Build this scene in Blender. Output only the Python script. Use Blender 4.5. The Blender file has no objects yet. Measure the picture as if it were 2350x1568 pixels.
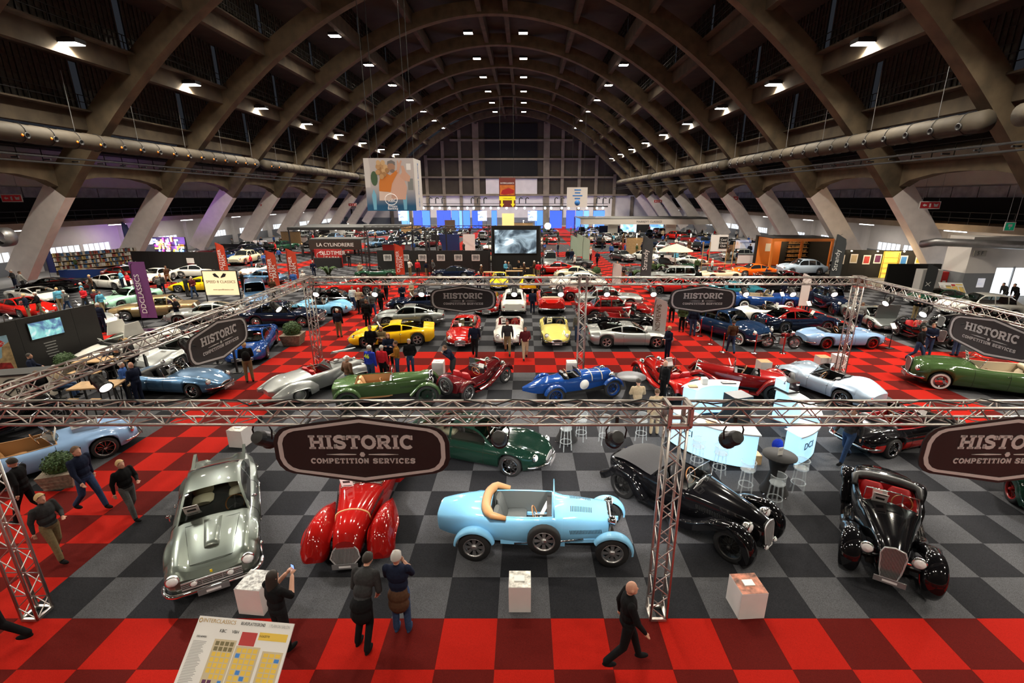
import bpy, math, random
from mathutils import Vector, Matrix
from math import sin, cos, pi, radians, sqrt, atan2, hypot, tan
random.seed(11)
S = bpy.context.scene
COL = S.collection
# ------------------------------------------------------------ camera
FPX, CX, CY, PITCH, CH = 1075.0, 1204.0, 784.0, 17.0, 7.56   # focal length in px, principal point, pitch, height
cd = bpy.data.cameras.new('camera')
cd.sensor_width = 36.0; cd.lens = FPX / 2350 * 36; cd.shift_x = -(CX - 1175) / 2350; cd.clip_end = 600
cam = bpy.data.objects.new('camera', cd); COL.objects.link(cam)
cam.location = (0, 0, CH); cam.rotation_euler = (radians(90 - PITCH), 0, 0)
S.camera = cam
# ------------------------------------------------------------ world, exposure
w = bpy.data.worlds.new('world'); S.world = w; w.use_nodes = True
bg = w.node_tree.nodes['Background']; bg.inputs[0].default_value = (0.75, 0.82, 1, 1); bg.inputs[1].default_value = 0.02
S.view_settings.view_transform = 'Standard'; S.view_settings.look = 'None'
S.view_settings.exposure = 0.08; S.view_settings.gamma = 1.0; S.view_settings.use_curve_mapping = False
S.cycles.use_denoising = True; S.cycles.use_adaptive_sampling = True; S.cycles.adaptive_threshold = .08
S.cycles.max_bounces = 4; S.cycles.transparent_max_bounces = 8; S.cycles.glossy_bounces = 2; S.cycles.diffuse_bounces = 2
S.cycles.caustics_reflective = False; S.cycles.caustics_refractive = False
LAMP_W = 1150.0      # one ceiling floodlight
SPOT_W = 700.0       # one stage spotlight on the trusses
AXIS = -3.9          # hall axis
_sp, _cp = sin(radians(PITCH)), cos(radians(PITCH))
def ray(u, v):
    a, b = (u - CX) / FPX, (v - CY) / FPX
    return Vector((a, _cp - b * _sp, -_sp - b * _cp))
def G(u, v, z=0.0):                    # point at height z seen at pixel u, v of the 2350x1568 photograph
    d = ray(u, v); t = (z - CH) / d.z
    return Vector((d.x * t, d.y * t, z))
def AT(u, v, D):                       # point at distance D down the hall
    d = ray(u, v); t = D / d.y
    return Vector((d.x * t, D, CH + d.z * t))
# ------------------------------------------------------------ materials
MATS = {}
def mat(name, col=(.5, .5, .5), rough=.5, metal=0., emit=0., ecol=None, noise=0., scale=20., coat=0., bump=0., trans=0., spec=None, alpha=1.):
    if name in MATS: return MATS[name]
    m = bpy.data.materials.new(name); m.use_nodes = True
    nt = m.node_tree; b = nt.nodes['Principled BSDF']; N = nt.nodes.new; K = nt.links.new
    c4 = (*col, 1)
    b.inputs['Base Color'].default_value = c4; b.inputs['Roughness'].default_value = rough; b.inputs['Metallic'].default_value = metal
    if coat: b.inputs['Coat Weight'].default_value = coat; b.inputs['Coat Roughness'].default_value = .03
    if spec is not None: b.inputs['Specular IOR Level'].default_value = spec
    if trans: b.inputs['Transmission Weight'].default_value = trans
    if alpha < 1: b.inputs['Alpha'].default_value = alpha
    if emit: b.inputs['Emission Color'].default_value = (*(ecol or col), 1); b.inputs['Emission Strength'].default_value = emit
    if noise or bump:
        tc = N('ShaderNodeTexCoord'); nz = N('ShaderNodeTexNoise'); nz.inputs['Scale'].default_value = scale; nz.inputs['Detail'].default_value = 5
        K(tc.outputs['Object'], nz.inputs['Vector'])
        if noise:
            rp = N('ShaderNodeValToRGB'); lo, hi = max(0, 1 - noise), 1 + noise
            rp.color_ramp.elements[0].position = .3; rp.color_ramp.elements[1].position = .7
            rp.color_ramp.elements[0].color = (*[c * lo for c in col], 1); rp.color_ramp.elements[1].color = (*[min(1, c * hi) for c in col], 1)
            K(nz.outputs['Fac'], rp.inputs['Fac']); K(rp.outputs['Color'], b.inputs['Base Color'])
        if bump:
            bp = N('ShaderNodeBump'); bp.inputs['Strength'].default_value = bump; bp.inputs['Distance'].default_value = .02
            K(nz.outputs['Fac'], bp.inputs['Height']); K(bp.outputs['Normal'], b.inputs['Normal'])
    MATS[name] = m
    return m
def glass(name, col, fac=.25, rough=.02):       # thin sheet glass: clear with a reflection
    if name in MATS: return MATS[name]
    m = bpy.data.materials.new(name); m.use_nodes = True; nt = m.node_tree; N = nt.nodes.new; K = nt.links.new
    nt.nodes.remove(nt.nodes['Principled BSDF']); out = nt.nodes['Material Output']
    t = N('ShaderNodeBsdfTransparent'); t.inputs[0].default_value = (*col, 1)
    g = N('ShaderNodeBsdfGlossy'); g.inputs[0].default_value = (1, 1, 1, 1); g.inputs[1].default_value = rough
    lw = N('ShaderNodeFresnel'); lw.inputs[0].default_value = 1.45
    mth = N('ShaderNodeMath'); mth.operation = 'MULTIPLY_ADD'; mth.inputs[1].default_value = 1.0; mth.inputs[2].default_value = fac * .12
    K(lw.outputs[0], mth.inputs[0])
    mx = N('ShaderNodeMixShader'); K(mth.outputs[0], mx.inputs[0]); K(t.outputs[0], mx.inputs[1]); K(g.outputs[0], mx.inputs[2]); K(mx.outputs[0], out.inputs[0])
    MATS[name] = m
    return m
def srgb(*c):
    return tuple(((x / 255) / 12.92 if x / 255 <= .04045 else ((x / 255 + .055) / 1.055) ** 2.4) for x in c)
# ------------------------------------------------------------ mesh building
class MB:
    def __init__(s): s.v = []; s.f = []; s.m = []; s.sm = []
    def add(s, vs, fs, mi=0, smooth=False):
        o = len(s.v); s.v += [tuple(p) for p in vs]
        for f in fs: s.f.append([i + o for i in f]); s.m.append(mi); s.sm.append(smooth)
        return s
    def box(s, x0, x1, y0, y1, z0, z1, mi=0):
        return s.add([(x0, y0, z0), (x1, y0, z0), (x1, y1, z0), (x0, y1, z0), (x0, y0, z1), (x1, y0, z1), (x1, y1, z1), (x0, y1, z1)],
                     [(3, 2, 1, 0), (4, 5, 6, 7), (0, 1, 5, 4), (1, 2, 6, 5), (2, 3, 7, 6), (3, 0, 4, 7)], mi)
    def bar(s, a, b, wx, wz=None, mi=0):       # square bar from a to b
        a, b = Vector(a), Vector(b); d = (b - a).normalized(); up = Vector((0, 0, 1)) if abs(d.z) < .95 else Vector((1, 0, 0))
        r = d.cross(up).normalized() * wx / 2; t = r.cross(d).normalized() * (wz or wx) / 2
        vs = [p + q for p in (a, b) for q in (-r - t, r - t, r + t, -r + t)]
        return s.add(vs, [(3, 2, 1, 0), (4, 5, 6, 7), (0, 1, 5, 4), (1, 2, 6, 5), (2, 3, 7, 6), (3, 0, 4, 7)], mi)
    def tube(s, pts, r, n=8, mi=0, closed=False, caps=True):
        P = [Vector(p) for p in pts]; k = len(P); R = r if isinstance(r, (list, tuple)) else [r] * k
        vs = []; prev = None
        for i, p in enumerate(P):
            d = (P[(i + 1) % k] - P[i - 1]) if closed else (P[min(i + 1, k - 1)] - P[max(i - 1, 0)])
            d.normalize()
            if prev is None: u = d.cross(Vector((0, 0, 1)) if abs(d.z) < .9 else Vector((1, 0, 0)))
            else: u = prev - d * prev.dot(d)
            u.normalize(); prev = u; w_ = d.cross(u)
            for j in range(n):
                a = 2 * pi * j / n; vs.append(p + (u * cos(a) + w_ * sin(a)) * R[i])
        fs = []
        for i in range(k if closed else k - 1):
            for j in range(n):
                fs.append((i * n + j, i * n + (j + 1) % n, ((i + 1) % k) * n + (j + 1) % n, ((i + 1) % k) * n + j))
        if caps and not closed: fs += [tuple(range(n))[::-1], tuple((k - 1) * n + j for j in range(n))]
        return s.add(vs, fs, mi, True)
    def lathe(s, prof, c=(0, 0, 0), axis='z', n=20, mi=0, smooth=True, cap=True):   # prof: (r, h) pairs along axis
        c = Vector(c); vs = []
        for r, h in prof:
            for j in range(n):
                a = 2 * pi * j / n; p = (r * cos(a), r * sin(a), h)
                p = p if axis == 'z' else ((p[0], p[2], p[1]) if axis == 'y' else (p[2], p[0], p[1]))
                vs.append(c + Vector(p))
        fs = [(i * n + j, i * n + (j + 1) % n, (i + 1) * n + (j + 1) % n, (i + 1) * n + j) for i in range(len(prof) - 1) for j in range(n)]
        if cap and prof[0][0] > 1e-4: fs.append(tuple(range(n))[::-1])
        if cap and prof[-1][0] > 1e-4: fs.append(tuple((len(prof) - 1) * n + j for j in range(n)))
        return s.add(vs, fs, mi, smooth)
    def ell(s, c, r, n=12, k=7, mi=0):          # ellipsoid
        c = Vector(c); vs = []
        for i in range(k + 1):
            a = pi * i / k
            for j in range(n):
                b = 2 * pi * j / n; vs.append((c.x + r[0] * sin(a) * cos(b), c.y + r[1] * sin(a) * sin(b), c.z + r[2] * cos(a)))
        return s.add(vs, [(i * n + j, (i + 1) * n + j, (i + 1) * n + (j + 1) % n, i * n + (j + 1) % n) for i in range(k) for j in range(n)], mi, True)
    def grid(s, rows, mi=0, smooth=True, skip=None, flip=False):
        n = len(rows[0]); vs = [p for r in rows for p in r]; fs = []
        for i in range(len(rows) - 1):
            for j in range(n - 1):
                if skip and skip(i, j): continue
                f = (i * n + j, i * n + j + 1, (i + 1) * n + j + 1, (i + 1) * n + j); fs.append(f[::-1] if flip else f)
        return s.add(vs, fs, mi, smooth)
    def prism(s, pts, y0, y1, mi=0, plane='xz'):  # flat outline in x,z extruded in y (or x,y in z)
        n = len(pts)
        if plane == 'xz': vs = [(x, y0, z) for x, z in pts] + [(x, y1, z) for x, z in pts]
        elif plane == 'yz': vs = [(y0, x, z) for x, z in pts] + [(y1, x, z) for x, z in pts]
        else: vs = [(x, z, y0) for x, z in pts] + [(x, z, y1) for x, z in pts]
        return s.add(vs, [tuple(range(n)), tuple(range(n, 2 * n))[::-1]] + [((i + 1) % n, i, n + i, n + (i + 1) % n) for i in range(n)], mi)
    def mesh(s, name='m', mats=()):
        me = bpy.data.meshes.new(name); me.from_pydata(s.v, [], s.f)
        for m in mats: me.materials.append(m)
        me.polygons.foreach_set('material_index', s.m); me.polygons.foreach_set('use_smooth', s.sm); me.update()
        return me
    def build(s, name, mats, parent=None, **kw):
        if not isinstance(mats, (list, tuple)): mats = [mats]
        return put(name, s.mesh(name, mats), parent, **kw)
def put(name, me, parent=None, loc=None, rz=None, mats=None, **kw):
    o = bpy.data.objects.new(name, me); COL.objects.link(o)
    if parent is not None: o.parent = parent
    if loc is not None: o.location = loc
    if rz is not None: o.rotation_euler = (0, 0, rz)
    if mats:
        for i, m in enumerate(mats):
            if i < len(o.material_slots): o.material_slots[i].link = 'OBJECT'; o.material_slots[i].material = m
    return tag(o, **kw)
def tag(o, label=None, cat=None, group=None, kind=None):
    if label: o['label'] = label
    if cat: o['category'] = cat
    if group: o['group'] = group
    if kind: o['kind'] = kind
    return o
def empty(name, loc=(0, 0, 0), rz=0., **kw):
    o = bpy.data.objects.new(name, None); COL.objects.link(o); o.location = loc; o.rotation_euler = (0, 0, rz); o.empty_display_size = .2
    return tag(o, **kw)
def text(name, s, size, m, parent, loc, rot=(pi / 2, 0, 0), align='CENTER', ext=.003, sx=1., bold=0.):
    c = bpy.data.curves.new(name, 'FONT'); c.body = s; c.size = size; c.align_x = align; c.align_y = 'CENTER'; c.extrude = ext; c.offset = bold
    c.resolution_u = 3; c.materials.append(m)
    t = bpy.data.objects.new(name, c); me = bpy.data.meshes.new_from_object(t); bpy.data.objects.remove(t)
    o = put(name, me, parent, loc); o.rotation_euler = rot; o.scale = (sx, 1, 1)
    return o
def lerpk(keys, x):                              # smooth monotone interpolation of (x, value) keys
    if x <= keys[0][0]: return keys[0][1]
    if x >= keys[-1][0]: return keys[-1][1]
    n = len(keys)
    def slope(i):
        if i <= 0 or i >= n - 1:
            a, b = (0, 1) if i <= 0 else (n - 2, n - 1)
            return (keys[b][1] - keys[a][1]) / (keys[b][0] - keys[a][0])
        d0 = (keys[i][1] - keys[i - 1][1]) / (keys[i][0] - keys[i - 1][0]); d1 = (keys[i + 1][1] - keys[i][1]) / (keys[i + 1][0] - keys[i][0])
        return 0 if d0 * d1 <= 0 else 2 * d0 * d1 / (d0 + d1)
    for i in range(n - 1):
        x0, y0 = keys[i]; x1, y1 = keys[i + 1]
        if x <= x1:
            h = x1 - x0; t = (x - x0) / h; m0, m1 = slope(i) * h, slope(i + 1) * h
            return y0 * (2 * t**3 - 3 * t * t + 1) + m0 * (t**3 - 2 * t * t + t) + y1 * (-2 * t**3 + 3 * t * t) + m1 * (t**3 - t * t)
CACHE = {}
def cached(key, fn):
    if key not in CACHE: CACHE[key] = fn()
    return CACHE[key]
# ============================================================ VISITORS
import numpy as np
SKIN = mat('skin', (.56, .30, .21), .55); HAIRC = dict(dark=mat('hair_dark', (.02, .014, .01), .7), brown=mat('hair_brown', (.09, .045, .02), .7), grey=mat('hair_grey', (.42, .40, .38), .7), blond=mat('hair_blond', (.50, .34, .16), .7), ginger=mat('hair_ginger', (.5, .16, .03), .7), bald=SKIN)
CLO = dict(black=(.008, .008, .009), navy=(.010, .014, .032), grey=(.10, .10, .10), dgrey=(.035, .035, .037), brown=(.07, .035, .02), beige=(.42, .33, .22), red=(.55, .02, .03), blue=(.04, .10, .32), green=(.05, .075, .03), white=(.65, .64, .60), jeans=(.03, .055, .12), mustard=(.30, .13, .02), maroon=(.10, .015, .02), sky=(.10, .35, .5), khaki=(.20, .15, .08), royal=(.02, .04, .35))
def cloth(c): return mat('cloth_' + c, CLO[c], .9, noise=.15, scale=25, bump=.15, spec=.12)
def pose(name):
    """joint positions, facing +x"""
    J = dict(pel=(0, 0, .95), che=(0, 0, 1.30), nec=(0, 0, 1.47), hea=(.02, 0, 1.63), sh=(0, .185, 1.42), hp=(0, .09, .92))
    arms = {1: [(0, .24, 1.13), (.05, .25, .88)], -1: [(0, -.24, 1.13), (.05, -.25, .88)]}; legs = {1: [(.02, .10, .49), (0, .11, .09)], -1: [(.02, -.10, .49), (0, -.11, .09)]}
    lean = 0.
    if name == 'walk': legs = {1: [(.16, .10, .52), (.26, .11, .10)], -1: [(-.06, -.10, .50), (-.34, -.11, .17)]}; arms = {1: [(-.10, .24, 1.15), (-.08, .26, .90)], -1: [(.10, -.24, 1.15), (.24, -.24, .95)]}
    if name == 'walk2': legs = {-1: [(.13, -.10, .52), (.20, -.11, .10)], 1: [(-.04, .10, .50), (-.26, .11, .14)]}; arms = {1: [(.05, .25, 1.14), (.28, .12, 1.12)], -1: [(-.08, -.24, 1.15), (-.06, -.26, .90)]}
    if name == 'cross': arms = {1: [(.10, .25, 1.16), (.22, -.06, 1.20)], -1: [(.10, -.25, 1.16), (.24, .06, 1.17)]}
    if name == 'hold': arms = {1: [(.02, .24, 1.14), (.25, .10, 1.12)], -1: [(.02, -.24, 1.14), (.25, -.08, 1.10)]}
    if name == 'phone': arms = {1: [(.16, .22, 1.22), (.34, .08, 1.42)], -1: [(.14, -.24, 1.22), (.34, -.06, 1.43)]}
    if name == 'photo': lean = .55; arms = {1: [(.14, .30, 1.28), (.20, .07, 1.50)], -1: [(.14, -.30, 1.28), (.20, -.07, 1.50)]}; legs = {1: [(.10, .16, .48), (-.02, .20, .09)], -1: [(.06, -.14, .49), (-.1, -.17, .09)]}
    if name == 'lean': lean = .5; arms = {1: [(.12, .24, 1.12), (.30, .16, .98)], -1: [(.12, -.24, 1.12), (.30, -.14, .98)]}; legs = {1: [(.06, .10, .50), (-.08, .12, .09)], -1: [(.02, -.10, .49), (-.2, -.12, .09)]}
    if name == 'pocket': arms = {1: [(-.05, .27, 1.13), (.10, .19, .95)], -1: [(-.05, -.27, 1.13), (.10, -.19, .95)]}
    if name == 'chin': arms = {1: [(.12, .24, 1.16), (.28, .0, 1.17)], -1: [(.16, -.20, 1.18), (.14, -.08, 1.44)]}
    if name == 'sit': J.update(pel=(0, 0, .55), che=(0, 0, .92), nec=(0, 0, 1.09), hea=(.03, 0, 1.25), sh=(0, .185, 1.04), hp=(0, .09, .53)); legs = {s: [(.42, s * .12, .52), (.44, s * .12, .09)] for s in (1, -1)}; arms = {s: [(.05, s * .25, .80), (.28, s * .12, .72)] for s in (1, -1)}
    if lean:
        c, s_ = cos(lean), sin(lean); pz = .95
        R = lambda p: (p[0] * c + (p[2] - pz) * s_, p[1], pz + (p[2] - pz) * c - p[0] * s_)
        for k in ('che', 'nec', 'hea', 'sh'): J[k] = R(J[k])
        arms = {k: [R(q) for q in v] for k, v in arms.items()}
    return J, arms, legs
def person_mesh(pname, fine=False, wrap=False, skirt=False):
    J, arms, legs = pose(pname); b = MB(); prim = []       # prim: (a, b, ra, rb, region)
    def T(a, c, ra, rc, reg, n=10): b.tube([a, c], [ra, rc], n); b.ell(a, (ra,) * 3, 8, 5); b.ell(c, (rc,) * 3, 8, 5); prim.append((a, c, ra, rc, reg))
    def E(c, r, reg): b.ell(c, r, 12, 8); prim.append((c, c, sum(r) / 3, sum(r) / 3, reg))
    pel, che, nec, hea = (Vector(J[k]) for k in ('pel', 'che', 'nec', 'hea'))
    up = (che - pel).normalized(); mid = pel.lerp(che, .45)
    E(pel, (.125, .165, .13), 2); E(mid, (.135, .175, .17), 1); E(che, (.14, .20, .20), 1); E(che + up * .1, (.11, .205, .09), 1); E(pel + up * .02, (.14, .175, .10), 1)
    T(nec - up * .06, nec + up * .06, .058, .052, 0)
    E(hea, (.098, .078, .122), 0); E(hea + Vector((.05, 0, -.06)), (.055, .052, .06), 0); E(hea + Vector((.10, 0, -.015)), (.02, .014, .026), 0); E(hea + Vector((.085, 0, -.065)), (.018, .024, .010), 0)
    for s in (1, -1):
        E(hea + Vector((.0, s * .080, -.01)), (.022, .012, .032), 0)
        sh = Vector(J['sh']); sh.y *= s; el, wr = (Vector(p) for p in arms[s]); hp = Vector(J['hp']); hp.y *= s; kn, an = (Vector(p) for p in legs[s])
        T(sh, el, .072, .060, 1); T(el, el.lerp(wr, .93), .058 if not fine else .052, .044 if not fine else .036, 4)
        d = (wr - el).normalized(); E(wr + d * .045, (.04, .03, .04), 0)
        side = d.cross(Vector((0, 0, 1)) if abs(d.z) < .9 else Vector((1, 0, 0))).normalized()
        if fine:
            for i, (o_, L) in enumerate(((-.03, .065), (-.01, .078), (.01, .072), (.03, .055))):
                p0 = wr + d * .07 + side * o_; p1 = p0 + d * L * .6 + Vector((.006, 0, -.004)); p2 = p1 + (d + Vector((0, -s * .6, -.3))).normalized() * L * .5
                b.tube([p0, p1, p2], [.0105, .0095, .008], 6); prim.append((p0, p2, .01, .008, 0))
            p0 = wr + d * .03 + side * -.03 * s; p1 = p0 + (d - side * s * .8).normalized() * .06; b.tube([p0, p1], [.012, .009], 6); prim.append((p0, p1, .012, .009, 0))
        else: T(wr + d * .05, wr + d * .13, .032, .02, 0, 8)
        T(hp, kn, .098, .072, 2); T(kn, an + Vector((0, 0, .03)), .070, .058, 2)
        E(an + Vector((.06, 0, -.035)), (.13, .048, .05), 3); E(an, (.05, .045, .06), 3)
    if wrap:                                               # jumper tied round the hips
        E(pel + Vector((-.02, 0, -.06)), (.17, .20, .18), 5); E(pel + Vector((-.06, 0, -.22)), (.14, .19, .2), 5)
    o = bpy.data.objects.new('tmp', b.mesh('tmp')); COL.objects.link(o)
    md = o.modifiers.new('r', 'REMESH'); md.mode = 'VOXEL'; md.voxel_size = .0115 if fine else .024
    ms = o.modifiers.new('s', 'SMOOTH'); ms.factor = .5; ms.iterations = 3 if fine else 2
    dg = bpy.context.evaluated_depsgraph_get(); me = bpy.data.meshes.new_from_object(o.evaluated_get(dg)); bpy.data.objects.remove(o)
    me.name = 'person'; n = len(me.polygons); cen = np.empty(n * 3); me.polygons.foreach_get('center', cen); cen = cen.reshape(-1, 3)
    best = np.full(n, 1e9); reg = np.zeros(n, int)
    for a, c, ra, rc, r in prim:
        a, c = np.array(a), np.array(c); d = c - a; l2 = max(1e-9, d @ d); t = np.clip(((cen - a) @ d) / l2, 0, 1)
        dist = np.linalg.norm(cen - (a + t[:, None] * d), axis=1) - (ra + (rc - ra) * t); m_ = dist < best; best[m_] = dist[m_]; reg[m_] = r
    hz = hea.z
    me.materials.clear()
    for i in range(6): me.materials.append(SKIN)
    me.polygons.foreach_set('material_index', reg.astype(np.int32)); me.polygons.foreach_set('use_smooth', np.ones(n, bool)); me.update()
    return me, hea
def hair_mesh(style):
    b = MB(); n = 14; rows = []
    for i in range(8):
        a = radians(4 + 86 * i / 7 * (1.15 if style == 'long' else 1.0)); r = []
        for j in range(n + 1):
            t = 2 * pi * j / n; f = cos(t); x, y, z = .112 * sin(a) * f, .092 * sin(a) * sin(t), .134 * cos(a)
            if f > .35 and i > 3: z = max(z, .06 + .03 * f); x = min(x, .085)
            if style == 'long' and i >= 6 and f < .4: z -= .10 * (i - 5) ; x -= .01
            r.append((x - .008, y, z + .004))
        rows.append(r)
    b.grid(rows, 0, True, flip=True); return b.mesh('hair', [SKIN])
def cap_mesh():
    b = MB(); b.lathe([(.115, -.02), (.115, .03), (.09, .10), (.03, .135), (0, .138)], n=14); b.add([(.08, -.07, .0), (.19, -.05, -.005), (.19, .05, -.005), (.08, .07, .0), (.08, -.07, .012), (.19, -.05, .007), (.19, .05, .007), (.08, .07, .012)], [(3, 2, 1, 0), (4, 5, 6, 7), (0, 1, 5, 4), (1, 2, 6, 5), (2, 3, 7, 6)])
    return b.mesh('cap', [SKIN])
for _pz in ('stand', 'walk', 'walk2', 'cross', 'hold', 'photo', 'lean', 'pocket', 'sit'): cached(('person', _pz, False, False), lambda: person_mesh(_pz))
for _pz, _w in (('phone', False), ('lean', True), ('chin', True), ('walk', False), ('walk2', False)): cached(('person', _pz, True, _w), lambda: person_mesh(_pz, True, _w))
# ============================================================ THE HALL
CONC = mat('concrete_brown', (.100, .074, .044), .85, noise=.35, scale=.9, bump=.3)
CONCBM = mat('concrete_shaded', (.055, .041, .026), .9, noise=.35, scale=.9, bump=.3)  # darker copy of the concrete: shadow on the beams put into the colour
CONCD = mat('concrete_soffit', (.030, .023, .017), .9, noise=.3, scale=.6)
WHITEP = mat('painted_white_concrete', (.90, .82, .79), .7, noise=.06, scale=1.5)
WALLW = mat('wall_white', (.76, .72, .69), .8, noise=.06, scale=.6)
WALLG = mat('wall_grey_dado', (.20, .21, .23), .7, noise=.08, scale=.7)
BLACK = mat('black_metal', (.012, .012, .013), .5)
DARKV = mat('black_drape', (.008, .008, .008), .9)
DGLASS = mat('old_wire_glass', (.06, .055, .045), .22, noise=.5, scale=2.2)
FRAMEW = mat('window_steel', (.03, .024, .018), .7)
ALU = mat('galvanised_steel', (.42, .42, .43), .4, .85, noise=.12, scale=3)
# ---- floor and its carpet tiles
BR = mat('carpet_bright_red', (.33, .0095, .005), .95, noise=.2, scale=95, spec=.1)
DR = mat('carpet_dark_red', (.085, .0058, .0045), .95, noise=.25, scale=95, spec=.1)
LG = mat('carpet_mid_grey', (.072, .074, .082), .95, noise=.5, scale=95, spec=.1)
DG = mat('carpet_charcoal', (.018, .0185, .022), .95, noise=.5, scale=95, spec=.1)
fl = MB().box(-60, 60, -16, 150, -.25, -.006).build('floor', mat('floor_screed', (.20, .195, .19), .7, noise=.1, scale=.5), kind='structure')
BOOTHS = [(-9.51, 14.49, 6.9, 19.9), (-60, -12.51, 10.9, 24.9), (-60, -12.51, 26.9, 40.9), (-9.51, 7.49, 22.9, 33.9), (10.49, 17.49, 22.9, 40.9),
          (20.49, 60, 22.9, 40.9), (17.49, 60, 4.9, 19.9), (-9.51, 7.49, 37.9, 45.9), (-9.51, 7.49, 49.9, 63.9)]
for d0, d1 in ((43.9, 54.9), (56.9, 67.9), (69.9, 81.9), (83.9, 96.9), (98.9, 111.9), (113.9, 128.9)):
    for x0, x1 in ((-44.5, -27.5), (-25.5, -11.51), (10.49, 22.5), (24.5, 36.5)): BOOTHS.append((x0, x1, d0, d1))
    if d0 > 66: BOOTHS.append((-9.51, 7.49, d0, d1))
def is_grey(x, y): return any(a < x < b and c < y < d for a, b, c, d in BOOTHS)
TILE = [MB().add([(-.4995, -.4995, -.006), (.4995, -.4995, -.006), (.4995, .4995, -.006), (-.4995, .4995, -.006), (-.4985, -.4985, .004), (.4985, -.4985, .004), (.4985, .4985, .004), (-.4985, .4985, .004)],
        [(4, 5, 6, 7), (0, 1, 5, 4), (1, 2, 6, 5), (2, 3, 7, 6), (3, 0, 4, 7)]).mesh('carpet_tile', [m]) for m in (DR, BR, DG, LG)]
far = MB(); ntile = 0
for n in range(-12, 128):
    for k in range(-46, 36):
        x, y = k + .99, 6.9 + n + .5
        if x > 31 and 24 < y < 62: continue
        ci = (2 if is_grey(x, y) else 0) + ((k + n) & 1)
        zc = y * _cp + CH * _sp; u = CX + FPX * x / zc
        if -60 < u < 2410 and -2 <= n <= 9 and ntile < 300:
            put('carpet_tile', TILE[ci], fl, (x, y, 0)); ntile += 1
        else:
            far.add([(x - .4995, y - .4995, .004), (x + .4995, y - .4995, .004), (x + .4995, y + .4995, .004), (x - .4995, y + .4995, .004)], [(0, 1, 2, 3)], ci)
far.build('carpet_field', [DR, BR, DG, LG], fl, kind='stuff')
# ---- parabolic arch ribs
def zin(x): return 29.0 - 28.0 * (x / 40.5) ** 2
NARCH = range(-4, 9)
def arch_mesh():
    b = MB(); xs = []
    x = -41.2
    zs_ = 7.62; xw = 40.5 * sqrt((29 - zs_) / 28)
    base = [i / 40 for i in range(-40, 41)]
    xs = sorted({round(41.0 * t, 3) for t in base} | {round(xw, 3), round(-xw, 3)})
    rows = []
    for x in xs:
        sl = -56 * x / 40.5**2; nx, nz = -sl, 1; l = hypot(nx, nz); nx /= l; nz /= l
        th = 1.45 + .55 * abs(x) / 41; w_ = .46
        ix, iz = x, zin(x); ox, oz = ix + nx * th, iz + nz * th
        rows.append([(ix, -w_, iz), (ix, w_, iz), (ox, w_ * .9, oz), (ox, -w_ * .9, oz), (ix, -w_, iz)])
    for i in range(len(xs) - 1):
        white = abs(xs[i] + xs[i + 1]) / 2 > xw
        b.grid([rows[i], rows[i + 1]], 1 if white else 0, False, flip=True)
    n = 4
    for r, f in ((rows[0], (0, 1, 2, 3)), (rows[-1], (3, 2, 1, 0))): b.add(r[:4], [f], 1)
    return b.mesh('arch_rib', [CONC, WHITEP])
am = arch_mesh()
foot = MB().add([(-.6, -.6, 0), (.6, -.6, 0), (.6, .6, 0), (-.6, .6, 0), (-.45, -.45, 1.0), (.35, -.45, .55), (.35, .45, .55), (-.45, .45, 1.0)],
                [(4, 5, 6, 7), (0, 1, 5, 4), (1, 2, 6, 5), (2, 3, 7, 6), (3, 0, 4, 7)]).mesh('arch_foot', [WALLG])
for n in NARCH:
    o = put('arch_rib', am, loc=(AXIS, 42.4 + 12 * n, 0), kind='structure')
    for s in (-1, 1):
        q = put('arch_foot', foot, o, (s * 41.3, 0, 0)); q.rotation_euler.z = 0 if s < 0 else pi
# ---- stepped roof: beams, walkways, window bands, flat slabs
Y0, Y1 = -15.0, 147.0
TIER = [(32.3, 12.9), (27.8, 17.0), (22.7, 21.4), (16.5, 25.1), (10.1, 27.9), (1.6, 29.2)]
ceil = MB()
for s in (-1, 1):
    for k, (xk, zb) in enumerate(TIER):
        x = AXIS + s * xk
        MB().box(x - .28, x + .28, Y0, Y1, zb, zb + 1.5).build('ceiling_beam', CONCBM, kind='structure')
        if k < 5:
            ztop = TIER[k + 1][1] + 1.1; xn = AXIS + s * TIER[k + 1][0]
            a, b_ = sorted((x + s * .35, xn))
            ceil.box(a, b_, Y0, Y1, ztop, ztop + .25)
        if k < 3:                                   # walkway and handrail on the beam
            a, b_ = sorted((x - s * .28, x - s * 1.0))
            wk = MB().box(a, b_, Y0, Y1, zb + 1.38, zb + 1.5).build('ceiling_walkway', CONCBM, kind='structure')
            r = MB(); xr = x - s * .95
            for zz in (.5, 1.0): r.bar((xr, Y0, zb + 1.5 + zz), (xr, Y1, zb + 1.5 + zz), .05)
            for i in range(int((Y1 - Y0) / 2)): r.bar((xr, Y0 + i * 2, zb + 1.5), (xr, Y0 + i * 2, zb + 2.5), .05)
            r.build('handrail', BLACK, wk)
ceil.box(AXIS - 1.6, AXIS + 1.6, Y0, Y1, 30.9, 31.1)
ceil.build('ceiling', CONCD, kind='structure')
wn = 0; WM = {}
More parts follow.
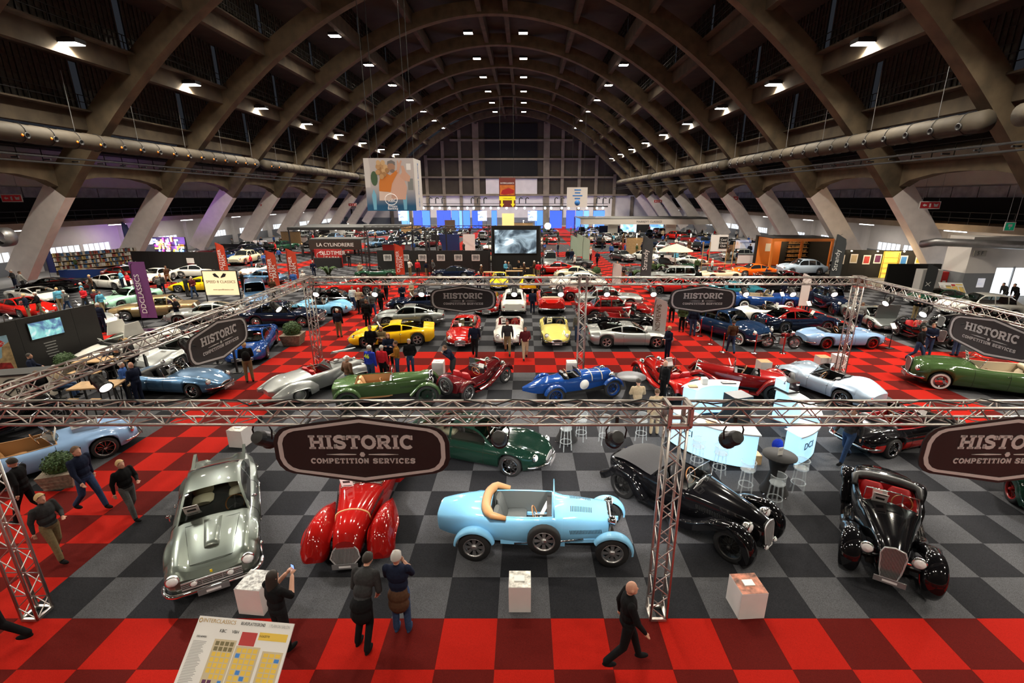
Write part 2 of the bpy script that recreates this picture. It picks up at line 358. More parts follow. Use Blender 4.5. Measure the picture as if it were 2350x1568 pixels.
def win_meshes(h):
    if h in WM: return WM[h]
    fr = MB(); cw = 11.1 / 8
    for i in range(9): fr.bar((0, -5.55 + i * cw, 0), (0, -5.55 + i * cw, h), .14, .12)
    for i in range(8):
        for j in (1, 2): fr.bar((0, -5.55 + (i + j / 3) * cw, .05), (0, -5.55 + (i + j / 3) * cw, h), .05)
    for j in range(1, 4): fr.bar((0, -5.55, h * j / 4), (0, 5.55, h * j / 4), .05)
    fr.bar((0, -5.55, .04), (0, 5.55, .04), .14)
    pane = MB().box(-.015, .015, -cw / 2 + .05, cw / 2 - .05, .08, h)
    allp = MB()
    for i in range(8): allp.box(-.015, .015, -5.55 + i * cw + .05, -5.55 + (i + 1) * cw - .05, .08, h)
    WM[h] = (fr.mesh('window_frame', [FRAMEW]), pane.mesh('pane', [DGLASS]), allp.mesh('pane_band', [DGLASS]), cw)
    return WM[h]
for k in range(5):
    h = round(TIER[k + 1][1] + 1.1 - TIER[k][1] - 1.5, 3)
    fr, pane, allp, cw = win_meshes(h)
    for s in (-1, 1):
        for n in range(-4, 8):
            wn += 1
            o = empty('window_%d' % wn, (AXIS + s * (TIER[k][0] + .1), 48.4 + 12 * n, TIER[k][1] + 1.5), kind='structure')
            put('window_frame', fr, o)
            if k < 3 and -1 <= n < 2:
                for i in range(8): put('pane', pane, o, (s * .05, -5.55 + (i + .5) * cw, 0))
            else: put('pane_band', allp, o, (s * .05, 0, 0))
# ---- haunched beams between the legs, gallery, side walls
for s, side in ((-1, 'left'), (1, 'right')):
    X = AXIS + s * 36.2
    hb = MB(); P = [(-6, 8.3), (-4.6, 9.0), (-2.4, 9.4), (0, 9.5), (2.4, 9.4), (4.6, 9.0), (6, 8.3), (6, 10.3), (-6, 10.3)]
    hb.prism(P, -.45, .45, plane='yz'); hbm = hb.mesh('haunched_beam', [CONC])
    for n in range(-4, 8): put('ceiling_beam', hbm, loc=(X, 48.4 + 12 * n, 0), kind='structure')
    xg = AXIS + s * 43.4; xo = AXIS + s * 48.5; a, b_ = sorted((xg, xo))
    g = MB().box(a, b_, Y0, Y1, 4.75, 5.3).build('gallery_' + side, mat('gallery_beam', (.42, .36, .30), .8, noise=.1, scale=1), kind='structure')
    r = MB()
    for zz in (.55, 1.05): r.bar((xg, Y0, 5.3 + zz), (xg, Y1, 5.3 + zz), .05)
    for i in range(int((Y1 - Y0) / 2)): r.bar((xg, Y0 + i * 2, 5.3), (xg, Y0 + i * 2, 6.35), .06)
    r.build('handrail', BLACK, g)
    # upper balcony on the haunched beams
    a, b_ = sorted((AXIS + s * 35.4, AXIS + s * 45)); bal = MB().box(a, b_, Y0, Y1, 10.3, 10.5).build('balcony_' + side, CONC, kind='structure')
    r = MB(); xr = AXIS + s * 35.5
    for zz in (.5, 1.0): r.bar((xr, Y0, 10.5 + zz), (xr, Y1, 10.5 + zz), .05)
    for i in range(int((Y1 - Y0) / 2)): r.bar((xr, Y0 + i * 2, 10.5), (xr, Y0 + i * 2, 11.5), .05)
    r.build('handrail', BLACK, bal)
    # black drape behind the gallery, translucent strip above it, roof of the side aisle
    a, b_ = sorted((xo - s * .5, xo - s * .4)); MB().box(a, b_, Y0, Y1, 5.3, 7.6).build('curtain_' + side, DARKV, kind='structure')
    stp = MB()
    for i in range(int((Y1 - Y0) / 3)):
        a, b_ = sorted((xo - s * .3, xo - s * .2)); stp.box(a, b_, Y0 + i * 3 + .05, Y0 + i * 3 + 2.95, 7.65, 8.7)
    stp.build('corrugated_strip_' + side, mat('corrugated_sheet', (.34, .33, .38), .5, noise=.3, scale=1.2), kind='structure')
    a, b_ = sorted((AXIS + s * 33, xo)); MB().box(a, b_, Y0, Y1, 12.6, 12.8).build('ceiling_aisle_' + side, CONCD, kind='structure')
    a, b_ = sorted((xo, xo + s * .3))
    wl = MB(); wl.box(a, b_, Y0, Y1, 2.35, 12.8, 0); wl.box(a, b_, Y0, Y1, 0, 1.35, 1)
    k0 = int((Y1 - Y0) / 12)
    for i in range(k0 + 1):
        y = Y0 - .7 + i * 12
        wl.box(a, b_, y - 6, y - 3.9, 1.35, 2.35, 0); wl.box(a, b_, y - .2, y + .2, 1.35, 2.35, 0); wl.box(a, b_, y + 3.9, y + 6, 1.35, 2.35, 0)
        wl.box(min(xo, xo - s * .5), max(xo, xo - s * .5), y - 6.4, y - 5.6, 0, 4.75, 0)
    wl.build('wall_' + side, [WALLW, WALLG], kind='structure')
    # daylight windows: five panes a side of each pier
    dm = mat('daylight_pane', (.8, .9, 1), .3, emit=1.15, ecol=(.80, .90, 1))
    pm = MB().box(-.02, .02, -.31, .31, .04, .96).mesh('pane', [dm]); pfar = MB(); fm = MB()
    for i in range(6): fm.bar((0, -1.85 + i * .74, 0), (0, -1.85 + i * .74, 1.0), .09)
    fm.bar((0, -1.88, 0), (0, 1.88, 0), .08); fm.bar((0, -1.88, 1.0), (0, 1.88, 1.0), .08); fmm = fm.mesh('window_frame', [WALLW])
    for i in range(5):
        pfar.box(-.02, .02, -1.85 + i * .74 + .06, -1.85 + (i + 1) * .74 - .06, .04, .96)
    pf = pfar.mesh('pane_band', [dm])
    for i in range(k0):
        y = Y0 - .7 + i * 12
        for q in (-2.06, 2.06):
            wn += 1; o = empty('window_%d' % wn, (xo + s * .1, y + q, 1.35), kind='structure'); put('window_frame', fmm, o)
            if 40 < y < 84:
                for j in range(5): put('pane', pm, o, (0, -1.85 + (j + .5) * .74, 0))
            else: put('pane_band', pf, o)
# ---- far end wall
CONCL = mat('concrete_light', (.24, .20, .145), .85, noise=.2, scale=.5); YE = 146.5; ew = MB(); 
px = [(AXIS - 48.5, 0), (AXIS + 48.5, 0), (AXIS + 48.5, 12.8), (AXIS + 33, 12.8)] + [(AXIS + x, zin(x) + 2.2) for x in (30, 25, 20, 15, 10, 5, 0, -5, -10, -15, -20, -25, -30)] + [(AXIS - 33, 12.8), (AXIS - 48.5, 12.8)]
ew.prism(px, YE, YE + .4); we = ew.build('wall_far', mat('end_wall_concrete', (.060, .048, .032), .9, noise=.2, scale=.3), kind='structure')
MB().box(AXIS - 48, AXIS + 48, YE - .12, YE - .02, 2.0, 8.4).build('white_dado', WALLW, we)
MB().box(AXIS - 48, AXIS + 48, YE - .12, YE - .02, 0, 2.0).build('grey_dado', WALLG, we)
for z in (8.5, 13.5, 18.5, 23.6): MB().box(AXIS - 40.3 * sqrt(max(.02, (29 - z) / 28)), AXIS + 40.3 * sqrt(max(.02, (29 - z) / 28)), YE - .8, YE - .02, z - .25, z + .25).build('wall_rail', CONCL, we)
for i, x in enumerate((-36, -30.5, -25, -20, -15, -10.3, 10.3, 15, 20, 25, 30.5, 36)):
    wd = .9 if abs(x) < 11 else .45
    MB().box(AXIS + x - wd, AXIS + x + wd, YE - .5, YE - .03, 0, zin(abs(x)) + 1.2).build('wall_post', CONCL, we)
for z0, z1, m in ((13.9, 18.1, DARKV), (18.9, 28, DARKV), (8.8, 13.1, WALLW)):  # black sheets stand in for the dark opening in the wall
    MB().box(AXIS - 7.6, AXIS + 7.6, YE - .35, YE - .1, z0, z1).build('centre_panel', m, we)
# wall behind the photographer, seen only as light comes back from it
MB().box(-60, 60, -16.4, -16, -.2, 34).build('wall_near', CONCD, kind='structure')
# ---- ceiling floodlights
LENS = mat('floodlight_lens', (1, .93, .80), .3, emit=60, ecol=(1, .90, .72))
lb = MB().box(-.62, .62, -.42, .42, .02, .3).mesh('housing', [BLACK])
ll = MB()
for i in range(3):
    for j in range(2): ll.box(-.58 + i * .4, -.58 + i * .4 + .36, -.38 + j * .4, -.38 + j * .4 + .36, -.02, .02)
llm = ll.mesh('lens', [LENS]); lst = {s: MB().bar((0, 0, .3), (0, 0, .45), .08).bar((0, 0, .42), (s * .64, 0, .42), .08).mesh('bracket', [BLACK]) for s in (-1, 0, 1)}
LD = bpy.data.lights.new('floodlight', 'AREA'); LD.shape = 'RECTANGLE'; LD.size = 1.2; LD.size_y = .8; LD.energy = LAMP_W; LD.color = (1, .90, .74); LD.spread = radians(125)
ORD = ('well behind the photographer', 'behind the photographer', 'over the front stand', 'third', 'fourth', 'fifth', 'sixth', 'seventh', 'eighth', 'ninth', 'tenth', 'eleventh', 'twelfth')
def FL(i, w): return 'lit floodlight %s, %s' % (w, ORD[i + 4] + (' along the hall' if i > -2 else ''))
LDL = LD.copy(); LDL.energy = LAMP_W * 1.6; LDL.spread = radians(140)
def flood(x, y, z, tilt, lab, bs):
    o = empty('floodlight', (x, y, z), label=lab, cat='floodlight', group='floodlights under the hall roof')
    o.rotation_euler = (0, tilt, 0)
    put('housing', lb, o); put('lens', llm, o); put('bracket', lst[bs], o)
    l = bpy.data.objects.new('lamp', LDL if z < 20 else LD); COL.objects.link(l); l.parent = o; l.location = (0, 0, -.05)
for s, sn in ((-1, 'left'), (1, 'right')):
    for i in range(-4, 9): flood(AXIS + s * 26.9, 36.4 + 12 * i, 17.6, 0, FL(i, 'in the low row on the %s side' % sn), s)
    for i in [-4] + list(range(-1, 9)):
        if s > 0 and i in (1, 2): continue
        flood(AXIS + s * 17.45, 36.4 + 12 * i, 25.0, 0, FL(i, 'in the upper row %s of the ridge' % sn), -s)
    for i in [-4] + list(range(-1, 9)): flood(AXIS + s * 3.7, 36.4 + 12 * i, 28.8, 0, FL(i, 'in the ridge row on the %s' % sn), -s)
# ---- ventilation ducts with nozzles and the cable rail below
DUCT = mat('duct_canvas', (.042, .033, .022), .75, noise=.15, scale=2); DORA = mat('nozzle_orange', (.9, .25, .02), .5)
DUCTC = mat('duct_lower', (.05, .045, .04), .6)
for s, sn in ((-1, 'left'), (1, 'right')):
    x = AXIS + s * 30.0
    for j, (ya, yb) in enumerate(((16, 27), (29, 63), (65, 100), (102, 138))):
        o = empty('ventilation_duct', (x, 0, 11.75), label='%s ventilation duct along the %s side, %s section' % ('canvas', sn, ('nearest', 'second', 'third', 'farthest')[j]), cat='duct', group='ventilation ducts')
        prof = []; y = ya
        d = MB(); pts = []; rad = []
        while y < yb:
            pts += [(0, y, 0), (0, min(yb, y + 1.9), 0)]; rad += [.62, .58]; y += 2.0
        d.tube(pts, rad, 16); d.build('duct_body', DUCT, o)
        b = MB(); y = ya + 1
        while y < yb:
            b.tube([(.64 * cos(2 * pi * q / 16), y, .64 * sin(2 * pi * q / 16)) for q in range(16)], .025, 5, closed=True); y += 2
        b.build('strap', BLACK, o, kind='stuff')
        nm = MB().lathe([(.2, 0), (.22, .1), (.15, .12), (.13, .02)], axis='x', n=12).mesh('nozzle', [BLACK]); om = MB().ell((0, 0, 0), (.07, .07, .1), 8, 5).mesh('flap', [DORA])
        y = ya + 1.0
        while y < min(yb, 70):
            q = put('nozzle', nm, o, (-s * .56, y, -.18)); q.scale = (-s, 1, 1)
            if s < 0: put('flap', om, q, (.05, -.3, 0))
            y += 2
    r = MB()
    for dx in (-.25, .25): r.bar((x + dx, Y0, 10.4), (x + dx, Y1 - 3, 10.4), .07); r.bar((x + dx, Y0, 10.0), (x + dx, Y1 - 3, 10.0), .07)
    for i in range(60): r.bar((x - .25, Y0 + i * 2.2, 10.2), (x + .25, Y0 + i * 2.2, 10.2), .1)
    r.build('cable_rail', BLACK, label='black cable rail hung under the %s ventilation duct' % sn, cat='rail')
    for i in range(18):
        y = 20.4 + i * 6.0
        MB().bar((x, y, 12.45), (x, y + .1, 16.5), .03).build('suspension_wire', ALU, label='thin steel wire holding up the %s ventilation duct' % sn, cat='wire', group='duct wires on the %s side' % sn)
FLB = mat('tube_lit', (1, .96, .9), .3, emit=9, ecol=(1, .95, .88)); bt_h = MB().box(-.09, .09, -1.25, 1.25, 0, .12).mesh('housing', [ALU]); bt_t = MB().tube([(0, -1.2, -.05), (0, 1.2, -.05)], .045, 6).mesh('tube', [FLB])
BLD = bpy.data.lights.new('batten', 'AREA'); BLD.shape = 'RECTANGLE'; BLD.size = .2; BLD.size_y = 2.4; BLD.energy = 170; BLD.color = (1, .93, .85)
for s, sn in ((-1, 'left'), (1, 'right')):
    for i in range(9):
        o = empty('batten_light', (AXIS + s * 44.6, 33.4 + 12 * i, 4.62), label='fluorescent batten under the %s gallery, %s along the hall' % (sn, ('first', 'second', 'third', 'fourth', 'fifth', 'sixth', 'seventh', 'eighth', 'ninth')[i]), cat='light', group='gallery batten lights')
        put('housing', bt_h, o); put('tube', bt_t, o); l = bpy.data.objects.new('lamp', BLD); COL.objects.link(l); l.parent = o; l.location = (0, 0, -.12)
# ============================================================ TRUSS FRAME OF THE FRONT STAND
TUBE = mat('truss_aluminium', (.62, .58, .56), .32, .9, noise=.08, scale=6)
TB, TR, BR_R = .29, .026, .011
def brace_mesh(dy, dz, q):
    return MB().tube([(0, 0, 0), (dy, dz, q)], BR_R, 5, caps=False).mesh('brace', [TUBE])
def truss(name, L, label, single, group='aluminium box trusses of the front stand'):
    """box truss along local +x, length L, square of TB centred on the axis"""
    o = empty(name, label=label, cat='truss', group=group)
    h = TB / 2
    ch = MB().tube([(0, 0, 0), (L, 0, 0)], TR, 8).mesh('chord', [TUBE])
    for y in (-h, h):
        for z in (-h, h): put('chord', ch, o, (0, y, z))
    n = int(round(L / .27)); p = L / n; lac = MB()
    faces = [((0, -h, -h), (0, 0, 1)), ((0, h, -h), (0, 0, 1)), ((0, -h, -h), (0, 1, 0)), ((0, -h, h), (0, 1, 0))]
    for f, (c, d) in enumerate(faces):
        c, d = Vector(c), Vector(d) * TB
        up = brace_mesh(p, 0, 0) if 0 else MB().tube([(0, 0, 0), Vector((p, 0, 0)) + d], BR_R, 5, caps=False).mesh('brace', [TUBE])
        dn = MB().tube([d, (p, 0, 0)], BR_R, 5, caps=False).mesh('brace', [TUBE])
        for i in range(n):
            a = c + Vector((i * p, 0, 0))
            if single: put('brace', up if i % 2 == 0 else dn, o, a)
            else:
                q0, q1 = (a, a + Vector((p, 0, 0)) + d) if i % 2 == 0 else (a + d, a + Vector((p, 0, 0)))
                lac.tube([q0, q1], BR_R * 1.1, 4, caps=False)
    if not single: lac.build('lacing', TUBE, o, kind='stuff')
    k = MB()
    for x in (0, L):
        for y in (-h, h): k.bar((x, y, -h), (x, y, h), .05)
        for z in (-h, h): k.bar((x, -h, z), (x, h, z), .05)
    k.build('end_frame', TUBE, o)
    return o
TXL, TXM, TXR, TY0, TY1, TZ = -9.25, 2.5, 14.25, 7.0, 19.85, 4.2
def place(o, a, rx=(0, 0, 0)): o.location = a; o.rotation_euler = rx; return o
place(truss('truss_beam', TXM - TXL - .3, 'front truss beam left of the near truss column, over the silver coupe', True), (TXL + .15, TY0, TZ))
place(truss('truss_beam', TXR - TXM - .3, 'front truss beam right of the near truss column', True), (TXM + .15, TY0, TZ))
place(truss('truss_beam', TXM - TXL - .3, 'rear truss beam above the yellow and red sports cars', False), (TXL + .15, TY1, TZ))
place(truss('truss_beam', TXR - TXM - .3, 'rear truss beam above the silver sports car and right-hand stands', False), (TXM + .15, TY1, TZ))
place(truss('truss_beam', TY1 - TY0 - .3, 'left side truss beam slanting down to the lower left edge', False), (TXL, TY0 + .15, TZ), (0, 0, pi / 2))
place(truss('truss_beam', TY1 - TY0 - .3, 'right side truss beam slanting out to the right edge', False), (TXR, TY0 + .15, TZ), (0, 0, pi / 2))
for x, y, sgl, lab in ((TXL, TY0, True, 'near left truss column at the lower left corner'), (TXM, TY0, True, 'near truss column in front of the black tourer'),
                       (TXL, TY1, False, 'rear left truss column on the red aisle by the yellow sports car'), (TXM, TY1, False, 'rear middle truss column by a white pedestal'),
                       (TXR, TY1, False, 'rear right truss column behind the pale blue roadster'), (TXR, TY0, False, 'near right truss column outside the right edge')):
    place(truss('truss_column', TZ - TB / 2 - .03, lab, sgl), (x, y, .03), (0, -pi / 2, 0))
    c = MB(); h = TB / 2 + .03
    for a in (-h, h):
        for b in (-h, h): c.bar((x + a, y + b, TZ - h), (x + a, y + b, TZ + h), .05)
    for z in (-h, h):
        for a in (-h, h): c.bar((x + a, y - h, TZ + z), (x + a, y + h, TZ + z), .05); c.bar((x - h, y + a, TZ + z), (x + h, y + a, TZ + z), .05)
    c.build('truss_corner', TUBE, label='corner block on the ' + lab.replace(' on the red aisle', ''), cat='truss corner', group='truss corner blocks')
# cables lying along the front beam
for i, (xa, xb) in enumerate(((-9, -5.5), (-5, -1.5), (-1, 2.2), (2.8, 5.5), (6, 9))):
    pts = [(xa + (xb - xa) * t / 12, TY0 + .1 * sin(t * 1.7 + i), TZ + TB / 2 + .045 + .02 * sin(t * 2.3)) for t in range(13)]
    MB().tube(pts, .013, 5).build('power_cable', BLACK, label='black power cable lying on the front truss, %s stretch from the left' % ('first', 'second', 'third', 'fourth', 'fifth')[i], cat='cable', group='cables on the front truss')
# ---- slab-serif lettering
def arc(cx, cz, rx, rz, a0, a1, n=10): return [(cx + rx * cos(radians(a0 + (a1 - a0) * i / n)), cz + rz * sin(radians(a0 + (a1 - a0) * i / n))) for i in range(n + 1)]
def stroke(b, pts, t, y0, y1, mi=0):
    P = [Vector((p[0], p[1])) for p in pts]; L_, R_ = [], []
    for i, p in enumerate(P):
        d = (P[min(i + 1, len(P) - 1)] - P[max(i - 1, 0)]).normalized(); nrm = Vector((-d.y, d.x)) * t / 2
        L_.append(p + nrm); R_.append(p - nrm)
    for i in range(len(P) - 1):
        b.prism([(R_[i].x, R_[i].y), (R_[i + 1].x, R_[i + 1].y), (L_[i + 1].x, L_[i + 1].y), (L_[i].x, L_[i].y)], y0, y1, mi)
def letter(b, c, x, z, w, h, t, y0, y1, mi=0):
    X = lambda u: x + u * w
    Z = lambda q: z + q * h
    tx, tz = t, t * .8
    def st(*p, k=1.): stroke(b, [(X(a), Z(q)) for a, q in p], t * k, y0, y1, mi)
    def ser(u, q, l=.34): b.prism([(X(u) - l * w / 2, Z(q) - tz * .36), (X(u) + l * w / 2, Z(q) - tz * .36), (X(u) + l * w / 2, Z(q) + tz * .36), (X(u) - l * w / 2, Z(q) + tz * .36)], y0, y1, mi)
    def A(cx, cz, rx, rz, a0, a1): stroke(b, [(X(cx) + rx * w * cos(a), Z(cz) + rz * h * sin(a)) for a in [radians(a0 + (a1 - a0) * i / 12) for i in range(13)]], t, y0, y1, mi)
    lo, hi = .06, .94
    if c == 'H': st((.2, 0), (.2, 1)); st((.8, 0), (.8, 1)); st((.2, .5), (.8, .5), k=.8); [ser(u, q, .42) for u in (.2, .8) for q in (lo, hi)]
    elif c == 'I': st((.5, 0), (.5, 1)); [ser(.5, q, .9 if w < h * .6 else .5) for q in (lo, hi)]
    elif c == 'T': st((.5, 0), (.5, 1)); st((.04, .91), (.96, .91), k=.8); st((.07, .68), (.07, .95), k=.6); st((.93, .68), (.93, .95), k=.6); ser(.5, lo, .5)
    elif c == 'S':
        P = [(.88, .72), (.78, .86), (.6, .92), (.4, .92), (.2, .85), (.13, .72), (.2, .6), (.4, .53), (.62, .47), (.82, .4), (.88, .27), (.8, .14), (.6, .08), (.4, .08), (.2, .15), (.11, .3)]
        st(*P); st((.91, .68), (.91, .98), k=.6); st((.09, .02), (.09, .32), k=.6)
    elif c == 'O': A(.5, .5, .41, .43, 0, 360)
    elif c == 'C': A(.52, .5, .42, .43, 45, 315); st((.87, .68), (.87, 1.0), k=.6)
    elif c in 'RP':
        st((.2, 0), (.2, 1)); st((.2, .92), (.58, .92), k=.8); st((.2, .46), (.58, .46), k=.8); A(.58, .69, .26, .23, -90, 90); ser(.2, lo, .44); ser(.14, hi, .28)
        if c == 'R': st((.52, .46), (.8, .06)); ser(.85, lo, .28)
    elif c == 'E': st((.2, 0), (.2, 1)); [st((.12, q), (.88, q), k=.8) for q in (.08, .92)]; st((.2, .5), (.66, .5), k=.7); st((.88, .05), (.88, .3), k=.6); st((.86, .7), (.86, .96), k=.6)
    elif c == 'M': st((.14, 0), (.14, 1)); st((.86, 0), (.86, 1)); st((.14, .95), (.5, .35), (.86, .95)); [ser(u, lo, .34) for u in (.14, .86)]
    elif c == 'N': st((.18, 0), (.18, 1)); st((.82, 0), (.82, 1)); st((.18, .95), (.82, .05)); ser(.18, lo, .36); ser(.82, hi, .36)
    elif c == 'V': st((.14, .97), (.5, .05), (.86, .97)); [ser(u, hi, .34) for u in (.14, .86)]
SGB = mat('sign_board_black', (.016, .011, .012), .55, noise=.2, scale=3); SGW = mat('sign_print_grey', (.52, .48, .48), .6)
def badge(w, h):
    R_ = [(0, h), (w * .83, h * .70), (w * .91, h * .62), (w * .97, h * .46), (w, h * .25), (w, -h * .25), (w * .97, -h * .46), (w * .91, -h * .62), (w * .83, -h * .70), (0, -h)]
    return R_ + [(-x, z) for x, z in R_[-2:0:-1]]
def sign_meshes():
    bd = MB().prism(badge(1.41, .60)[::-1], -.012, .012).mesh('board', [SGB])
    bo, bi = badge(1.34, .555), badge(1.27, .50); br = MB(); n = len(bo)
    for i in range(n):
        j = (i + 1) % n; br.prism([bo[i], bi[i], bi[j], bo[j]], -.018, -.012)
    out = [('board', bd), ('border', br.mesh('border', [SGW]))]
    xs = -.845; spec = dict(H=.27, I=.135, S=.215, T=.245, O=.25, R=.25, C=.235)
    tot = sum(spec[c] for c in 'HISTORIC'); sc = 1.69 / tot
    for c in 'HISTORIC':
        w_ = spec[c] * sc; b = MB(); letter(b, c, xs + .008, .035, w_ - .016, .235, .058, -.02, -.012); out.append(('letter', b.mesh('letter', [SGW]))); xs += w_
    o = MB(); o.prism([(.045 * cos(radians(60 * i)), -.07 + .045 * sin(radians(60 * i))) for i in range(6)], -.02, -.012)
    for s in (-1, 1): o.prism([(s * .1, -.065), (s * .34, -.055), (s * .58, -.07), (s * .34, -.082), (s * .1, -.075)][::s], -.02, -.012)
    out.append(('ornament', o.mesh('ornament', [SGW])))
    s2 = 'COMPETITION SERVICES'; wd = {'M': 1.15, 'I': .6, ' ': .6}; tot = sum(wd.get(c, 1) for c in s2); sc = 1.70 / tot; xs = -.85
    for c in s2:
        w_ = wd.get(c, 1) * sc
        if c != ' ':
            b = MB(); letter(b, c, xs + .006, -.232, w_ - .012, .09, .021, -.02, -.012); out.append(('letter', b.mesh('letter', [SGW])))
        xs += w_
    return out
SIGN = sign_meshes()
def sign(x, y, z, rz, lab):
    o = empty('hanging_sign', (x, y, z), rz, label=lab, cat='sign', group='lettered signs hung from the truss')
    for n, m in SIGN: put(n, m, o)
    b = MB()
    for s in (-1, 1): b.bar((s * .9, .0, .40), (s * .9, .26 if abs(rz) < .1 else .22, TZ - .1 - z), .03)
    b.build('hanger', BLACK, o)
    return o
sign(-2.62, TY0 - .28, 3.67, 0, 'large black badge sign hung in front of the red pre-war car')
sign(7.80, TY0 - .28, 3.67, 0, 'large black badge sign cut off by the right edge, nearest')
sign(-2.62, TY1 - .22, 3.44, 0, 'black badge sign on the rear truss, left one, above the red coupe')
sign(7.60, TY1 - .22, 3.44, 0, 'black badge sign on the rear truss, right one')
sign(TXL + .22, 13.3, 3.55, pi / 2 - .0, 'black badge sign on the left side truss, seen slanting')
sign(TXR - .22, 13.55, 3.55, -pi / 2, 'black badge sign on the right side truss, seen slanting')
# ---- stage spotlights
SPL = mat('spotlight_lens', (1, .95, .85), .2, emit=45, ecol=(1, .95, .86)); SPOFF = mat('spotlight_lens_dark', (.05, .05, .055), .08)
sp_body = MB().lathe([(.02, -.2), (.10, -.19), (.125, -.1), (.13, .13), (.15, .16), (.15, .2), (.12, .2), (.11, .13)], n=18, smooth=False).mesh('lamp_body', [BLACK])
sp_lens = MB().lathe([(.001, .15), (.07, .155), (.115, .15)], n=16)
sp_on, sp_off = sp_lens.mesh('lens', [SPL]), sp_lens.mesh('lens', [SPOFF])
sp_yoke = MB().tube([(.15, 0, 0), (.17, 0, .16), (.12, 0, .27), (-.12, 0, .27), (-.17, 0, .16), (-.15, 0, 0)], .014, 6).bar((0, 0, .26), (0, 0, .4), .05).mesh('yoke', [BLACK])
SPD = bpy.data.lights.new('stage_spot', 'SPOT'); SPD.energy = SPOT_W; SPD.spot_size = radians(75); SPD.spot_blend = .6; SPD.shadow_soft_size = .11; SPD.color = (1, .94, .86)
def spot(x, y, aim, lit, lab):
    o = empty('stage_spotlight', (x, y, TZ - TB / 2 - .33), label=lab, cat='spotlight', group='stage spotlights under the trusses')
    d = Vector(aim) - o.location; rz = atan2(d.y, d.x) - pi / 2; o.rotation_euler = (0, 0, rz)
    put('yoke', sp_yoke, o); el = atan2(d.z, hypot(d.x, d.y))
    b = put('lamp_body', sp_body, o); b.rotation_euler = (-pi / 2 + el, 0, 0)
    put('lens', sp_on if lit else sp_off, b)
    if lit:
        l = bpy.data.objects.new('lamp', SPD); COL.objects.link(l); l.parent = b; l.location = (0, 0, .24); l.rotation_euler = (pi, 0, 0)
SPN = []
for i, u in enumerate((600, 1145, 1415, 1685)):
    x = (u - CX) * 7.75 / FPX
    SPN.append((x, TY0, (x * .9, 11.5, .5), True, 'stage spotlight under the front truss, %s from the left' % ('first', 'second', 'third', 'fourth')[i]))
for i, u in enumerate((725, 860, 967, 1075, 1180, 1287, 1393, 1500, 1607, 1712, 1820, 1915)):
    x = (u - CX) * 20.0 / FPX
    SPN.append((x, TY1, (x * .95, 13.5, .3), True, 'stage spotlight under the rear truss, number %d counted from the left' % (i + 1)))
for s, X, ys, sn in ((-1, TXL, (9.5, 12.2, 14.5, 17), 'left'), (1, TXR, (18, 16.2, 14.5, 12.2), 'right')):
    for i, y in enumerate(ys): SPN.append((X, y, (X - s * 5, y - 2, .3), True, 'stage spotlight under the %s side truss, %s from its %s end' % (sn, ('first', 'second', 'third', 'fourth')[i], 'near' if s < 0 else 'far')))
for a in SPN: spot(*a)
# ============================================================ CAR BUILDING
CHROME = mat('chrome', (.78, .78, .80), .08, 1.0); GRM = mat('grille_metal', (.52, .52, .54), .22, .45, coat=.5); TYRE = mat('tyre_rubber', (.012, .012, .013), .7); STEEL = mat('brushed_steel', (.45, .45, .46), .3, .9)
LENSW = mat('headlamp_lens', (.80, .81, .83), .06, 0., coat=1); LENSR = mat('tail_lamp_red', (.45, .01, .01), .15); AMBER = mat('lamp_amber', (.8, .28, .02), .15)
UNDER = mat('underbody_black', (.006, .006, .006), .9); PAPER = mat('paper_white', (.82, .82, .80), .6); INKB = mat('ink_black', (.02, .02, .02), .6)
PLATE = mat('plate_grey', (.16, .16, .17), .4); WOODR = mat('wood_rim', (.35, .14, .04), .35)
GLS = glass('car_glass', (.72, .78, .76), .8); GLSD = mat('dark_glass', (.015, .018, .02), .03, coat=1)
LEATH = {'black': mat('leather_black', (.016, .016, .018), .45), 'tan': mat('leather_tan', (.42, .22, .09), .5), 'red': mat('leather_red', (.38, .012, .016), .45),
         'cream': mat('leather_cream', (.55, .46, .33), .5), 'grey': mat('leather_grey', (.09, .10, .10), .5), 'green': mat('leather_green', (.03, .07, .05), .5), 'brown': mat('leather_brown', (.12, .05, .03), .5)}
PAINT = dict(silver=(.34, .36, .36), silvergrn=(.115, .135, .118), red=(.42, .010, .007), darkred=(.22, .008, .008), rosso=(.25, .006, .005), blue=(.009, .045, .20), lightblue=(.20, .48, .74), navy=(.005, .009, .024),
             black=(.004, .004, .005), green=(.012, .05, .028), dkgreen=(.006, .022, .015), olive=(.045, .085, .03), yellow=(.85, .52, .01), paleyel=(.68, .60, .16), white=(.72, .71, .66),
             grey=(.20, .22, .22), dgrey=(.06, .065, .07), maroon=(.085, .006, .008), iceblue=(.40, .50, .62), skyblue=(.24, .38, .62), steelblue=(.06, .14, .26), mint=(.32, .60, .45), gold=(.30, .21, .10),
             cream=(.62, .55, .38), orange=(.75, .12, .01), brown=(.10, .05, .03), bluegrn=(.02, .12, .16), hudson=(.009, .026, .07), ltgreen=(.35, .55, .2))
METAL = {'silver', 'silvergrn', 'grey', 'gold', 'steelblue', 'dgrey'}
def paint(c): return mat('paint_' + c, PAINT[c], .36 if c in METAL else .14, .6 if c in METAL else 0., coat=1., noise=.04, scale=1.5, spec=.3 if c in METAL else .06)
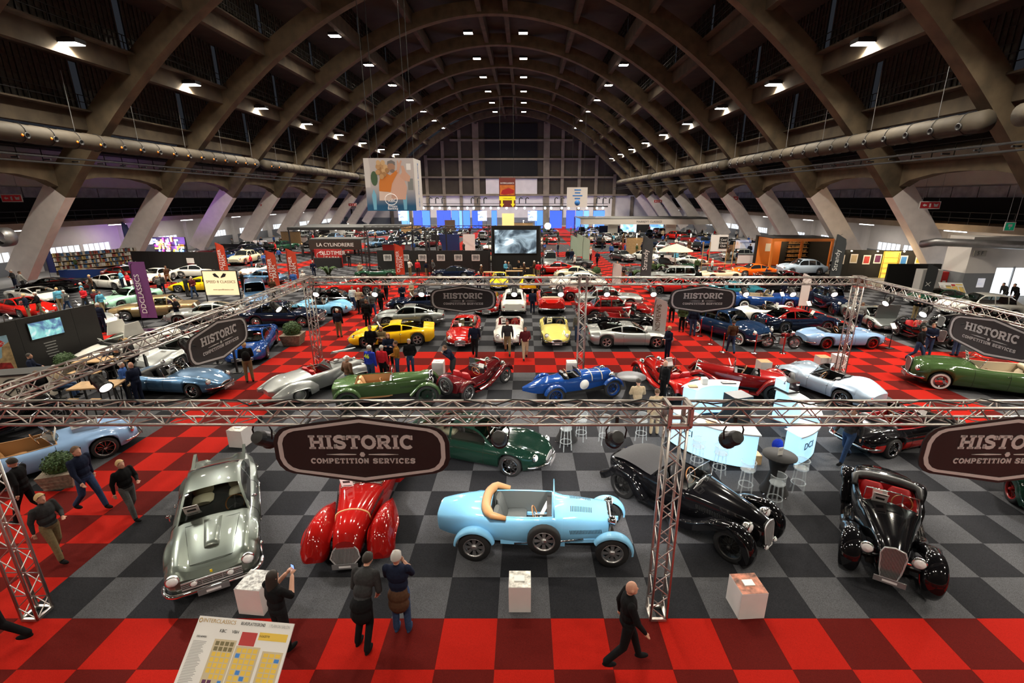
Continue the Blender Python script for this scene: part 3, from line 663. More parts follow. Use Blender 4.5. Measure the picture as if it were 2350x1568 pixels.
# ---- wheels
def wheel_meshes(style, r, w):
    def mk():
        t = MB(); k = r * .66 if style != 'wire' else r * .74
        t.lathe([(k, -w / 2), (r * .93, -w / 2), (r, -w * .3), (r, w * .3), (r * .93, w / 2), (k, w / 2)], axis='y', n=22, cap=False)
        if style in ('white',): t.lathe([(k + .01, w / 2 + .003), (r * .88, w / 2 + .003)], axis='y', n=22, mi=1, cap=False)
        b = MB(); o = w / 2
        b.lathe([(k, -o), (k, o), (k - .02, o), (k - .03, o * .5)], axis='y', n=22, cap=False)
        if style == 'wire':
            b.lathe([(.05, o * .2), (.05, o + .02), (.028, o + .05), (0, o + .05)], axis='y', n=10)
            for i in range(18):
                a = 2 * pi * i / 18; a2 = a + (.35 if i % 2 else -.35)
                b.bar((.05 * cos(a2), o * .55, .05 * sin(a2)), ((k - .02) * cos(a), o * .35 if i % 2 else -o * .3, (k - .02) * sin(a)), .009)
        elif style == 'bug':
            b.lathe([(.07, o * .3), (.075, o * .8), (.03, o + .01), (0, o + .01)], axis='y', n=12)
            for i in range(8):
                a = 2 * pi * i / 8; c, s_ = cos(a), sin(a); q = .035
                p = lambda rr, t_: (rr * c - t_ * s_, o * .55, rr * s_ + t_ * c)
                b.add([p(.06, -q * .8), p(.06, q * .8), p(k - .02, q * 1.35), p(k - .02, -q * 1.35)], [(0, 1, 2, 3)])
        elif style == 'alloy':
            b.lathe([(.06, o * .5), (.05, o * .8), (0, o * .85)], axis='y', n=10)
            for i in range(5):
                for da in (-.16, .16):
                    a = 2 * pi * i / 5 + da; a0 = 2 * pi * i / 5
                    b.bar((.05 * cos(a0), o * .7, .05 * sin(a0)), ((k - .02) * cos(a), o * .8, (k - .02) * sin(a)), .035)
        else:
            b.lathe([(k - .03, o * .6), (k * .7, o * .7), (k * .5, o), (k * .2, o * 1.1), (0, o * 1.1)], axis='y', n=20)
        return t.mesh('wheel', [TYRE, PAPER]), b.mesh('rim', [STEEL])
    return cached(('wheel', style, r, w), mk)
def add_wheel(par, style, r, w, x, y, rimm, steer=0., z=None, name='wheel'):
    t, b = wheel_meshes(style, r, w)
    o = put(name, t, par, (x, y, z if z is not None else r), (0 if y > 0 else pi) + steer)
    put('rim', b, o, mats=[rimm])
    if style in ('alloy', 'bug', 'wire') and LOD == 0:
        put('brake_drum', cached(('drum', round(r, 2)), lambda: MB().lathe([(r * .5, -.02), (r * .5, .0), (0, .0)], axis='y', n=16).mesh('brake_drum', [UNDER])), o)
    return o
LOD = 0
SIDE = [(0, .90), (.10, .95), (.30, .985), (.52, 1.), (.72, .985), (.87, .95), (.96, .90)]
TOPF = [.83, .74, .64, .53, .42, .28, .14, 0]
VSIDE = [(0, .86), (.25, .95), (.55, 1.), (.8, 1.), (.95, .975)]
VTOPF = [.93, .84, .72, .58, .42, .28, .14, 0]
class Body:
    """lofted hull: keys W, ZB, ZS, ZT, F over x (nose = +x)"""
    def __init__(s, k): s.k = k; s.x0, s.x1 = k['W'][0][0], k['W'][-1][0]; s.v = k.get('sec') == 'v'
    def g(s, n, x): q = s.k[n]; return lerpk(q, x) if isinstance(q, list) else q
    def zb(s, x):
        z = s.g('ZB', x)
        for xw, ra, zc in s.k.get('arch', ()):
            if abs(x - xw) < ra: z = max(z, zc + sqrt(max(0, ra * ra - (x - xw)**2)))
        return z
    def top(s, x, f):
        zs, zt = s.g('ZS', x), s.g('ZT', x); F = s.g('F', x) if 'F' in s.k else 0
        if s.v: return zs + (zt - zs) * sqrt(max(0, 1 - (f / .985)**2.0))
        return zs + (zt - zs) * (1 - (f / .9)**2.2) + F * math.exp(-((f - .70) / .15)**2)
    def half(s, x):
        W, zb, zs = s.g('W', x), s.zb(x), s.g('ZS', x); y0 = s.k.get('yc', 0)
        zb = min(zb, zs - .04)
        pts = [(W * b, zb + (zs - zb) * a) for a, b in (VSIDE if s.v else SIDE)]
        return pts + [(W * f, s.top(x, f)) for f in (VTOPF if s.v else TOPF)]
    def stations(s, extra=()):
        n = s.k.get('n', 34) if LOD == 0 else 20
        xs = {round(s.x0 + (s.x1 - s.x0) * (i / n), 3) for i in range(n + 1)}
        L = s.x1 - s.x0
        for d in (.004, .012, .03): xs |= {round(s.x0 + L * d, 3), round(s.x1 - L * d, 3)}
        for xw, ra, zc in s.k.get('arch', ()):
            m = 8 if LOD == 0 else 5
            for i in range(m + 1): xs.add(round(xw + ra * cos(pi * i / m), 3))
            xs |= {round(xw - ra - .003, 3), round(xw + ra + .003, 3)}
        xs |= {round(e, 3) for e in extra}
        for xk, _ in s.k['W']: xs.add(round(xk, 3))
        xs = sorted(x for x in xs if s.x0 <= x <= s.x1); out = [xs[0]]
        for x in xs[1:]:
            if x - out[-1] > .0025 : out.append(x)
        return out
    def mesh(s, name, m, hole=None, holef=.74, two=None, off=0.):
        xs = s.stations(hole or ()); y0 = s.k.get('yc', 0); rows = []
        for x in xs:
            h = s.half(x); rows.append([(x, y0 + y, z) for y, z in h] + [(x, y0 - y, z) for y, z in h[-2::-1]])
        n = len(rows[0]); tf = VTOPF if s.v else TOPF; ns = len(VSIDE if s.v else SIDE); j0 = ns + min(range(len(tf)), key=lambda i: abs(tf[i] - holef))
        b = MB(); sk = None
        if hole: sk = lambda i, j: hole[0] - .001 <= xs[i] and xs[i + 1] <= hole[1] + .001 and j0 <= j < n - 1 - j0
        b.grid(rows, 0, True, sk)
        if two is not None:
            for q, f in enumerate(b.f):
                if sum(b.v[i][2] for i in f) / 4 < two: b.m[q] = 1
        b.add(rows[0], [tuple(range(n))], 0); b.add(rows[-1], [tuple(range(n))[::-1]], 0)
        rim = None
        if hole:
            ia = min(range(len(xs)), key=lambda i: abs(xs[i] - hole[0])); ib = min(range(len(xs)), key=lambda i: abs(xs[i] - hole[1]))
            loop = [rows[i][j0] for i in range(ia, ib + 1)] + [rows[ib][j] for j in range(j0 + 1, n - 1 - j0)] + [rows[i][n - 1 - j0] for i in range(ib, ia - 1, -1)] + [rows[ia][j] for j in range(n - 2 - j0, j0, -1)]
            rim = loop
        me = b.mesh(name, m if isinstance(m, list) else [m]); return me, rim
# ---- cabin dome over a hull
def cabin(B, c):
    """c: x0,xr,xf,x1, zr roof, wb base half width, tum, split (B pillar x list)"""
    x0, xr, xf, x1, zr = c['x0'], c['xr'], c['xf'], c['x1'], c['zr']; tum = c.get('tum', .16); drop = c.get('drop', .03)
    bz = lambda x: B.top(x, .86) - .015
    hk = [(x0, bz(x0) + .005), (xr, zr - drop), ((xr + xf) / 2, zr), (xf, zr - drop), (x1, bz(x1) + .01)]
    if c.get('boxy'): hk = [(x0, bz(x0) + .005), (xr, zr - .015), (xr + .12, zr), (xf - .12, zr), (xf, zr - .02), (x1, bz(x1) + .01)]
    split = c.get('split', [(x0 + x1) / 2 - .1]); marks = {x0, xr, xf, x1}
    for q in split: marks |= {q - .035, q + .035}
    wf, wr_ = x1 - .07, xf + .03; rf0, rf1 = x0 + .08, xr - .02
    s0, s1 = c.get('sx', (x0 + .30, x1 - .26)); marks |= {wf, wr_, rf0, rf1, s0, s1}
    n = 16 if LOD == 0 else 8
    xs = sorted({round(x0 + (x1 - x0) * i / n, 3) for i in range(n + 1)} | {round(q, 3) for q in marks}); ys = [xs[0]]
    for x in xs[1:]:
        if x - ys[-1] > .004: ys.append(x)
    xs = ys; rows = []
    for x in xs:
        z0, h = bz(x), max(lerpk(hk, x), bz(x) + .004); hh = h - z0; W = B.g('W', x); t = (x - x0) / (x1 - x0)
        cw = c['wb'] * W * (1 - .10 * (2 * t - 1)**4) if 'wb' in c else .84 * W
        H = zr - min(bz(x0), bz(x1)); yr = cw - tum * hh / H; hf = []
        for a in (0, .09, .5, .86): hf.append((cw - (cw - yr) * a**1.3, z0 + hh * a * .97))
        for f in (.94, .82, .6, .38, .19, 0): hf.append((yr * f, h - .05 * (f**3) * min(1, hh * 2) - .0 * f))
        rows.append([(x, y, z) for y, z in hf] + [(x, -y, z) for y, z in hf[-2::-1]])
    m = len(rows[0]); top0 = 4
    def kind(i, j):
        xm = (xs[i] + xs[i + 1]) / 2; jj = min(j, m - 2 - j)
        if wr_ < xm < wf and jj >= top0: return 'windshield'
        if rf0 < xm < rf1 and jj >= top0 + (0 if c.get('bigrear') else 1): return 'rear_window'
        if s0 < xm < s1 and 1 <= jj <= 2 and all(abs(xm - q) > .034 for q in split):
            k = sum(xm > q for q in split); return ('side_window', j < m / 2, k)
        return None
    cells = {}
    for i in range(len(xs) - 1):
        for j in range(m - 1): cells.setdefault(kind(i, j), []).append((i, j))
    out = []
    for kd, cl in cells.items():
        cs = set(cl); b = MB(); b.grid(rows, 0, True, lambda i, j: (i, j) not in cs)
        nm = 'cabin' if kd is None else (kd if isinstance(kd, str) else kd[0]); used = sorted({i for f in b.f for i in f}); rm = {q: i for i, q in enumerate(used)}
        b.v = [b.v[i] for i in used]; b.f = [[rm[i] for i in f] for f in b.f]
        out.append((nm, b.mesh(nm, [GLS if LOD == 0 else GLSD] if kd is not None else [TYRE])))
    return out
# ---- small parts
def lamp_mesh(r, dep=.06, ring=True):
    def mk():
        b = MB(); b.lathe([(r, -.02), (r * 1.06, 0), (r * 1.04, dep * .4), (r * .93, dep * .5)], axis='x', n=16, mi=1)
        b.lathe([(r * .93, dep * .4), (r * .7, dep * .8), (r * .35, dep), (0, dep * 1.05)], axis='x', n=16, mi=0)
        return b.mesh('headlight', [LENSW, CHROME])
    return cached(('lamp', r, dep), mk)
def bucket_mesh(r):
    def mk():
        b = MB(); b.lathe([(0, -r * 1.5), (r * .4, -r * 1.35), (r * .8, -r * .8), (r, -.02), (r * 1.05, 0), (r * .95, .02)], axis='x', n=16, mi=1)
        b.lathe([(r * .95, .01), (r * .6, .04), (0, .06)], axis='x', n=16, mi=0); return b.mesh('headlight', [LENSW, CHROME])
    return cached(('bucket', r), mk)
def seat_mesh(w=.46):
    def mk():
        b = MB(); n = 6
        def pad(p0, p1, th):
            rows = []
            for i in range(n + 1):
                t = i / n; c = Vector(p0).lerp(Vector(p1), t); e = 1 - abs(2 * t - 1)**6 * .3
                rows.append([(c.x + th * .5 * sin(a) * e * (p1[2] - p0[2] > .2) , w / 2 * cos(a) * (e * .9 + .1), c.z + th * .5 * sin(a) * e * (1 if p1[2] - p0[2] < .2 else .25)) for a in [2 * pi * k / 12 for k in range(13)]])
            b.grid(rows, 0, True); b.add(rows[0][:-1], [tuple(range(12))]); b.add(rows[-1][:-1], [tuple(range(12))[::-1]])
        pad((-.22, 0, .12), (.28, 0, .15), .16); pad((-.2, 0, .12), (-.36, 0, .62), .16)
        return b.mesh('seat', [LEATH['black']])
    return cached(('seat', w), mk)
def wheel_ring(r=.19):
    def mk():
        b = MB(); b.tube([(0, r * cos(2 * pi * i / 18), r * sin(2 * pi * i / 18)) for i in range(18)], .013, 6, closed=True)
        for i in range(3): a = pi / 2 + 2 * pi * i / 3; b.bar((0, 0, 0), (0, r * cos(a), r * sin(a)), .018, mi=1)
        b.bar((0, 0, 0), (.35, 0, -.12), .03, mi=1); return b.mesh('steering_wheel', [WOODR, STEEL])
    return cached(('steer', r), mk)
def placard(par, x, y, z, rz=0., tilt=.5, w=.27, h=.36):
    o = put('info_sheet', cached(('sheet', w, h), lambda: MB().box(-.004, .004, -w / 2, w / 2, 0, h).box(.004, .006, -w * .3, w * .3, h * .42, h * .62, 1).box(.004, .006, -w * .35, w * .35, h * .08, h * .14, 1).box(.004, .006, -w * .4, w * .4, h * .84, h * .92, 1).mesh('info_sheet', [PAPER, INKB])), par, (x, y, z))
    o.rotation_euler = (0, -tilt, rz); return o
def bumper_path(B, front, z, off=.06, back=.45, n=9):
    xe = B.x1 if front else B.x0; s = 1 if front else -1; P = []
    for i in range(n + 1):
        x = xe - s * back * (1 - sin(pi / 2 * i / n)); P.append((x + s * off, B.g('W', x) * .99 + off * (1 - i / n) * .6))
    P.append((xe + s * off, 0)); full = [(x, y, z) for x, y in P] + [(x, -y, z) for x, y in P[-2::-1]]
    return full
def interior(par, x0, x1, W, zf, col, steer=True, rows=1, side=1, zs=None):
    s = seat_mesh(); zb = zf
    for r_ in range(rows):
        for q in (-1, 1):
            put('seat', s, par, (x0 + .42 + (-.75 * r_), q * W * .46, zb), mats=[LEATH[col]])
    MB().box(x0 - .8 * (rows - 1), x1, -W * .82, W * .82, zb - .02, zb + .02).build('cabin_floor', UNDER, par)
    MB().box(x1 - .12, x1 - .02, -W * .8, W * .8, zb + .35, zb + .55).build('dashboard', LEATH['black'], par)
    if steer:
        q = put('steering_wheel', wheel_ring(), par, (x1 - .38, side * W * .46, zb + .52)); q.rotation_euler = (0, -.35, 0)
def lining(o, rim, key, col, zf):
    def mk():
        cx = sum(p[0] for p in rim) / len(rim); L = rim + rim[:1]
        return MB().grid([[(cx + (x - cx) * .985, y * .975, z - .012) for x, y, z in L], [(cx + (x - cx) * .96, y * .95, zf) for x, y, z in L]], 0, True).mesh('cockpit_lining', [TYRE])
    put('cockpit_lining', cached((key, 'lining'), mk), o, mats=[LEATH[col]])
def grille(par, x, z, w, h, style='rect', bars=8, slope=0.):
    o = empty('grille', (x, 0, z)); o.parent = par; o.rotation_euler = (0, -slope, 0)
    if style == 'oval': P = [(w / 2 * cos(2 * pi * i / 24), h / 2 * sin(2 * pi * i / 24)) for i in range(24)]
    elif style == 'horse': P = [(w * .36, -h / 2), (w * .48, -h * .3), (w * .5, .0), (w * .48, h * .25), (w * .36, h * .42), (0, h * .5), (-w * .36, h * .42), (-w * .48, h * .25), (-w * .5, 0), (-w * .48, -h * .3), (-w * .36, -h / 2)]
    elif style == 'heart': P = [(0, -h / 2), (w * .3, -h * .46), (w * .5, -h * .22), (w * .42, .02), (w * .24, h * .26), (w * .16, h * .45), (0, h * .52), (-w * .16, h * .45), (-w * .24, h * .26), (-w * .42, .02), (-w * .5, -h * .22), (-w * .3, -h * .46)]
    elif style == 'shield': P = [(w * .3, -h / 2), (w * .42, -h * .2), (w * .5, h * .3), (w * .4, h * .46), (0, h * .52), (-w * .4, h * .46), (-w * .5, h * .3), (-w * .42, -h * .2), (-w * .3, -h / 2)]
    else: P = [(w / 2, -h / 2), (w / 2, h / 2), (-w / 2, h / 2), (-w / 2, -h / 2)]
    MB().prism(P, -.04, .01, plane='yz').build('grille_back', UNDER, o)
    MB().tube([(.015, y, z_) for y, z_ in P], .016, 6, closed=True).build('grille_surround', GRM, o)
    b = MB(); vert = style in ('horse', 'heart', 'shield', 'vert')
    for i in range(bars):
        t = -.5 + (i + .5) / bars
        if vert:
            y = t * w; zz = [p[1] for k, p in enumerate(P)]; lim = []
            for k in range(len(P)):
                (a, b0), (c, d) = P[k], P[(k + 1) % len(P)]
                if (a - y) * (c - y) < 0: lim.append(b0 + (d - b0) * (y - a) / (c - a))
            if len(lim) > 1: b.bar((.018, y, min(lim)), (.018, y, max(lim)), .35 * w / bars)
        else:
            z_ = t * h; ww = w / 2 * (sqrt(max(0, 1 - (2 * t)**2)) if style == 'oval' else 1); b.bar((.018, -ww, z_), (.018, ww, z_), .012)
    if style in ('rect', 'oval') and bars > 2:
        for i in range(5 if LOD == 0 else 0): y = w * (-.5 + (i + 1) / 6); zz = h / 2 * (sqrt(max(0, 1 - (2 * y / w)**2)) if style == 'oval' else 1); b.bar((.016, y, -zz), (.016, y, zz), .012)
    b.build('grille_bars', GRM, o)
# ---- generic post-war car
KINDS = {}
def K(name, **k): KINDS[name] = k
def modern(kind, col, lod=0, roof=None, rimc=None, seat=None, par=None, placards=1, plate=True):
    """builds the parts of a hull-bodied car under par"""
    global LOD
    LOD = lod; k = KINDS[kind]; B = k.setdefault('B', Body(k)); pm = paint(col); o = par
    def bodyf():
        if k.get('cab'):
            c = k['cab']; return B.mesh('body', [TYRE, TYRE], hole=(c['x0'] + .22, c['x1'] - .14) if lod == 0 else None, holef=.74, two=k.get('two'))
        return B.mesh('body', [TYRE, TYRE], hole=k['open'] , holef=k.get('holef', .74), two=k.get('two'))
    me, rim = cached((kind, lod, 'body'), bodyf)
    put('body', me, o, mats=[pm, paint(roof) if (roof and k.get('two')) else pm])
    W = max(v for _, v in k['W']); hx = [a for a, _, _ in k['arch']]
    put('underbody', cached((kind, 'under'), lambda: MB().box(B.x0 + .25, B.x1 - .3, -W * .62, W * .62, .16, .42).mesh('underbody', [UNDER])), o)
    r, ww = k.get('wr', .33), k.get('ww', .2); rm = {'chrome': CHROME, 'steel': STEEL, 'black': BLACK, 'gold': LEATH['tan']}.get(rimc or k.get('rimc', 'steel'), STEEL) if (rimc or '') not in PAINT else paint(rimc)
    for x in hx:
        for s in (-1, 1): add_wheel(o, k.get('wheel', 'disc') if lod == 0 else 'disc', r, ww, x, s * (B.g('W', x) * .97 - ww / 2), rm)
    if k.get('cab'):
        for nm, m_ in cached((kind, lod, 'cab'), lambda: cabin(B, k['cab'])):
            put(nm, m_, o, mats=[paint(roof or col)] if nm == 'cabin' else None)
        if lod == 0:
            c = k['cab']; interior(o, c['x0'] + .35 + (.8 if k.get('rows', 1) > 1 else 0), c['x1'] - .15, B.g('W', 0), .30, seat or 'black', rows=k.get('rows', 1))
            if placards: placard(o, c['x1'] - .30, -.45 * B.g('W', 0), B.top(c['x1'], 0) + .02, tilt=-.5)
    else:
        x0, x1 = k['open']
        put('cockpit_trim', cached((kind, lod, 'rim'), lambda: MB().tube(rim, .018, 6, closed=True).mesh('cockpit_trim', [TYRE])), o, mats=[LEATH[seat or 'black']])
        lining(o, rim, (kind, lod), seat or 'black', .28)
        interior(o, x0, x1, B.g('W', 0) * .85, .28, seat or 'black', rows=1)
        Wc = B.g('W', x1) * k.get('holef', .74)
        wz, wh = B.top(x1, .4), k.get('wsh', .34)
        def wsf():
            n = 8; lo, hi = [], []
            for i in range(n + 1):
                t = -1 + 2 * i / n; lo.append((x1 + .10 - .16 * t * t, t * Wc * 1.02, B.top(x1, abs(t) * .74) - .01)); hi.append((x1 - .12 - .14 * t * t, t * Wc * .94, wz + wh - .02 * t * t))
            g = MB().grid([lo, hi], 0, True).mesh('windshield', [GLS]); fr = MB().tube(lo + hi[::-1], .014, 6, closed=True).mesh('windshield_frame', [CHROME]); return g, fr
        g, fr = cached((kind, 'ws'), wsf); q = put('windshield', g, o); put('windshield_frame', fr, q)
        if placards and lod == 0: placard(o, x1 - .02, -.3, wz + .02, tilt=-.3)
    if k.get('soft'):
        xs = k['open'][0]; put('folded_hood', cached((kind, 'soft'), lambda: MB().tube([(xs + .02, y, B.top(xs, .2) + .03 - .04 * (abs(y) / W)**2) for y in [W * .7 * (i / 6 - 1) for i in range(13)]], [.06] + [.11] * 11 + [.06], 8).mesh('folded_hood', [TYRE])), o, mats=[LEATH[k['soft']]])
    def frontlamps():
        for (x, y, z, rr) in k.get('lights', ()):
            for s in (-1, 1): put('headlight', lamp_mesh(round(rr * 1.15, 3), .10), o, (x + .05, s * y, z))
        for (x, y, z, rr) in k.get('fogs', ()):
            for s in (-1, 1): put('fog_light', lamp_mesh(rr, .05), o, (x, s * y, z))
    frontlamps()
    for (x, y, z, a, b_, c_) in k.get('tails', ()):
        for s in (-1, 1): put('tail_light', cached((kind, 'tl', x, y), lambda: MB().ell((0, 0, 0), (a, b_, c_), 10, 6).mesh('tail_light', [LENSR])), o, (x, s * y, z))
    if 'grille' in k: grille(o, *k['grille'])
    for fr, z, rr in k.get('bumpers', ()):
        put('bumper', cached((kind, 'bump', fr), lambda: MB().tube(bumper_path(B, fr, z, off=k.get('boff', .06)), [.02] + [rr] * 19 + [.02], 8).mesh('bumper', [CHROME])), o)
    if plate and lod == 0: put('number_plate', cached('plate', lambda: MB().box(-.01, .01, -.26, .26, -.06, .06).box(.01, .014, -.12, .12, -.022, .022, 1).mesh('number_plate', [PLATE, LENSW])), o, (B.x1 + k.get('boff', .06) + .06, 0, .33))
    if lod == 0:
        for s in (-1, 1):
            xd = k.get('doorx', -.45)
            put('door_handle', cached('dh', lambda: MB().tube([(-.07, 0, 0), (-.05, .03, 0), (.05, .03, 0), (.07, 0, 0)], .01, 5).mesh('door_handle', [CHROME])), o, (xd, s * (B.g('W', xd) * .96 - (.02 if s > 0 else -.02)), B.g('ZS', xd) - .12), 0 if s > 0 else pi)
            for xx in k.get('seams', ()):                 # door shut lines
                hp = B.half(xx); P = [(xx, s * (y + .002), z) for y, z in hp[:8]]
                put('shut_line', cached((kind, 'seam', xx, s), lambda: MB().tube(P, .005, 4, caps=False).mesh('shut_line', [UNDER])), o)
    for e in k.get('extra', ()): e(o, B, col, lod)
    LOD = 0
    return o
R_ = .36
def arcs(xf, xr, ra=.375, zc=.33): return [(xr, ra, zc), (xf, ra, zc)]
K('gt50', W=[(-2.3, .50), (-2.24, .62), (-2.0, .76), (-1.2, .83), (0, .84), (1.3, .84), (1.95, .80), (2.15, .70), (2.2, .60)], ZB=[(-2.3, .42), (-1.9, .24), (1.8, .22), (2.2, .36)],
  ZS=[(-2.3, .72), (-2.0, .82), (-1.2, .84), (0, .84), (1.4, .80), (2.0, .72), (2.2, .62)], ZT=[(-2.3, .74), (-1.9, .84), (-1.0, .92), (.6, .93), (1.4, .84), (2.0, .70), (2.2, .58)],
  F=[(-2.3, .10), (-2.1, .13), (-1.5, .09), (-.6, .0), (.6, .02), (1.4, .09), (2.0, .09), (2.2, .02)], arch=arcs(1.35, -1.2, .38), wheel='wire', rimc='chrome', wr=.34, ww=.19,
  cab=dict(x0=-1.75, xr=-.85, xf=.05, x1=.78, zr=1.34, tum=.19, split=[-.62], sx=(-1.15, .52), bigrear=True), lights=[(2.10, .62, .66, .10)], fogs=[(2.23, .30, .52, .065)], tails=[(-2.28, .55, .7, .03, .05, .1)],
  grille=(2.215, .50, 1.0, .15, 'rect', 4, 0), bumpers=[(True, .36, .045), (False, .42, .045)], seams=(.62, -.58))
K('gt60', W=[(-2.15, .55), (-2.1, .68), (-1.8, .78), (-.9, .83), (.4, .82), (1.4, .82), (1.9, .72), (2.2, .48), (2.28, .36)], ZB=[(-2.15, .42), (-1.8, .24), (1.7, .22), (2.28, .38)],
  ZS=[(-2.15, .80), (-1.6, .82), (-.6, .80), (.6, .78), (1.5, .76), (2.1, .64), (2.28, .54)], ZT=[(-2.15, .82), (-1.6, .86), (0, .88), (1.2, .84), (1.9, .72), (2.28, .56)],
  F=[(-2.1, .02), (-1.2, .06), (-.3, .01), (.8, .02), (1.4, .07), (1.9, .05), (2.28, 0)], arch=arcs(1.35, -1.15), wheel='wire', rimc='chrome', ww=.2,
  cab=dict(x0=-1.95, xr=-.55, xf=.12, x1=.82, zr=1.26, tum=.22, split=[-.55], sx=(-1.2, .55)), lights=[(1.97, .58, .62, .095)], tails=[(-2.12, .55, .68, .03, .09, .05)], grille=(2.27, .46, .55, .16, 'oval', 5, 0), bumpers=[(True, .38, .035), (False, .44, .035)], seams=(.55, -.5))
K('sedan', W=[(-2.35, .66), (-2.3, .76), (-1.9, .84), (0, .87), (1.6, .86), (2.2, .80), (2.3, .70)], ZB=[(-2.35, .40), (-2, .26), (1.9, .25), (2.3, .36)], ZS=[(-2.35, .86), (-1.5, .90), (0, .90), (1.6, .86), (2.3, .76)],
  ZT=[(-2.35, .88), (-1.5, .95), (0, .98), (1.3, .96), (2.2, .84), (2.3, .78)], F=[(-2.3, .03), (0, 0), (1.5, .03), (2.3, .03)], arch=arcs(1.4, -1.35), wr=.33, wheel='disc', rimc='chrome', rows=2,
  cab=dict(x0=-1.45, xr=-.95, xf=.3, x1=.85, zr=1.44, tum=.15, split=[-.25, -.95], sx=(-1.3, .6), boxy=True), lights=[(2.24, .62, .68, .095)], tails=[(-2.32, .62, .68, .04, .1, .06)], grille=(2.3, .60, .85, .22, 'rect', 6, 0), bumpers=[(True, .42, .05), (False, .44, .05)], seams=(.6, -.25))
K('saloon50', W=[(-2.4, .60), (-2.3, .74), (-1.8, .88), (0, .92), (1.5, .90), (2.1, .84), (2.35, .70)], ZB=[(-2.4, .42), (-2, .28), (1.9, .27), (2.35, .4)], ZS=[(-2.4, .84), (-1.6, .98), (0, 1.0), (1.4, .98), (2.1, .88), (2.35, .72)],
  ZT=[(-2.4, .88), (-1.6, 1.1), (0, 1.12), (1.2, 1.12), (2.1, .98), (2.35, .8)], F=[(-2.3, .02), (-1.2, .03), (0, .0), (1.5, .08), (2.1, .08), (2.35, .02)], arch=arcs(1.5, -1.4, .39, .34), wr=.35, wheel='white', rimc='chrome', rows=2,
  cab=dict(x0=-1.95, xr=-.9, xf=.35, x1=.92, zr=1.62, tum=.20, split=[-.2, -.95], sx=(-1.4, .7)), lights=[(2.2, .66, .84, .11)], tails=[(-2.34, .62, .75, .04, .06, .09)], grille=(2.33, .56, 1.1, .28, 'rect', 6, 0), bumpers=[(True, .44, .06), (False, .46, .06)], seams=(.7, -.2))
K('super', W=[(-2.2, .78), (-2.15, .88), (-1.5, .95), (-.5, .93), (.6, .91), (1.4, .95), (2.0, .80), (2.25, .58), (2.3, .45)], ZB=[(-2.2, .42), (-1.9, .2), (1.9, .17), (2.3, .28)], ZS=[(-2.2, .86), (-1.4, .86), (0, .78), (1.4, .70), (2.0, .58), (2.3, .44)],
  ZT=[(-2.2, .90), (-1.4, .96), (0, .90), (1.0, .76), (1.8, .62), (2.3, .44)], F=[(-2.2, .02), (-1.3, .07), (-.3, .0), (1.3, .11), (1.8, .05), (2.3, 0)], arch=arcs(1.32, -1.3, .385, .345), wheel='alloy', wr=.345, ww=.26, rimc='steel',
  cab=dict(x0=-1.85, xr=-.45, xf=.1, x1=1.0, zr=1.2, tum=.26, split=[-.5], sx=(-1.05, .72), bigrear=True), lights=[(1.9, .66, .60, .09)], tails=[(-2.2, .65, .76, .03, .14, .05)], grille=(2.28, .32, .9, .13, 'rect', 3, 0), seams=(.7, -.42), boff=.01)
K('nine11', W=[(-2.15, .60), (-2.05, .74), (-1.4, .86), (-.4, .83), (.6, .80), (1.3, .80), (1.8, .70), (2.08, .50), (2.12, .42)], ZB=[(-2.15, .44), (-1.8, .22), (1.8, .2), (2.12, .34)], ZS=[(-2.15, .74), (-1.4, .86), (0, .82), (1.3, .76), (1.9, .66), (2.12, .50)],
  ZT=[(-2.15, .76), (-1.4, .94), (0, .9), (1.0, .80), (1.8, .66), (2.12, .50)], F=[(-2.1, .01), (-1.2, .03), (0, 0), (1.3, .11), (1.75, .08), (2.12, 0)], arch=arcs(1.22, -1.15, .37), wheel='alloy', ww=.23,
  cab=dict(x0=-2.0, xr=-.45, xf=.2, x1=.85, zr=1.29, tum=.24, split=[-.45], sx=(-1.2, .6)), lights=[(1.75, .60, .72, .115)], tails=[(-2.13, .55, .70, .03, .16, .05)], bumpers=[(True, .40, .04), (False, .45, .04)], seams=(.58, -.5), boff=.03)
K('bubble', W=[(-2.0, .50), (-1.9, .66), (-1.2, .80), (0, .82), (1.2, .80), (1.75, .66), (1.95, .48)], ZB=[(-2.0, .42), (-1.7, .25), (1.6, .24), (1.95, .36)], ZS=[(-2.0, .66), (-1.3, .84), (0, .86), (1.2, .80), (1.95, .58)],
  ZT=[(-2.0, .68), (-1.3, 1.0), (0, .98), (1.0, .92), (1.95, .60)], F=[(-1.9, 0), (-1, .03), (0, 0), (1.2, .09), (1.7, .07), (1.95, 0)], arch=arcs(1.15, -1.1, .37), wheel='disc', rimc='chrome', cab=dict(x0=-1.8, xr=-.5, xf=.2, x1=.75, zr=1.34, tum=.22, split=[-.4], sx=(-1.1, .5)),
  lights=[(1.72, .52, .70, .10)], tails=[(-1.95, .5, .62, .03, .05, .05)], bumpers=[(True, .38, .04), (False, .40, .04)], seams=(.5, -.45))
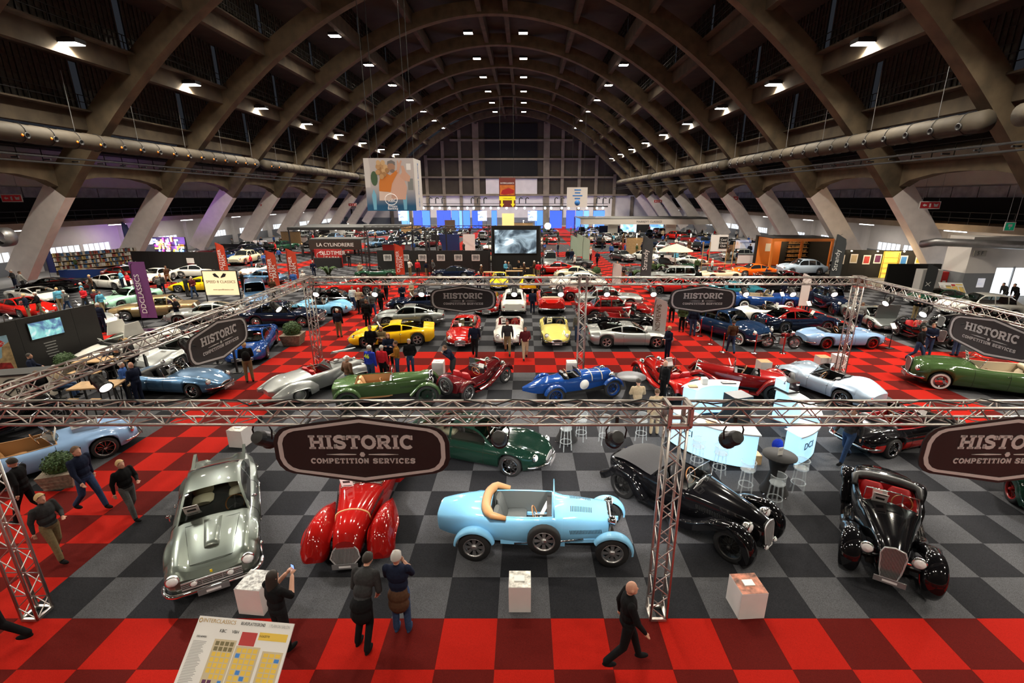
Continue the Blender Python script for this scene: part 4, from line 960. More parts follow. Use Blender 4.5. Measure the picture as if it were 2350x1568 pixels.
K('roadster', W=[(-2.1, .50), (-2.05, .60), (-1.7, .74), (-.9, .81), (.4, .80), (1.35, .80), (1.9, .70), (2.12, .48), (2.18, .38)], ZB=[(-2.1, .40), (-1.8, .24), (1.7, .22), (2.18, .36)], ZS=[(-2.1, .68), (-1.5, .78), (-.6, .78), (.6, .76), (1.4, .74), (2.0, .62), (2.18, .52)],
  ZT=[(-2.1, .70), (-1.5, .82), (-.6, .84), (.6, .86), (1.4, .80), (2.0, .64), (2.18, .54)], F=[(-2.1, .0), (-1.1, .08), (-.2, .0), (.8, .02), (1.35, .09), (1.9, .06), (2.18, 0)], arch=arcs(1.3, -1.15), wheel='wire', rimc='chrome', open=(-.95, .35), lights=[(1.95, .54, .63, .095)], tails=[(-2.07, .48, .6, .03, .05, .05)],
  grille=(2.16, .46, .55, .20, 'oval', 6, 0), bumpers=[(True, .38, .03), (False, .40, .03)], seams=(.3, -.5), soft='black')
K('cobra', W=[(-1.95, .46), (-1.9, .58), (-1.55, .76), (-1.0, .86), (-.3, .78), (.5, .78), (1.2, .85), (1.6, .78), (1.95, .46), (2.02, .34)], ZB=[(-1.95, .40), (-1.6, .25), (1.6, .22), (2.02, .34)], ZS=[(-1.95, .66), (-1.2, .80), (-.3, .76), (.5, .76), (1.2, .78), (1.7, .68), (2.02, .5)],
  ZT=[(-1.95, .70), (-1.2, .86), (-.3, .84), (.5, .86), (1.2, .84), (1.7, .70), (2.02, .52)], F=[(-1.9, .0), (-1.0, .13), (-.2, .0), (.5, .02), (1.2, .14), (1.6, .08), (2.02, 0)], arch=arcs(1.2, -1.05, .40, .34), wheel='wire', rimc='chrome', wr=.34, ww=.25, open=(-.6, .4), lights=[(1.72, .60, .62, .10)], tails=[(-1.93, .5, .6, .03, .045, .045)],
  grille=(2.0, .44, .55, .26, 'oval', 5, 0), seams=(.35, -.45), boff=.02)
K('etype', W=[(-2.15, .42), (-2.05, .54), (-1.5, .74), (-.8, .81), (.4, .80), (1.4, .78), (1.95, .62), (2.25, .42), (2.32, .3)], ZB=[(-2.15, .46), (-1.8, .26), (1.8, .24), (2.32, .40)], ZS=[(-2.15, .62), (-1.4, .76), (-.4, .76), (.8, .74), (1.6, .70), (2.1, .60), (2.32, .52)],
  ZT=[(-2.15, .64), (-1.4, .80), (-.4, .84), (.7, .90), (1.4, .84), (2.0, .66), (2.32, .54)], F=[(-2.1, 0), (-1.1, .06), (-.2, 0), (1.0, .04), (1.6, .07), (2.1, .04), (2.32, 0)], arch=arcs(1.4, -1.1), wheel='wire', rimc='chrome', open=(-.95, .30), lights=[(1.93, .52, .66, .10)], tails=[(-2.08, .48, .5, .03, .09, .04)],
  grille=(2.31, .47, .50, .14, 'oval', 2, 0), bumpers=[(True, .42, .03), (False, .45, .03)], seams=(.25, -.45), soft='black')
K('amcabrio', W=[(-2.5, .70), (-2.45, .80), (-2.0, .90), (0, .94), (1.8, .93), (2.4, .86), (2.5, .76)], ZB=[(-2.5, .42), (-2, .28), (2, .27), (2.5, .4)], ZS=[(-2.5, .86), (-1.5, .92), (0, .90), (1.6, .90), (2.5, .78)], ZT=[(-2.5, .86), (-1.5, .95), (0, .95), (1.4, .98), (2.3, .88), (2.5, .8)],
  F=[(-2.5, .12), (-1.6, .06), (0, 0), (1.6, .04), (2.5, .04)], arch=arcs(1.55, -1.5, .39, .34), wr=.345, wheel='white', rimc='chrome', open=(-1.35, .5), lights=[(2.44, .68, .72, .10)], tails=[(-2.48, .68, .8, .05, .07, .1)], grille=(2.49, .6, 1.2, .22, 'rect', 6, 0), bumpers=[(True, .44, .07), (False, .46, .07)], seams=(.6, -.5), soft='cream')
K('wagon', W=[(-2.2, .74), (-2.15, .82), (-1.5, .88), (0, .89), (1.5, .88), (2.1, .80), (2.2, .72)], ZB=[(-2.2, .42), (2.2, .40)], ZS=[(-2.2, .98), (0, 1.0), (1.5, .96), (2.2, .84)], ZT=[(-2.2, 1.0), (0, 1.05), (1.2, 1.05), (2.1, .94), (2.2, .88)], arch=arcs(1.4, -1.35, .42, .36), wr=.37, wheel='disc', rows=2,
  cab=dict(x0=-2.15, xr=-1.85, xf=.35, x1=.85, zr=1.62, tum=.14, split=[-.2, -1.05], sx=(-1.95, .6), boxy=True), lights=[(2.16, .64, .74, .1)], tails=[(-2.18, .7, .8, .03, .06, .12)], grille=(2.2, .68, .9, .2, 'rect', 5, 0), bumpers=[(True, .46, .06), (False, .48, .06)], seams=(.6, -.2))
K('wedge', W=[(-2.05, .80), (-2.0, .88), (-1.2, .95), (0, .92), (1.2, .90), (1.9, .82), (2.1, .74)], ZB=[(-2.05, .4), (-1.8, .2), (1.9, .2), (2.1, .3)], ZS=[(-2.05, .84), (-1.2, .86), (0, .78), (1.2, .66), (2.1, .48)], ZT=[(-2.05, .86), (-1.0, .94), (.3, .82), (1.2, .70), (2.1, .48)], F=[(-2, 0), (1.2, .05), (2.1, 0)],
  arch=arcs(1.3, -1.2, .37, .335), wheel='alloy', ww=.25, cab=dict(x0=-1.7, xr=-.4, xf=.0, x1=1.15, zr=1.12, tum=.28, split=[-.4], sx=(-.9, .8), drop=.015), lights=[], tails=[(-2.04, .6, .7, .03, .18, .05)], grille=(2.09, .34, 1.1, .1, 'rect', 3, 0), seams=(.7, -.4), boff=.01)
K('estate_van', W=[(-2.0, .74), (-1.95, .80), (0, .82), (1.4, .80), (1.9, .70), (2.0, .62)], ZB=.36, ZS=[(-2, 1.1), (.5, 1.1), (1.3, 1.0), (2, .8)], ZT=[(-2, 1.14), (.6, 1.14), (1.2, 1.08), (2, .86)], arch=arcs(1.25, -1.2, .39, .34), wr=.33, wheel='disc', cab=dict(x0=-1.98, xr=-1.8, xf=.25, x1=.62, zr=1.9, tum=.08, split=[-.15], sx=(-.1, .45), boxy=True),
  lights=[(1.96, .55, .8, .11)], grille=(2.0, .7, .5, .3, 'rect', 6, 0), bumpers=[(True, .42, .05)], seams=(.45, -.3))
CARN = 0
def car(kind, col, u, v, head, label, lod=None, z=0., pos=None, group=None, **kw):
    """u,v: photograph pixel of the ground under the middle of the car; head: degrees, 0 = nose to the right, 90 = away, -90 = to the camera"""
    p = Vector(pos) if pos else G(u, v, z)
    if lod is None: lod = 0 if p.y < 44 else 1
    nm = {'vint': 'vintage_car'}.get(kind, 'car')
    o = empty(nm, (p.x, p.y, z + .004), radians(head), label=label, cat='car', group=group)
    if isinstance(kind, str) and kind in KINDS: modern(kind, col, lod, par=o, **kw)
    else: vintage(kind, col, lod, par=o, **kw)
    return o
# ---- pre-war cars: narrow hull, separate wings, running boards
def sweep_mesh(path, s, crown=.5, lip=.05, name='fender'):
    n = len(path); rows = []
    for i in range(n):
        x, z, yc, hw = path[i]; a, b = path[max(i - 1, 0)], path[min(i + 1, n - 1)]
        tx, tz = b[0] - a[0], b[1] - a[1]; l = hypot(tx, tz) or 1; nx, nz = tz / l, -tx / l; r = []
        sec = [(-1, -lip)] + [(sin(radians(t)), crown * hw * cos(radians(t))) for t in range(-90, 91, 20)] + [(1, -lip)]
        for q, off in sec: r.append((x + nx * off, s * (yc + hw * q), z + nz * off))
        rows.append(r)
    b = MB(); b.grid(rows, 0, True, flip=s > 0)
    return b.mesh(name, [TYRE])
def dense(path, k=4):
    out = []
    for c in range(4): pass
    xs = list(range(len(path))); n = (len(path) - 1) * k
    for i in range(n + 1):
        t = i / k; out.append(tuple(lerpk([(float(a), path[a][c]) for a in xs], t) for c in range(4)))
    return out
def cyc(xw, r, a0, a1, yc, hw, n=14, zc=None):
    zc = r if zc is None else zc
    return [(xw + (r + .06) * cos(radians(a0 + (a1 - a0) * i / n)), zc + (r + .06) * sin(radians(a0 + (a1 - a0) * i / n)), yc, hw * (.7 + .3 * sin(pi * min(1, i / n * 1.0)))) for i in range(n + 1)]
V = {}
V['bug'] = dict(hull=dict(sec='v', W=[(-2.32, .30), (-2.29, .36), (-1.9, .46), (-1.2, .55), (-.4, .58), (.3, .54), (.45, .51), (1.42, .38), (1.44, .37)], ZB=[(-2.32, .52), (-2.1, .46), (-1.4, .40), (1.44, .40)], ZS=[(-2.32, .84), (-1.6, .93), (-.8, .98), (.2, .98), (.5, .86), (1.44, .84)],
    ZT=[(-2.32, .90), (-1.6, 1.02), (-.8, 1.04), (.2, 1.08), (.6, 1.11), (1.44, 1.03)]), xf=1.5, xr=-1.45, tr=.64, wr=.36, ww=.155, wheel='bug', rim='steel',
    fend=[cyc(1.5, .36, -5, 150, .64, .12), cyc(-1.45, .36, 15, 175, .64, .12)], lip=.02, open=(-1.15, .22), holef=.84, seat='grey', ws=.30, wstilt=-.05, grille=(1.46, .71, .64, .68, 'horse', 16, 0), lamps=[(1.55, .34, .92, .105)], spare=('side', .05, -1), top='tan', louv=[(.62, 1.32, 22, .52), (.62, 1.1, 14, .98)], steer='wood', placard=(-.05, .1, .75), frame=True)
V['alfa'] = dict(hull=dict(sec='v', W=[(-2.35, .25), (-2.2, .40), (-1.5, .60), (-.6, .66), (.1, .62), (.5, .52), (1.4, .36), (1.95, .29), (2.05, .26)], ZB=[(-2.35, .5), (-2, .32), (1.5, .30), (2.05, .32)], ZS=[(-2.35, .66), (-1.6, .82), (-.5, .86), (.2, .86), (1.2, .80), (1.85, .66), (2.05, .52)],
    ZT=[(-2.35, .70), (-1.6, .95), (-.6, .97), (.2, 1.0), (.5, 1.02), (1.3, .99), (1.85, .90), (2.05, .76)]), xf=1.45, xr=-1.45, tr=.64, wr=.35, ww=.16, wheel='wire', rim='chrome',
    pods=[dict(W=[(.35, .04), (.6, .14), (1.0, .26), (1.5, .32), (1.9, .29), (2.1, .19), (2.16, .1)], ZB=[(.35, .42), (.8, .24), (2.0, .26), (2.16, .36)], ZS=[(.35, .52), (1.0, .62), (1.5, .64), (1.95, .54), (2.16, .44)], ZT=[(.35, .56), (1.0, .86), (1.5, .95), (1.9, .84), (2.16, .52)], arch=[(1.45, .38, .33)], yc=.68),
          dict(W=[(-2.3, .06), (-2.1, .15), (-1.5, .24), (-1.0, .20), (-.7, .06)], ZB=[(-2.3, .42), (-2, .26), (-.7, .3)], ZS=[(-2.3, .5), (-1.6, .64), (-.7, .5)], ZT=[(-2.3, .56), (-1.6, .86), (-1.0, .8), (-.7, .55)], arch=[(-1.45, .38, .33)], yc=.64)],
    open=(-.55, .34), holef=.84, seat='brown', ws=.30, wstilt=-.25, split_ws=True, grille=(2.06, .52, .60, .58, 'heart', 22, .38), spare=None, louv=[(.5, 1.3, 12, .9)], strap=1.30, placard=(.42, .3, 1.0), plate=(2.2, .26))
_fr = lambda xw, r, yc, hw, x2, z2: cyc(xw, r, -15, 110, yc, hw, 10) + [(xw - .55, .62, yc, hw * .9), (xw - .85, .45, yc, hw * .8), (x2, z2, yc, hw * .75)]
V['tourer'] = dict(hull=dict(sec='v', W=[(-2.15, .40), (-2.05, .50), (-1.5, .64), (-.5, .68), (.2, .62), (.5, .54), (1.5, .34), (1.9, .27), (1.95, .24)], ZB=[(-2.15, .5), (-1.9, .36), (1.95, .36)], ZS=[(-2.15, .78), (-1.5, .92), (-.5, .94), (.2, .92), (1.5, .84), (1.95, .74)], ZT=[(-2.15, .84), (-1.5, 1.02), (-.5, 1.05), (.3, 1.10), (1.5, 1.0), (1.95, .88)]),
    xf=1.5, xr=-1.45, tr=.68, wr=.38, ww=.17, wheel='wire', rim='black', fend=[cyc(1.5, .40, -40, 105, .68, .18, 12) + [(1.05, .74, .68, .17), (.8, .56, .68, .16), (.45, .38, .67, .15), (.2, .33, .67, .14)], [(-.75, .34, .69, .12), (-.9, .5, .69, .15)] + cyc(-1.45, .40, 35, 150, .69, .17, 10) + [(-2.0, .5, .69, .15), (-2.15, .42, .69, .12)]], lip=.14,
    run=(-.85, .35, .50, .80, .32), open=(-.75, .25), holef=.84, seat='black', ws=.30, wstilt=-.3, grille=(1.96, .62, .42, .62, 'shield', 14, .12), lamps=[(1.72, .40, .82, .13)], fogs=[(2.02, .2, .42, .07)], spare=None, cover=True, louv=[(.55, 1.5, 26, .6)], placard=(.33, .25, 1.02))
V['sport'] = dict(hull=dict(sec='v', W=[(-2.05, .36), (-1.95, .46), (-1.4, .62), (-.5, .66), (.2, .60), (.5, .52), (1.4, .32), (1.75, .24), (1.8, .22)], ZB=[(-2.05, .5), (-1.8, .34), (1.8, .34)], ZS=[(-2.05, .72), (-1.4, .88), (-.5, .90), (.2, .88), (1.4, .80), (1.8, .72)], ZT=[(-2.05, .78), (-1.4, .96), (-.5, 1.0), (.3, 1.06), (1.4, .98), (1.8, .9)]),
    xf=1.4, xr=-1.3, tr=.66, wr=.36, ww=.17, wheel='wire', rim='darkred', fend=[cyc(1.4, .38, -35, 105, .68, .20, 12) + [(.98, .70, .68, .19), (.7, .50, .68, .17), (.35, .36, .67, .15), (.1, .32, .67, .14)], [(-.6, .33, .68, .12), (-.78, .5, .68, .16)] + cyc(-1.3, .38, 35, 150, .68, .19, 10) + [(-1.85, .5, .68, .16), (-2.0, .42, .68, .12)]], lip=.16,
    run=(-.7, .25, .50, .80, .31), open=(-.80, .25), holef=.84, seat='red', ws=.26, wstilt=-.25, grille=(1.83, .60, .42, .72, 'shield', 20, .08), lamps=[(1.72, .42, .74, .13)], spare=None, top='black', louv=[], placard=(.25, .2, .98), plate=(2.02, .34))
V['mg'] = dict(hull=dict(sec='v', W=[(-1.62, .46), (-1.58, .50), (-.9, .55), (-.1, .55), (.3, .48), (1.2, .30), (1.3, .28)], ZB=[(-1.62, .45), (1.3, .40)], ZS=[(-1.62, .84), (-.9, .80), (-.1, .78), (.3, .86), (1.3, .84)], ZT=[(-1.62, .88), (-.9, .84), (-.1, .84), (.3, 1.0), (1.3, .98)]),
    xf=1.25, xr=-1.15, tr=.60, wr=.36, ww=.12, wheel='wire', rim='steel', fend=[cyc(1.25, .38, 10, 110, .60, .13, 10) + [(.85, .66, .60, .13), (.5, .48, .60, .12), (.1, .34, .6, .11), (-.5, .30, .6, .11)], cyc(-1.15, .38, 15, 160, .60, .14, 12)], lip=.04, run=(-.75, .2, .48, .70, .29), open=(-1.0, .15), holef=.93, seat='red', ws=.30, wstilt=-.05, grille=(1.33, .72, .42, .58, 'shield', 14, .05), lamps=[(1.3, .42, .84, .12)], spare=('rear', -1.72, 0), louv=[(.4, 1.1, 14, .6)], placard=(.12, .2, .95))
V['racer'] = dict(hull=dict(sec='v', W=[(-2.2, .06), (-2.0, .16), (-1.2, .38), (-.5, .47), (0, .46), (.5, .42), (1.4, .36), (1.45, .34)], ZB=[(-2.2, .52), (-1.6, .40), (1.45, .36)], ZS=[(-2.2, .60), (-1.2, .78), (-.4, .82), (.4, .80), (1.45, .80)], ZT=[(-2.2, .66), (-1.2, .92), (-.4, .96), (.2, 1.04), (1.45, 1.0)]),
    xf=1.35, xr=-1.1, tr=.64, wr=.37, ww=.15, wheel='wire', rim='blue', fend=[cyc(1.35, .37, 10, 150, .66, .12), cyc(-1.1, .37, 20, 165, .66, .12)], lip=.03, open=(-.65, .05), holef=.84, seat='black', ws=.12, wstilt=-.3, grille=(1.47, .68, .5, .56, 'horse', 14, 0), lamps=[(1.45, .42, .86, .12)], spare=None, louv=[(.4, 1.2, 16, .6)], straps=(.55, 1.0), roundel=True)
V['bentley'] = dict(hull=dict(sec='v', W=[(-2.0, .45), (-1.9, .52), (-1.0, .60), (-.2, .58), (.3, .50), (1.4, .36), (1.5, .34)], ZB=[(-2.0, .5), (1.5, .46)], ZS=[(-2.0, .9), (-1.0, .98), (-.2, .98), (.3, .92), (1.5, .92)], ZT=[(-2.0, .94), (-1.0, 1.04), (-.2, 1.06), (.3, 1.12), (1.5, 1.14)]),
    xf=1.4, xr=-1.45, tr=.68, wr=.42, ww=.16, wheel='wire', rim='green', fend=[cyc(1.4, .42, 5, 130, .70, .14) + [(.8, .5, .70, .13)], cyc(-1.45, .42, 20, 165, .70, .15)], lip=.03, open=(-1.2, .15), holef=.84, seat='brown', ws=.30, wstilt=-.1, grille=(1.52, .80, .54, .66, 'shield', 14, 0), lamps=[(1.62, .40, .92, .14)], spare=None, louv=[(.45, 1.3, 20, .5)])
V['eight'] = dict(hull=dict(sec='v', W=[(-2.1, .22), (-1.95, .36), (-1.3, .54), (-.5, .58), (.1, .55), (.45, .48), (1.5, .34), (1.6, .32)], ZB=[(-2.1, .5), (1.6, .42)], ZS=[(-2.1, .7), (-1.3, .88), (-.5, .9), (.2, .88), (1.6, .86)], ZT=[(-2.1, .76), (-1.3, .98), (-.5, 1.0), (.3, 1.06), (1.6, 1.06)]),
    xf=1.45, xr=-1.3, tr=.66, wr=.40, ww=.16, wheel='wire', rim='black', fend=[[(1.98, .55, .66, .10)] + cyc(1.45, .42, 35, 110, .66, .15, 8) + [(.95, .72, .66, .15), (.5, .5, .66, .14), (.0, .34, .66, .13), (-.4, .32, .66, .13)], [(-.7, .34, .68, .12)] + cyc(-1.3, .42, 30, 165, .68, .18, 12)], lip=.06, run=(-.75, .1, .5, .8, .31), open=(-.75, .2), holef=.84, seat='black', ws=.28, wstilt=-.2, grille=(1.63, .72, .52, .62, 'shield', 16, .05), lamps=[(1.6, .44, .9, .14)], spare=('rear', -1.86, 0), louv=[(.5, 1.4, 22, .6)], placard=(.3, .2, .98), wing_spare=True)
V['xk'] = dict(hull=dict(sec='v', W=[(-2.2, .22), (-2.05, .42), (-1.4, .66), (-.5, .68), (.1, .62), (.5, .52), (1.4, .34), (1.85, .26), (1.9, .22)], ZB=[(-2.2, .46), (-1.8, .30), (1.9, .30)], ZS=[(-2.2, .62), (-1.4, .84), (-.5, .86), (.2, .84), (1.4, .76), (1.9, .64)], ZT=[(-2.2, .66), (-1.4, .96), (-.5, .98), (.3, 1.0), (1.4, .94), (1.9, .78)]),
    xf=1.3, xr=-1.25, tr=.66, wr=.34, ww=.17, wheel='disc', rim='silver', pods=[dict(W=[(.3, .05), (.7, .18), (1.3, .24), (1.7, .20), (1.9, .08)], ZB=[(.3, .40), (.7, .26), (1.9, .36)], ZS=[(.3, .5), (1.2, .60), (1.9, .46)], ZT=[(.3, .54), (1.2, .84), (1.6, .78), (1.9, .5)], arch=[(1.3, .37, .33)], yc=.66),
    dict(W=[(-2.25, .06), (-2.0, .18), (-1.3, .26), (-.8, .22), (-.5, .08)], ZB=[(-2.25, .42), (-1.9, .26), (-.5, .3)], ZS=[(-2.25, .5), (-1.3, .62), (-.5, .5)], ZT=[(-2.25, .56), (-1.4, .88), (-.8, .8), (-.5, .55)], arch=[(-1.25, .37, .33)], yc=.66)], open=(-.65, .2), holef=.84, seat='red', ws=.28, wstilt=-.3, grille=(1.92, .56, .40, .5, 'shield', 12, .15), lamps=[(1.75, .42, .74, .12)], spare=None, louv=[], hood_open=True)
V['saloon'] = dict(hull=dict(sec='v', W=[(-2.2, .45), (-2.0, .60), (-1.2, .72), (0, .72), (.6, .60), (1.6, .36), (1.9, .30)], ZB=[(-2.2, .42), (1.9, .38)], ZS=[(-2.2, .8), (-1.2, .98), (0, 1.0), (.7, .94), (1.9, .84)], ZT=[(-2.2, .86), (-1.2, 1.08), (0, 1.1), (.7, 1.12), (1.9, 1.0)]),
    xf=1.5, xr=-1.4, tr=.70, wr=.37, ww=.17, wheel='disc', rim='black', fend=[cyc(1.5, .39, -30, 105, .70, .20, 12) + [(1.0, .7, .7, .18), (.7, .5, .7, .16), (.2, .34, .7, .14)], [(-.7, .34, .72, .12)] + cyc(-1.4, .39, 30, 160, .72, .18, 12)], lip=.12, run=(-.8, .3, .5, .82, .32), cab=dict(x0=-1.9, xr=-1.0, xf=.25, x1=.62, zr=1.62, tum=.14, split=[-.2], sx=(-1.4, .45)), seat='brown', grille=(1.94, .66, .5, .6, 'shield', 16, .05), lamps=[(1.75, .5, .84, .14)], fogs=[(1.95, .3, .5, .08)], spare=None, louv=[])
def vintage(kind, col, lod=0, par=None, seat=None, rimc=None, roof=None, placards=1, plate=None):
    global LOD
    LOD = lod; k = V[kind]; B = k.setdefault('B', Body(k['hull'])); o = par; pm = paint(col); seat = seat or k.get('seat', 'black')
    hole = k.get('open')
    if k.get('cab'): c = k['cab']; hole = (c['x0'] + .3, c['x1'] - .1) if lod == 0 else None
    me, rim = cached((kind, lod, 'hull'), lambda: B.mesh('body', [TYRE, TYRE], hole=hole, holef=k.get('holef', .84)))
    put('body', me, o, mats=[pm, pm])
    rm = {'steel': STEEL, 'chrome': CHROME, 'black': BLACK}.get(rimc or k['rim']) or paint(rimc or k['rim'])
    for x in (k['xf'], k['xr']):
        for s in (-1, 1): add_wheel(o, k['wheel'] if lod == 0 else 'disc', k['wr'], k['ww'], x, s * k['tr'], rm)
        put('axle', cached((kind, 'axle', x), lambda: MB().bar((0, -k['tr'], 0), (0, k['tr'], 0), .06).mesh('axle', [BLACK])), o, (x, 0, k['wr']))
    for i, p in enumerate(k.get('fend', ())):
        for s in (-1, 1): put('fender', cached((kind, 'f', i, s), lambda: sweep_mesh(dense(p, 2), s, .45, k.get('lip', .05))), o, mats=[pm])
    for i, pk in enumerate(k.get('pods', ())):
        for s in (-1, 1):
            def mkpod():
                q = dict(pk); q['yc'] = s * pk['yc']; q['n'] = 20; return Body(q).mesh('fender', [TYRE, TYRE])[0]
            put('fender', cached((kind, 'p', i, s, lod), mkpod), o, mats=[pm])
    put('underbody', cached((kind, 'ub'), lambda: MB().box(k['xr'] - .3, k['xf'] + .1, -.36, .36, .26, .44).mesh('underbody', [UNDER])), o)
    if 'run' in k:
        x0, x1, y0, y1, z = k['run']
        for s in (-1, 1):
            b = MB().box(x0, x1, min(s * y0, s * y1), max(s * y0, s * y1), z - .03, z)
            q = cached((kind, 'run', s), lambda: b.mesh('running_board', [TYRE])); put('running_board', q, o, mats=[pm])
            if lod == 0:
                st = MB()
                for i in range(5): y = s * (y0 + .05 + i * (y1 - y0 - .08) / 4.5); st.bar((x0 + .03, y, z + .006), (x1 - .03, y, z + .006), .014)
                put('tread_strip', cached((kind, 'strip', s), lambda: st.mesh('tread_strip', [CHROME])), o)
    if k.get('cab'):
        for nm, m_ in cached((kind, lod, 'cab'), lambda: cabin(B, k['cab'])): put(nm, m_, o, mats=[paint(roof or col)] if nm == 'cabin' else None)
        if lod == 0: interior(o, -.7, .5, .6, .4, seat, rows=1)
    else:
        x0, x1 = k['open']; W = B.g('W', (x0 + x1) / 2)
        put('cockpit_trim', cached((kind, lod, 'rim'), lambda: MB().tube(rim, .016, 6, closed=True).mesh('cockpit_trim', [TYRE])), o, mats=[pm])
        lining(o, rim, (kind, lod), seat, .40)
        interior(o, x0 + .08, x1, W * .9, .40, seat, side=-1 if kind in ('bug', 'mg', 'bentley', 'eight') else 1)
        hw = B.g('W', x1) * k['holef'] if not k.get('cab') else 0; z0, wh, tl = B.top(x1, .3), k['ws'], k['wstilt']
        P = [(x1 + .04, -hw, B.top(x1, .84)), (x1 + .04, 0, B.top(x1, 0)), (x1 + .04, hw, B.top(x1, .84)), (x1 + .04 + tl * wh, hw * .95, z0 + wh), (x1 + .04 + tl * wh, 0, z0 + wh + .02), (x1 + .04 + tl * wh, -hw * .95, z0 + wh)]
        q = put('windshield', cached((kind, 'ws'), lambda: MB().add(P, [(0, 1, 4, 5), (1, 2, 3, 4)]).mesh('windshield', [GLS])), o)
        fr = MB().tube(P, .014, 6, closed=True)
        if k.get('split_ws'): fr.bar(P[1], P[4], .022)
        put('windshield_frame', cached((kind, 'wf'), lambda: fr.mesh('windshield_frame', [CHROME if kind != 'bug' else TYRE])), q, mats=None if kind != 'bug' else [pm])
        if k.get('top'):
            xt = x0; pts = [(xt - .02 + .10 * abs(cos(a)) , W * .98 * sin(a) if 1 else 0, B.top(xt, .5) + .05 - .07 * abs(sin(a))**3) for a in [(-pi / 2 + pi * i / 14) for i in range(15)]]
            pts = [(x0 + .38, -W * .96, B.top(x0, .8) + .02)] + [(x0 - .10 + .18 * (abs(t))**3, t * W * .95, B.top(x0, .5) + .07) for t in [-1 + i / 6 for i in range(13)]] + [(x0 + .38, W * .96, B.top(x0, .8) + .02)]
            put('folded_hood', cached((kind, 'top'), lambda: MB().tube(pts, [.05, .08] + [.105] * 11 + [.08, .05], 9).mesh('folded_hood', [TYRE])), o, mats=[LEATH[k['top']]])
        if k.get('cover'):
            rows = [[(x, t * B.g('W', x) * .97, B.top(x, abs(t) * .86) + .05 + .05 * sin(pi * min(1, (x + 1.95) / 1.2))) for t in [-1 + i / 5 for i in range(11)]] for x in [-2.0 + i * .15 for i in range(10)]]
            put('hood_cover', cached((kind, 'cov'), lambda: MB().grid(rows, 0, True).mesh('hood_cover', [TYRE])), o, mats=[mat('hood_cloth', (.022, .022, .026), .8, noise=.2, scale=30)])
        if k.get('placard') and placards and lod == 0: x, y, z = k['placard']; placard(o, x, -y, z, tilt=-.4)
    grille(o, *k['grille'])
    for x, y, z, r in k.get('lamps', ()):
        for s in (-1, 1):
            put('headlight', bucket_mesh(r), o, (x, s * y, z))
        put('lamp_bar', cached((kind, 'lb', x), lambda: MB().bar((0, -y, 0), (0, y, 0), .025).mesh('lamp_bar', [CHROME])), o, (x - .05, 0, z - r * .8))
    for x, y, z, r in k.get('fogs', ()):
        for s in (-1, 1): put('fog_light', bucket_mesh(r), o, (x, s * y, z))
    if lod == 0:
        for i, (xa, xb, n, f) in enumerate(k.get('louv', ())):
            for s in (-1, 1):
                def lv():
                    b = MB()
                    for q in range(n):
                        x = xa + (xb - xa) * q / n; W = B.g('W', x); zb, zs = B.g('ZB', x), B.g('ZS', x)
                        if f > .9: b.bar((x, s * W * .58, B.top(x, .58) + .004), (x, s * W * .30, B.top(x, .30) + .004), .012)
                        else: b.bar((x, s * (W * .985 + .004), zb + (zs - zb) * f), (x - .02, s * (W + .006), zb + (zs - zb) * (f + .22)), .012)
                    return b.mesh('louvre_row', [UNDER])
                put('louvre_row', cached((kind, 'lv', i, s), lv), o)
        for xx in ([k['strap']] if 'strap' in k else []) + list(k.get('straps', ())):
            h = B.half(xx)[3:]; P = [(xx, y + .006, z + .006) for y, z in h] + [(xx, -y - .006, z + .006) for y, z in h[-2::-1]]
            put('bonnet_strap', cached((kind, 'strap', xx), lambda: MB().tube(P, .017, 6).mesh('bonnet_strap', [LEATH['tan'] if kind == 'alfa' else LEATH['cream']])), o)
        if k.get('roundel'):
            for s in (-1, 1): put('race_roundel', cached((kind, 'rd', s), lambda: MB().lathe([(.2, -.004), (.2, .004)], axis='y', n=24).mesh('race_roundel', [PAPER])), o, (.2, s * (B.g('W', .2) + .012), .62), rz=-s * .07)
        if k.get('frame'):
            for s in (-1, 1):
                put('frame_rail', cached((kind, 'fr', s), lambda: MB().bar((-1.9, s * .36, .48), (.6, s * .42, .42), .05, .1).bar((.6, s * .42, .42), (1.75, s * .36, .45), .05, .09).mesh('frame_rail', [TYRE])), o, mats=[pm])
                put('side_panel', cached((kind, 'sp', s), lambda: MB().box(-.9, .5, min(s * .4, s * .5), max(s * .4, s * .5), .33, .46).mesh('side_panel', [TYRE])), o, mats=[pm])
            put('exhaust_pipe', cached((kind, 'ex'), lambda: MB().tube([(.9, -.44, .5), (.3, -.5, .44), (-.6, -.5, .36)], .025, 6).mesh('exhaust_pipe', [CHROME])), o)
        if 'plate' in k: x, z = k['plate']; put('number_plate', cached('plate', lambda: MB().box(-.01, .01, -.26, .26, -.06, .06).box(.01, .014, -.12, .12, -.022, .022, 1).mesh('number_plate', [PLATE, LENSW])), o, (x, 0, z))
        if k.get('hood_open'):
            q = put('bonnet_panel', cached((kind, 'bon'), lambda: MB().grid([[(.45 + .13 * i, .05 + .12 * sin(a), .5 + .45 * cos(a) * (1 - .03 * i)) for a in [radians(-10 + 11 * j) for j in range(8)]] for i in range(9)], 0, True).mesh('bonnet_panel', [TYRE])), o, (0, .15, .75), mats=[pm]); q.rotation_euler = (.55, 0, 0)
            put('engine_block', cached((kind, 'eng'), lambda: MB().box(.5, 1.35, -.16, .16, .75, 1.03).ell((.7, 0, 1.05), (.12, .1, .08), mi=0).ell((1.1, 0, 1.05), (.12, .1, .08)).mesh('engine_block', [STEEL])), o)
    sp = k.get('spare')
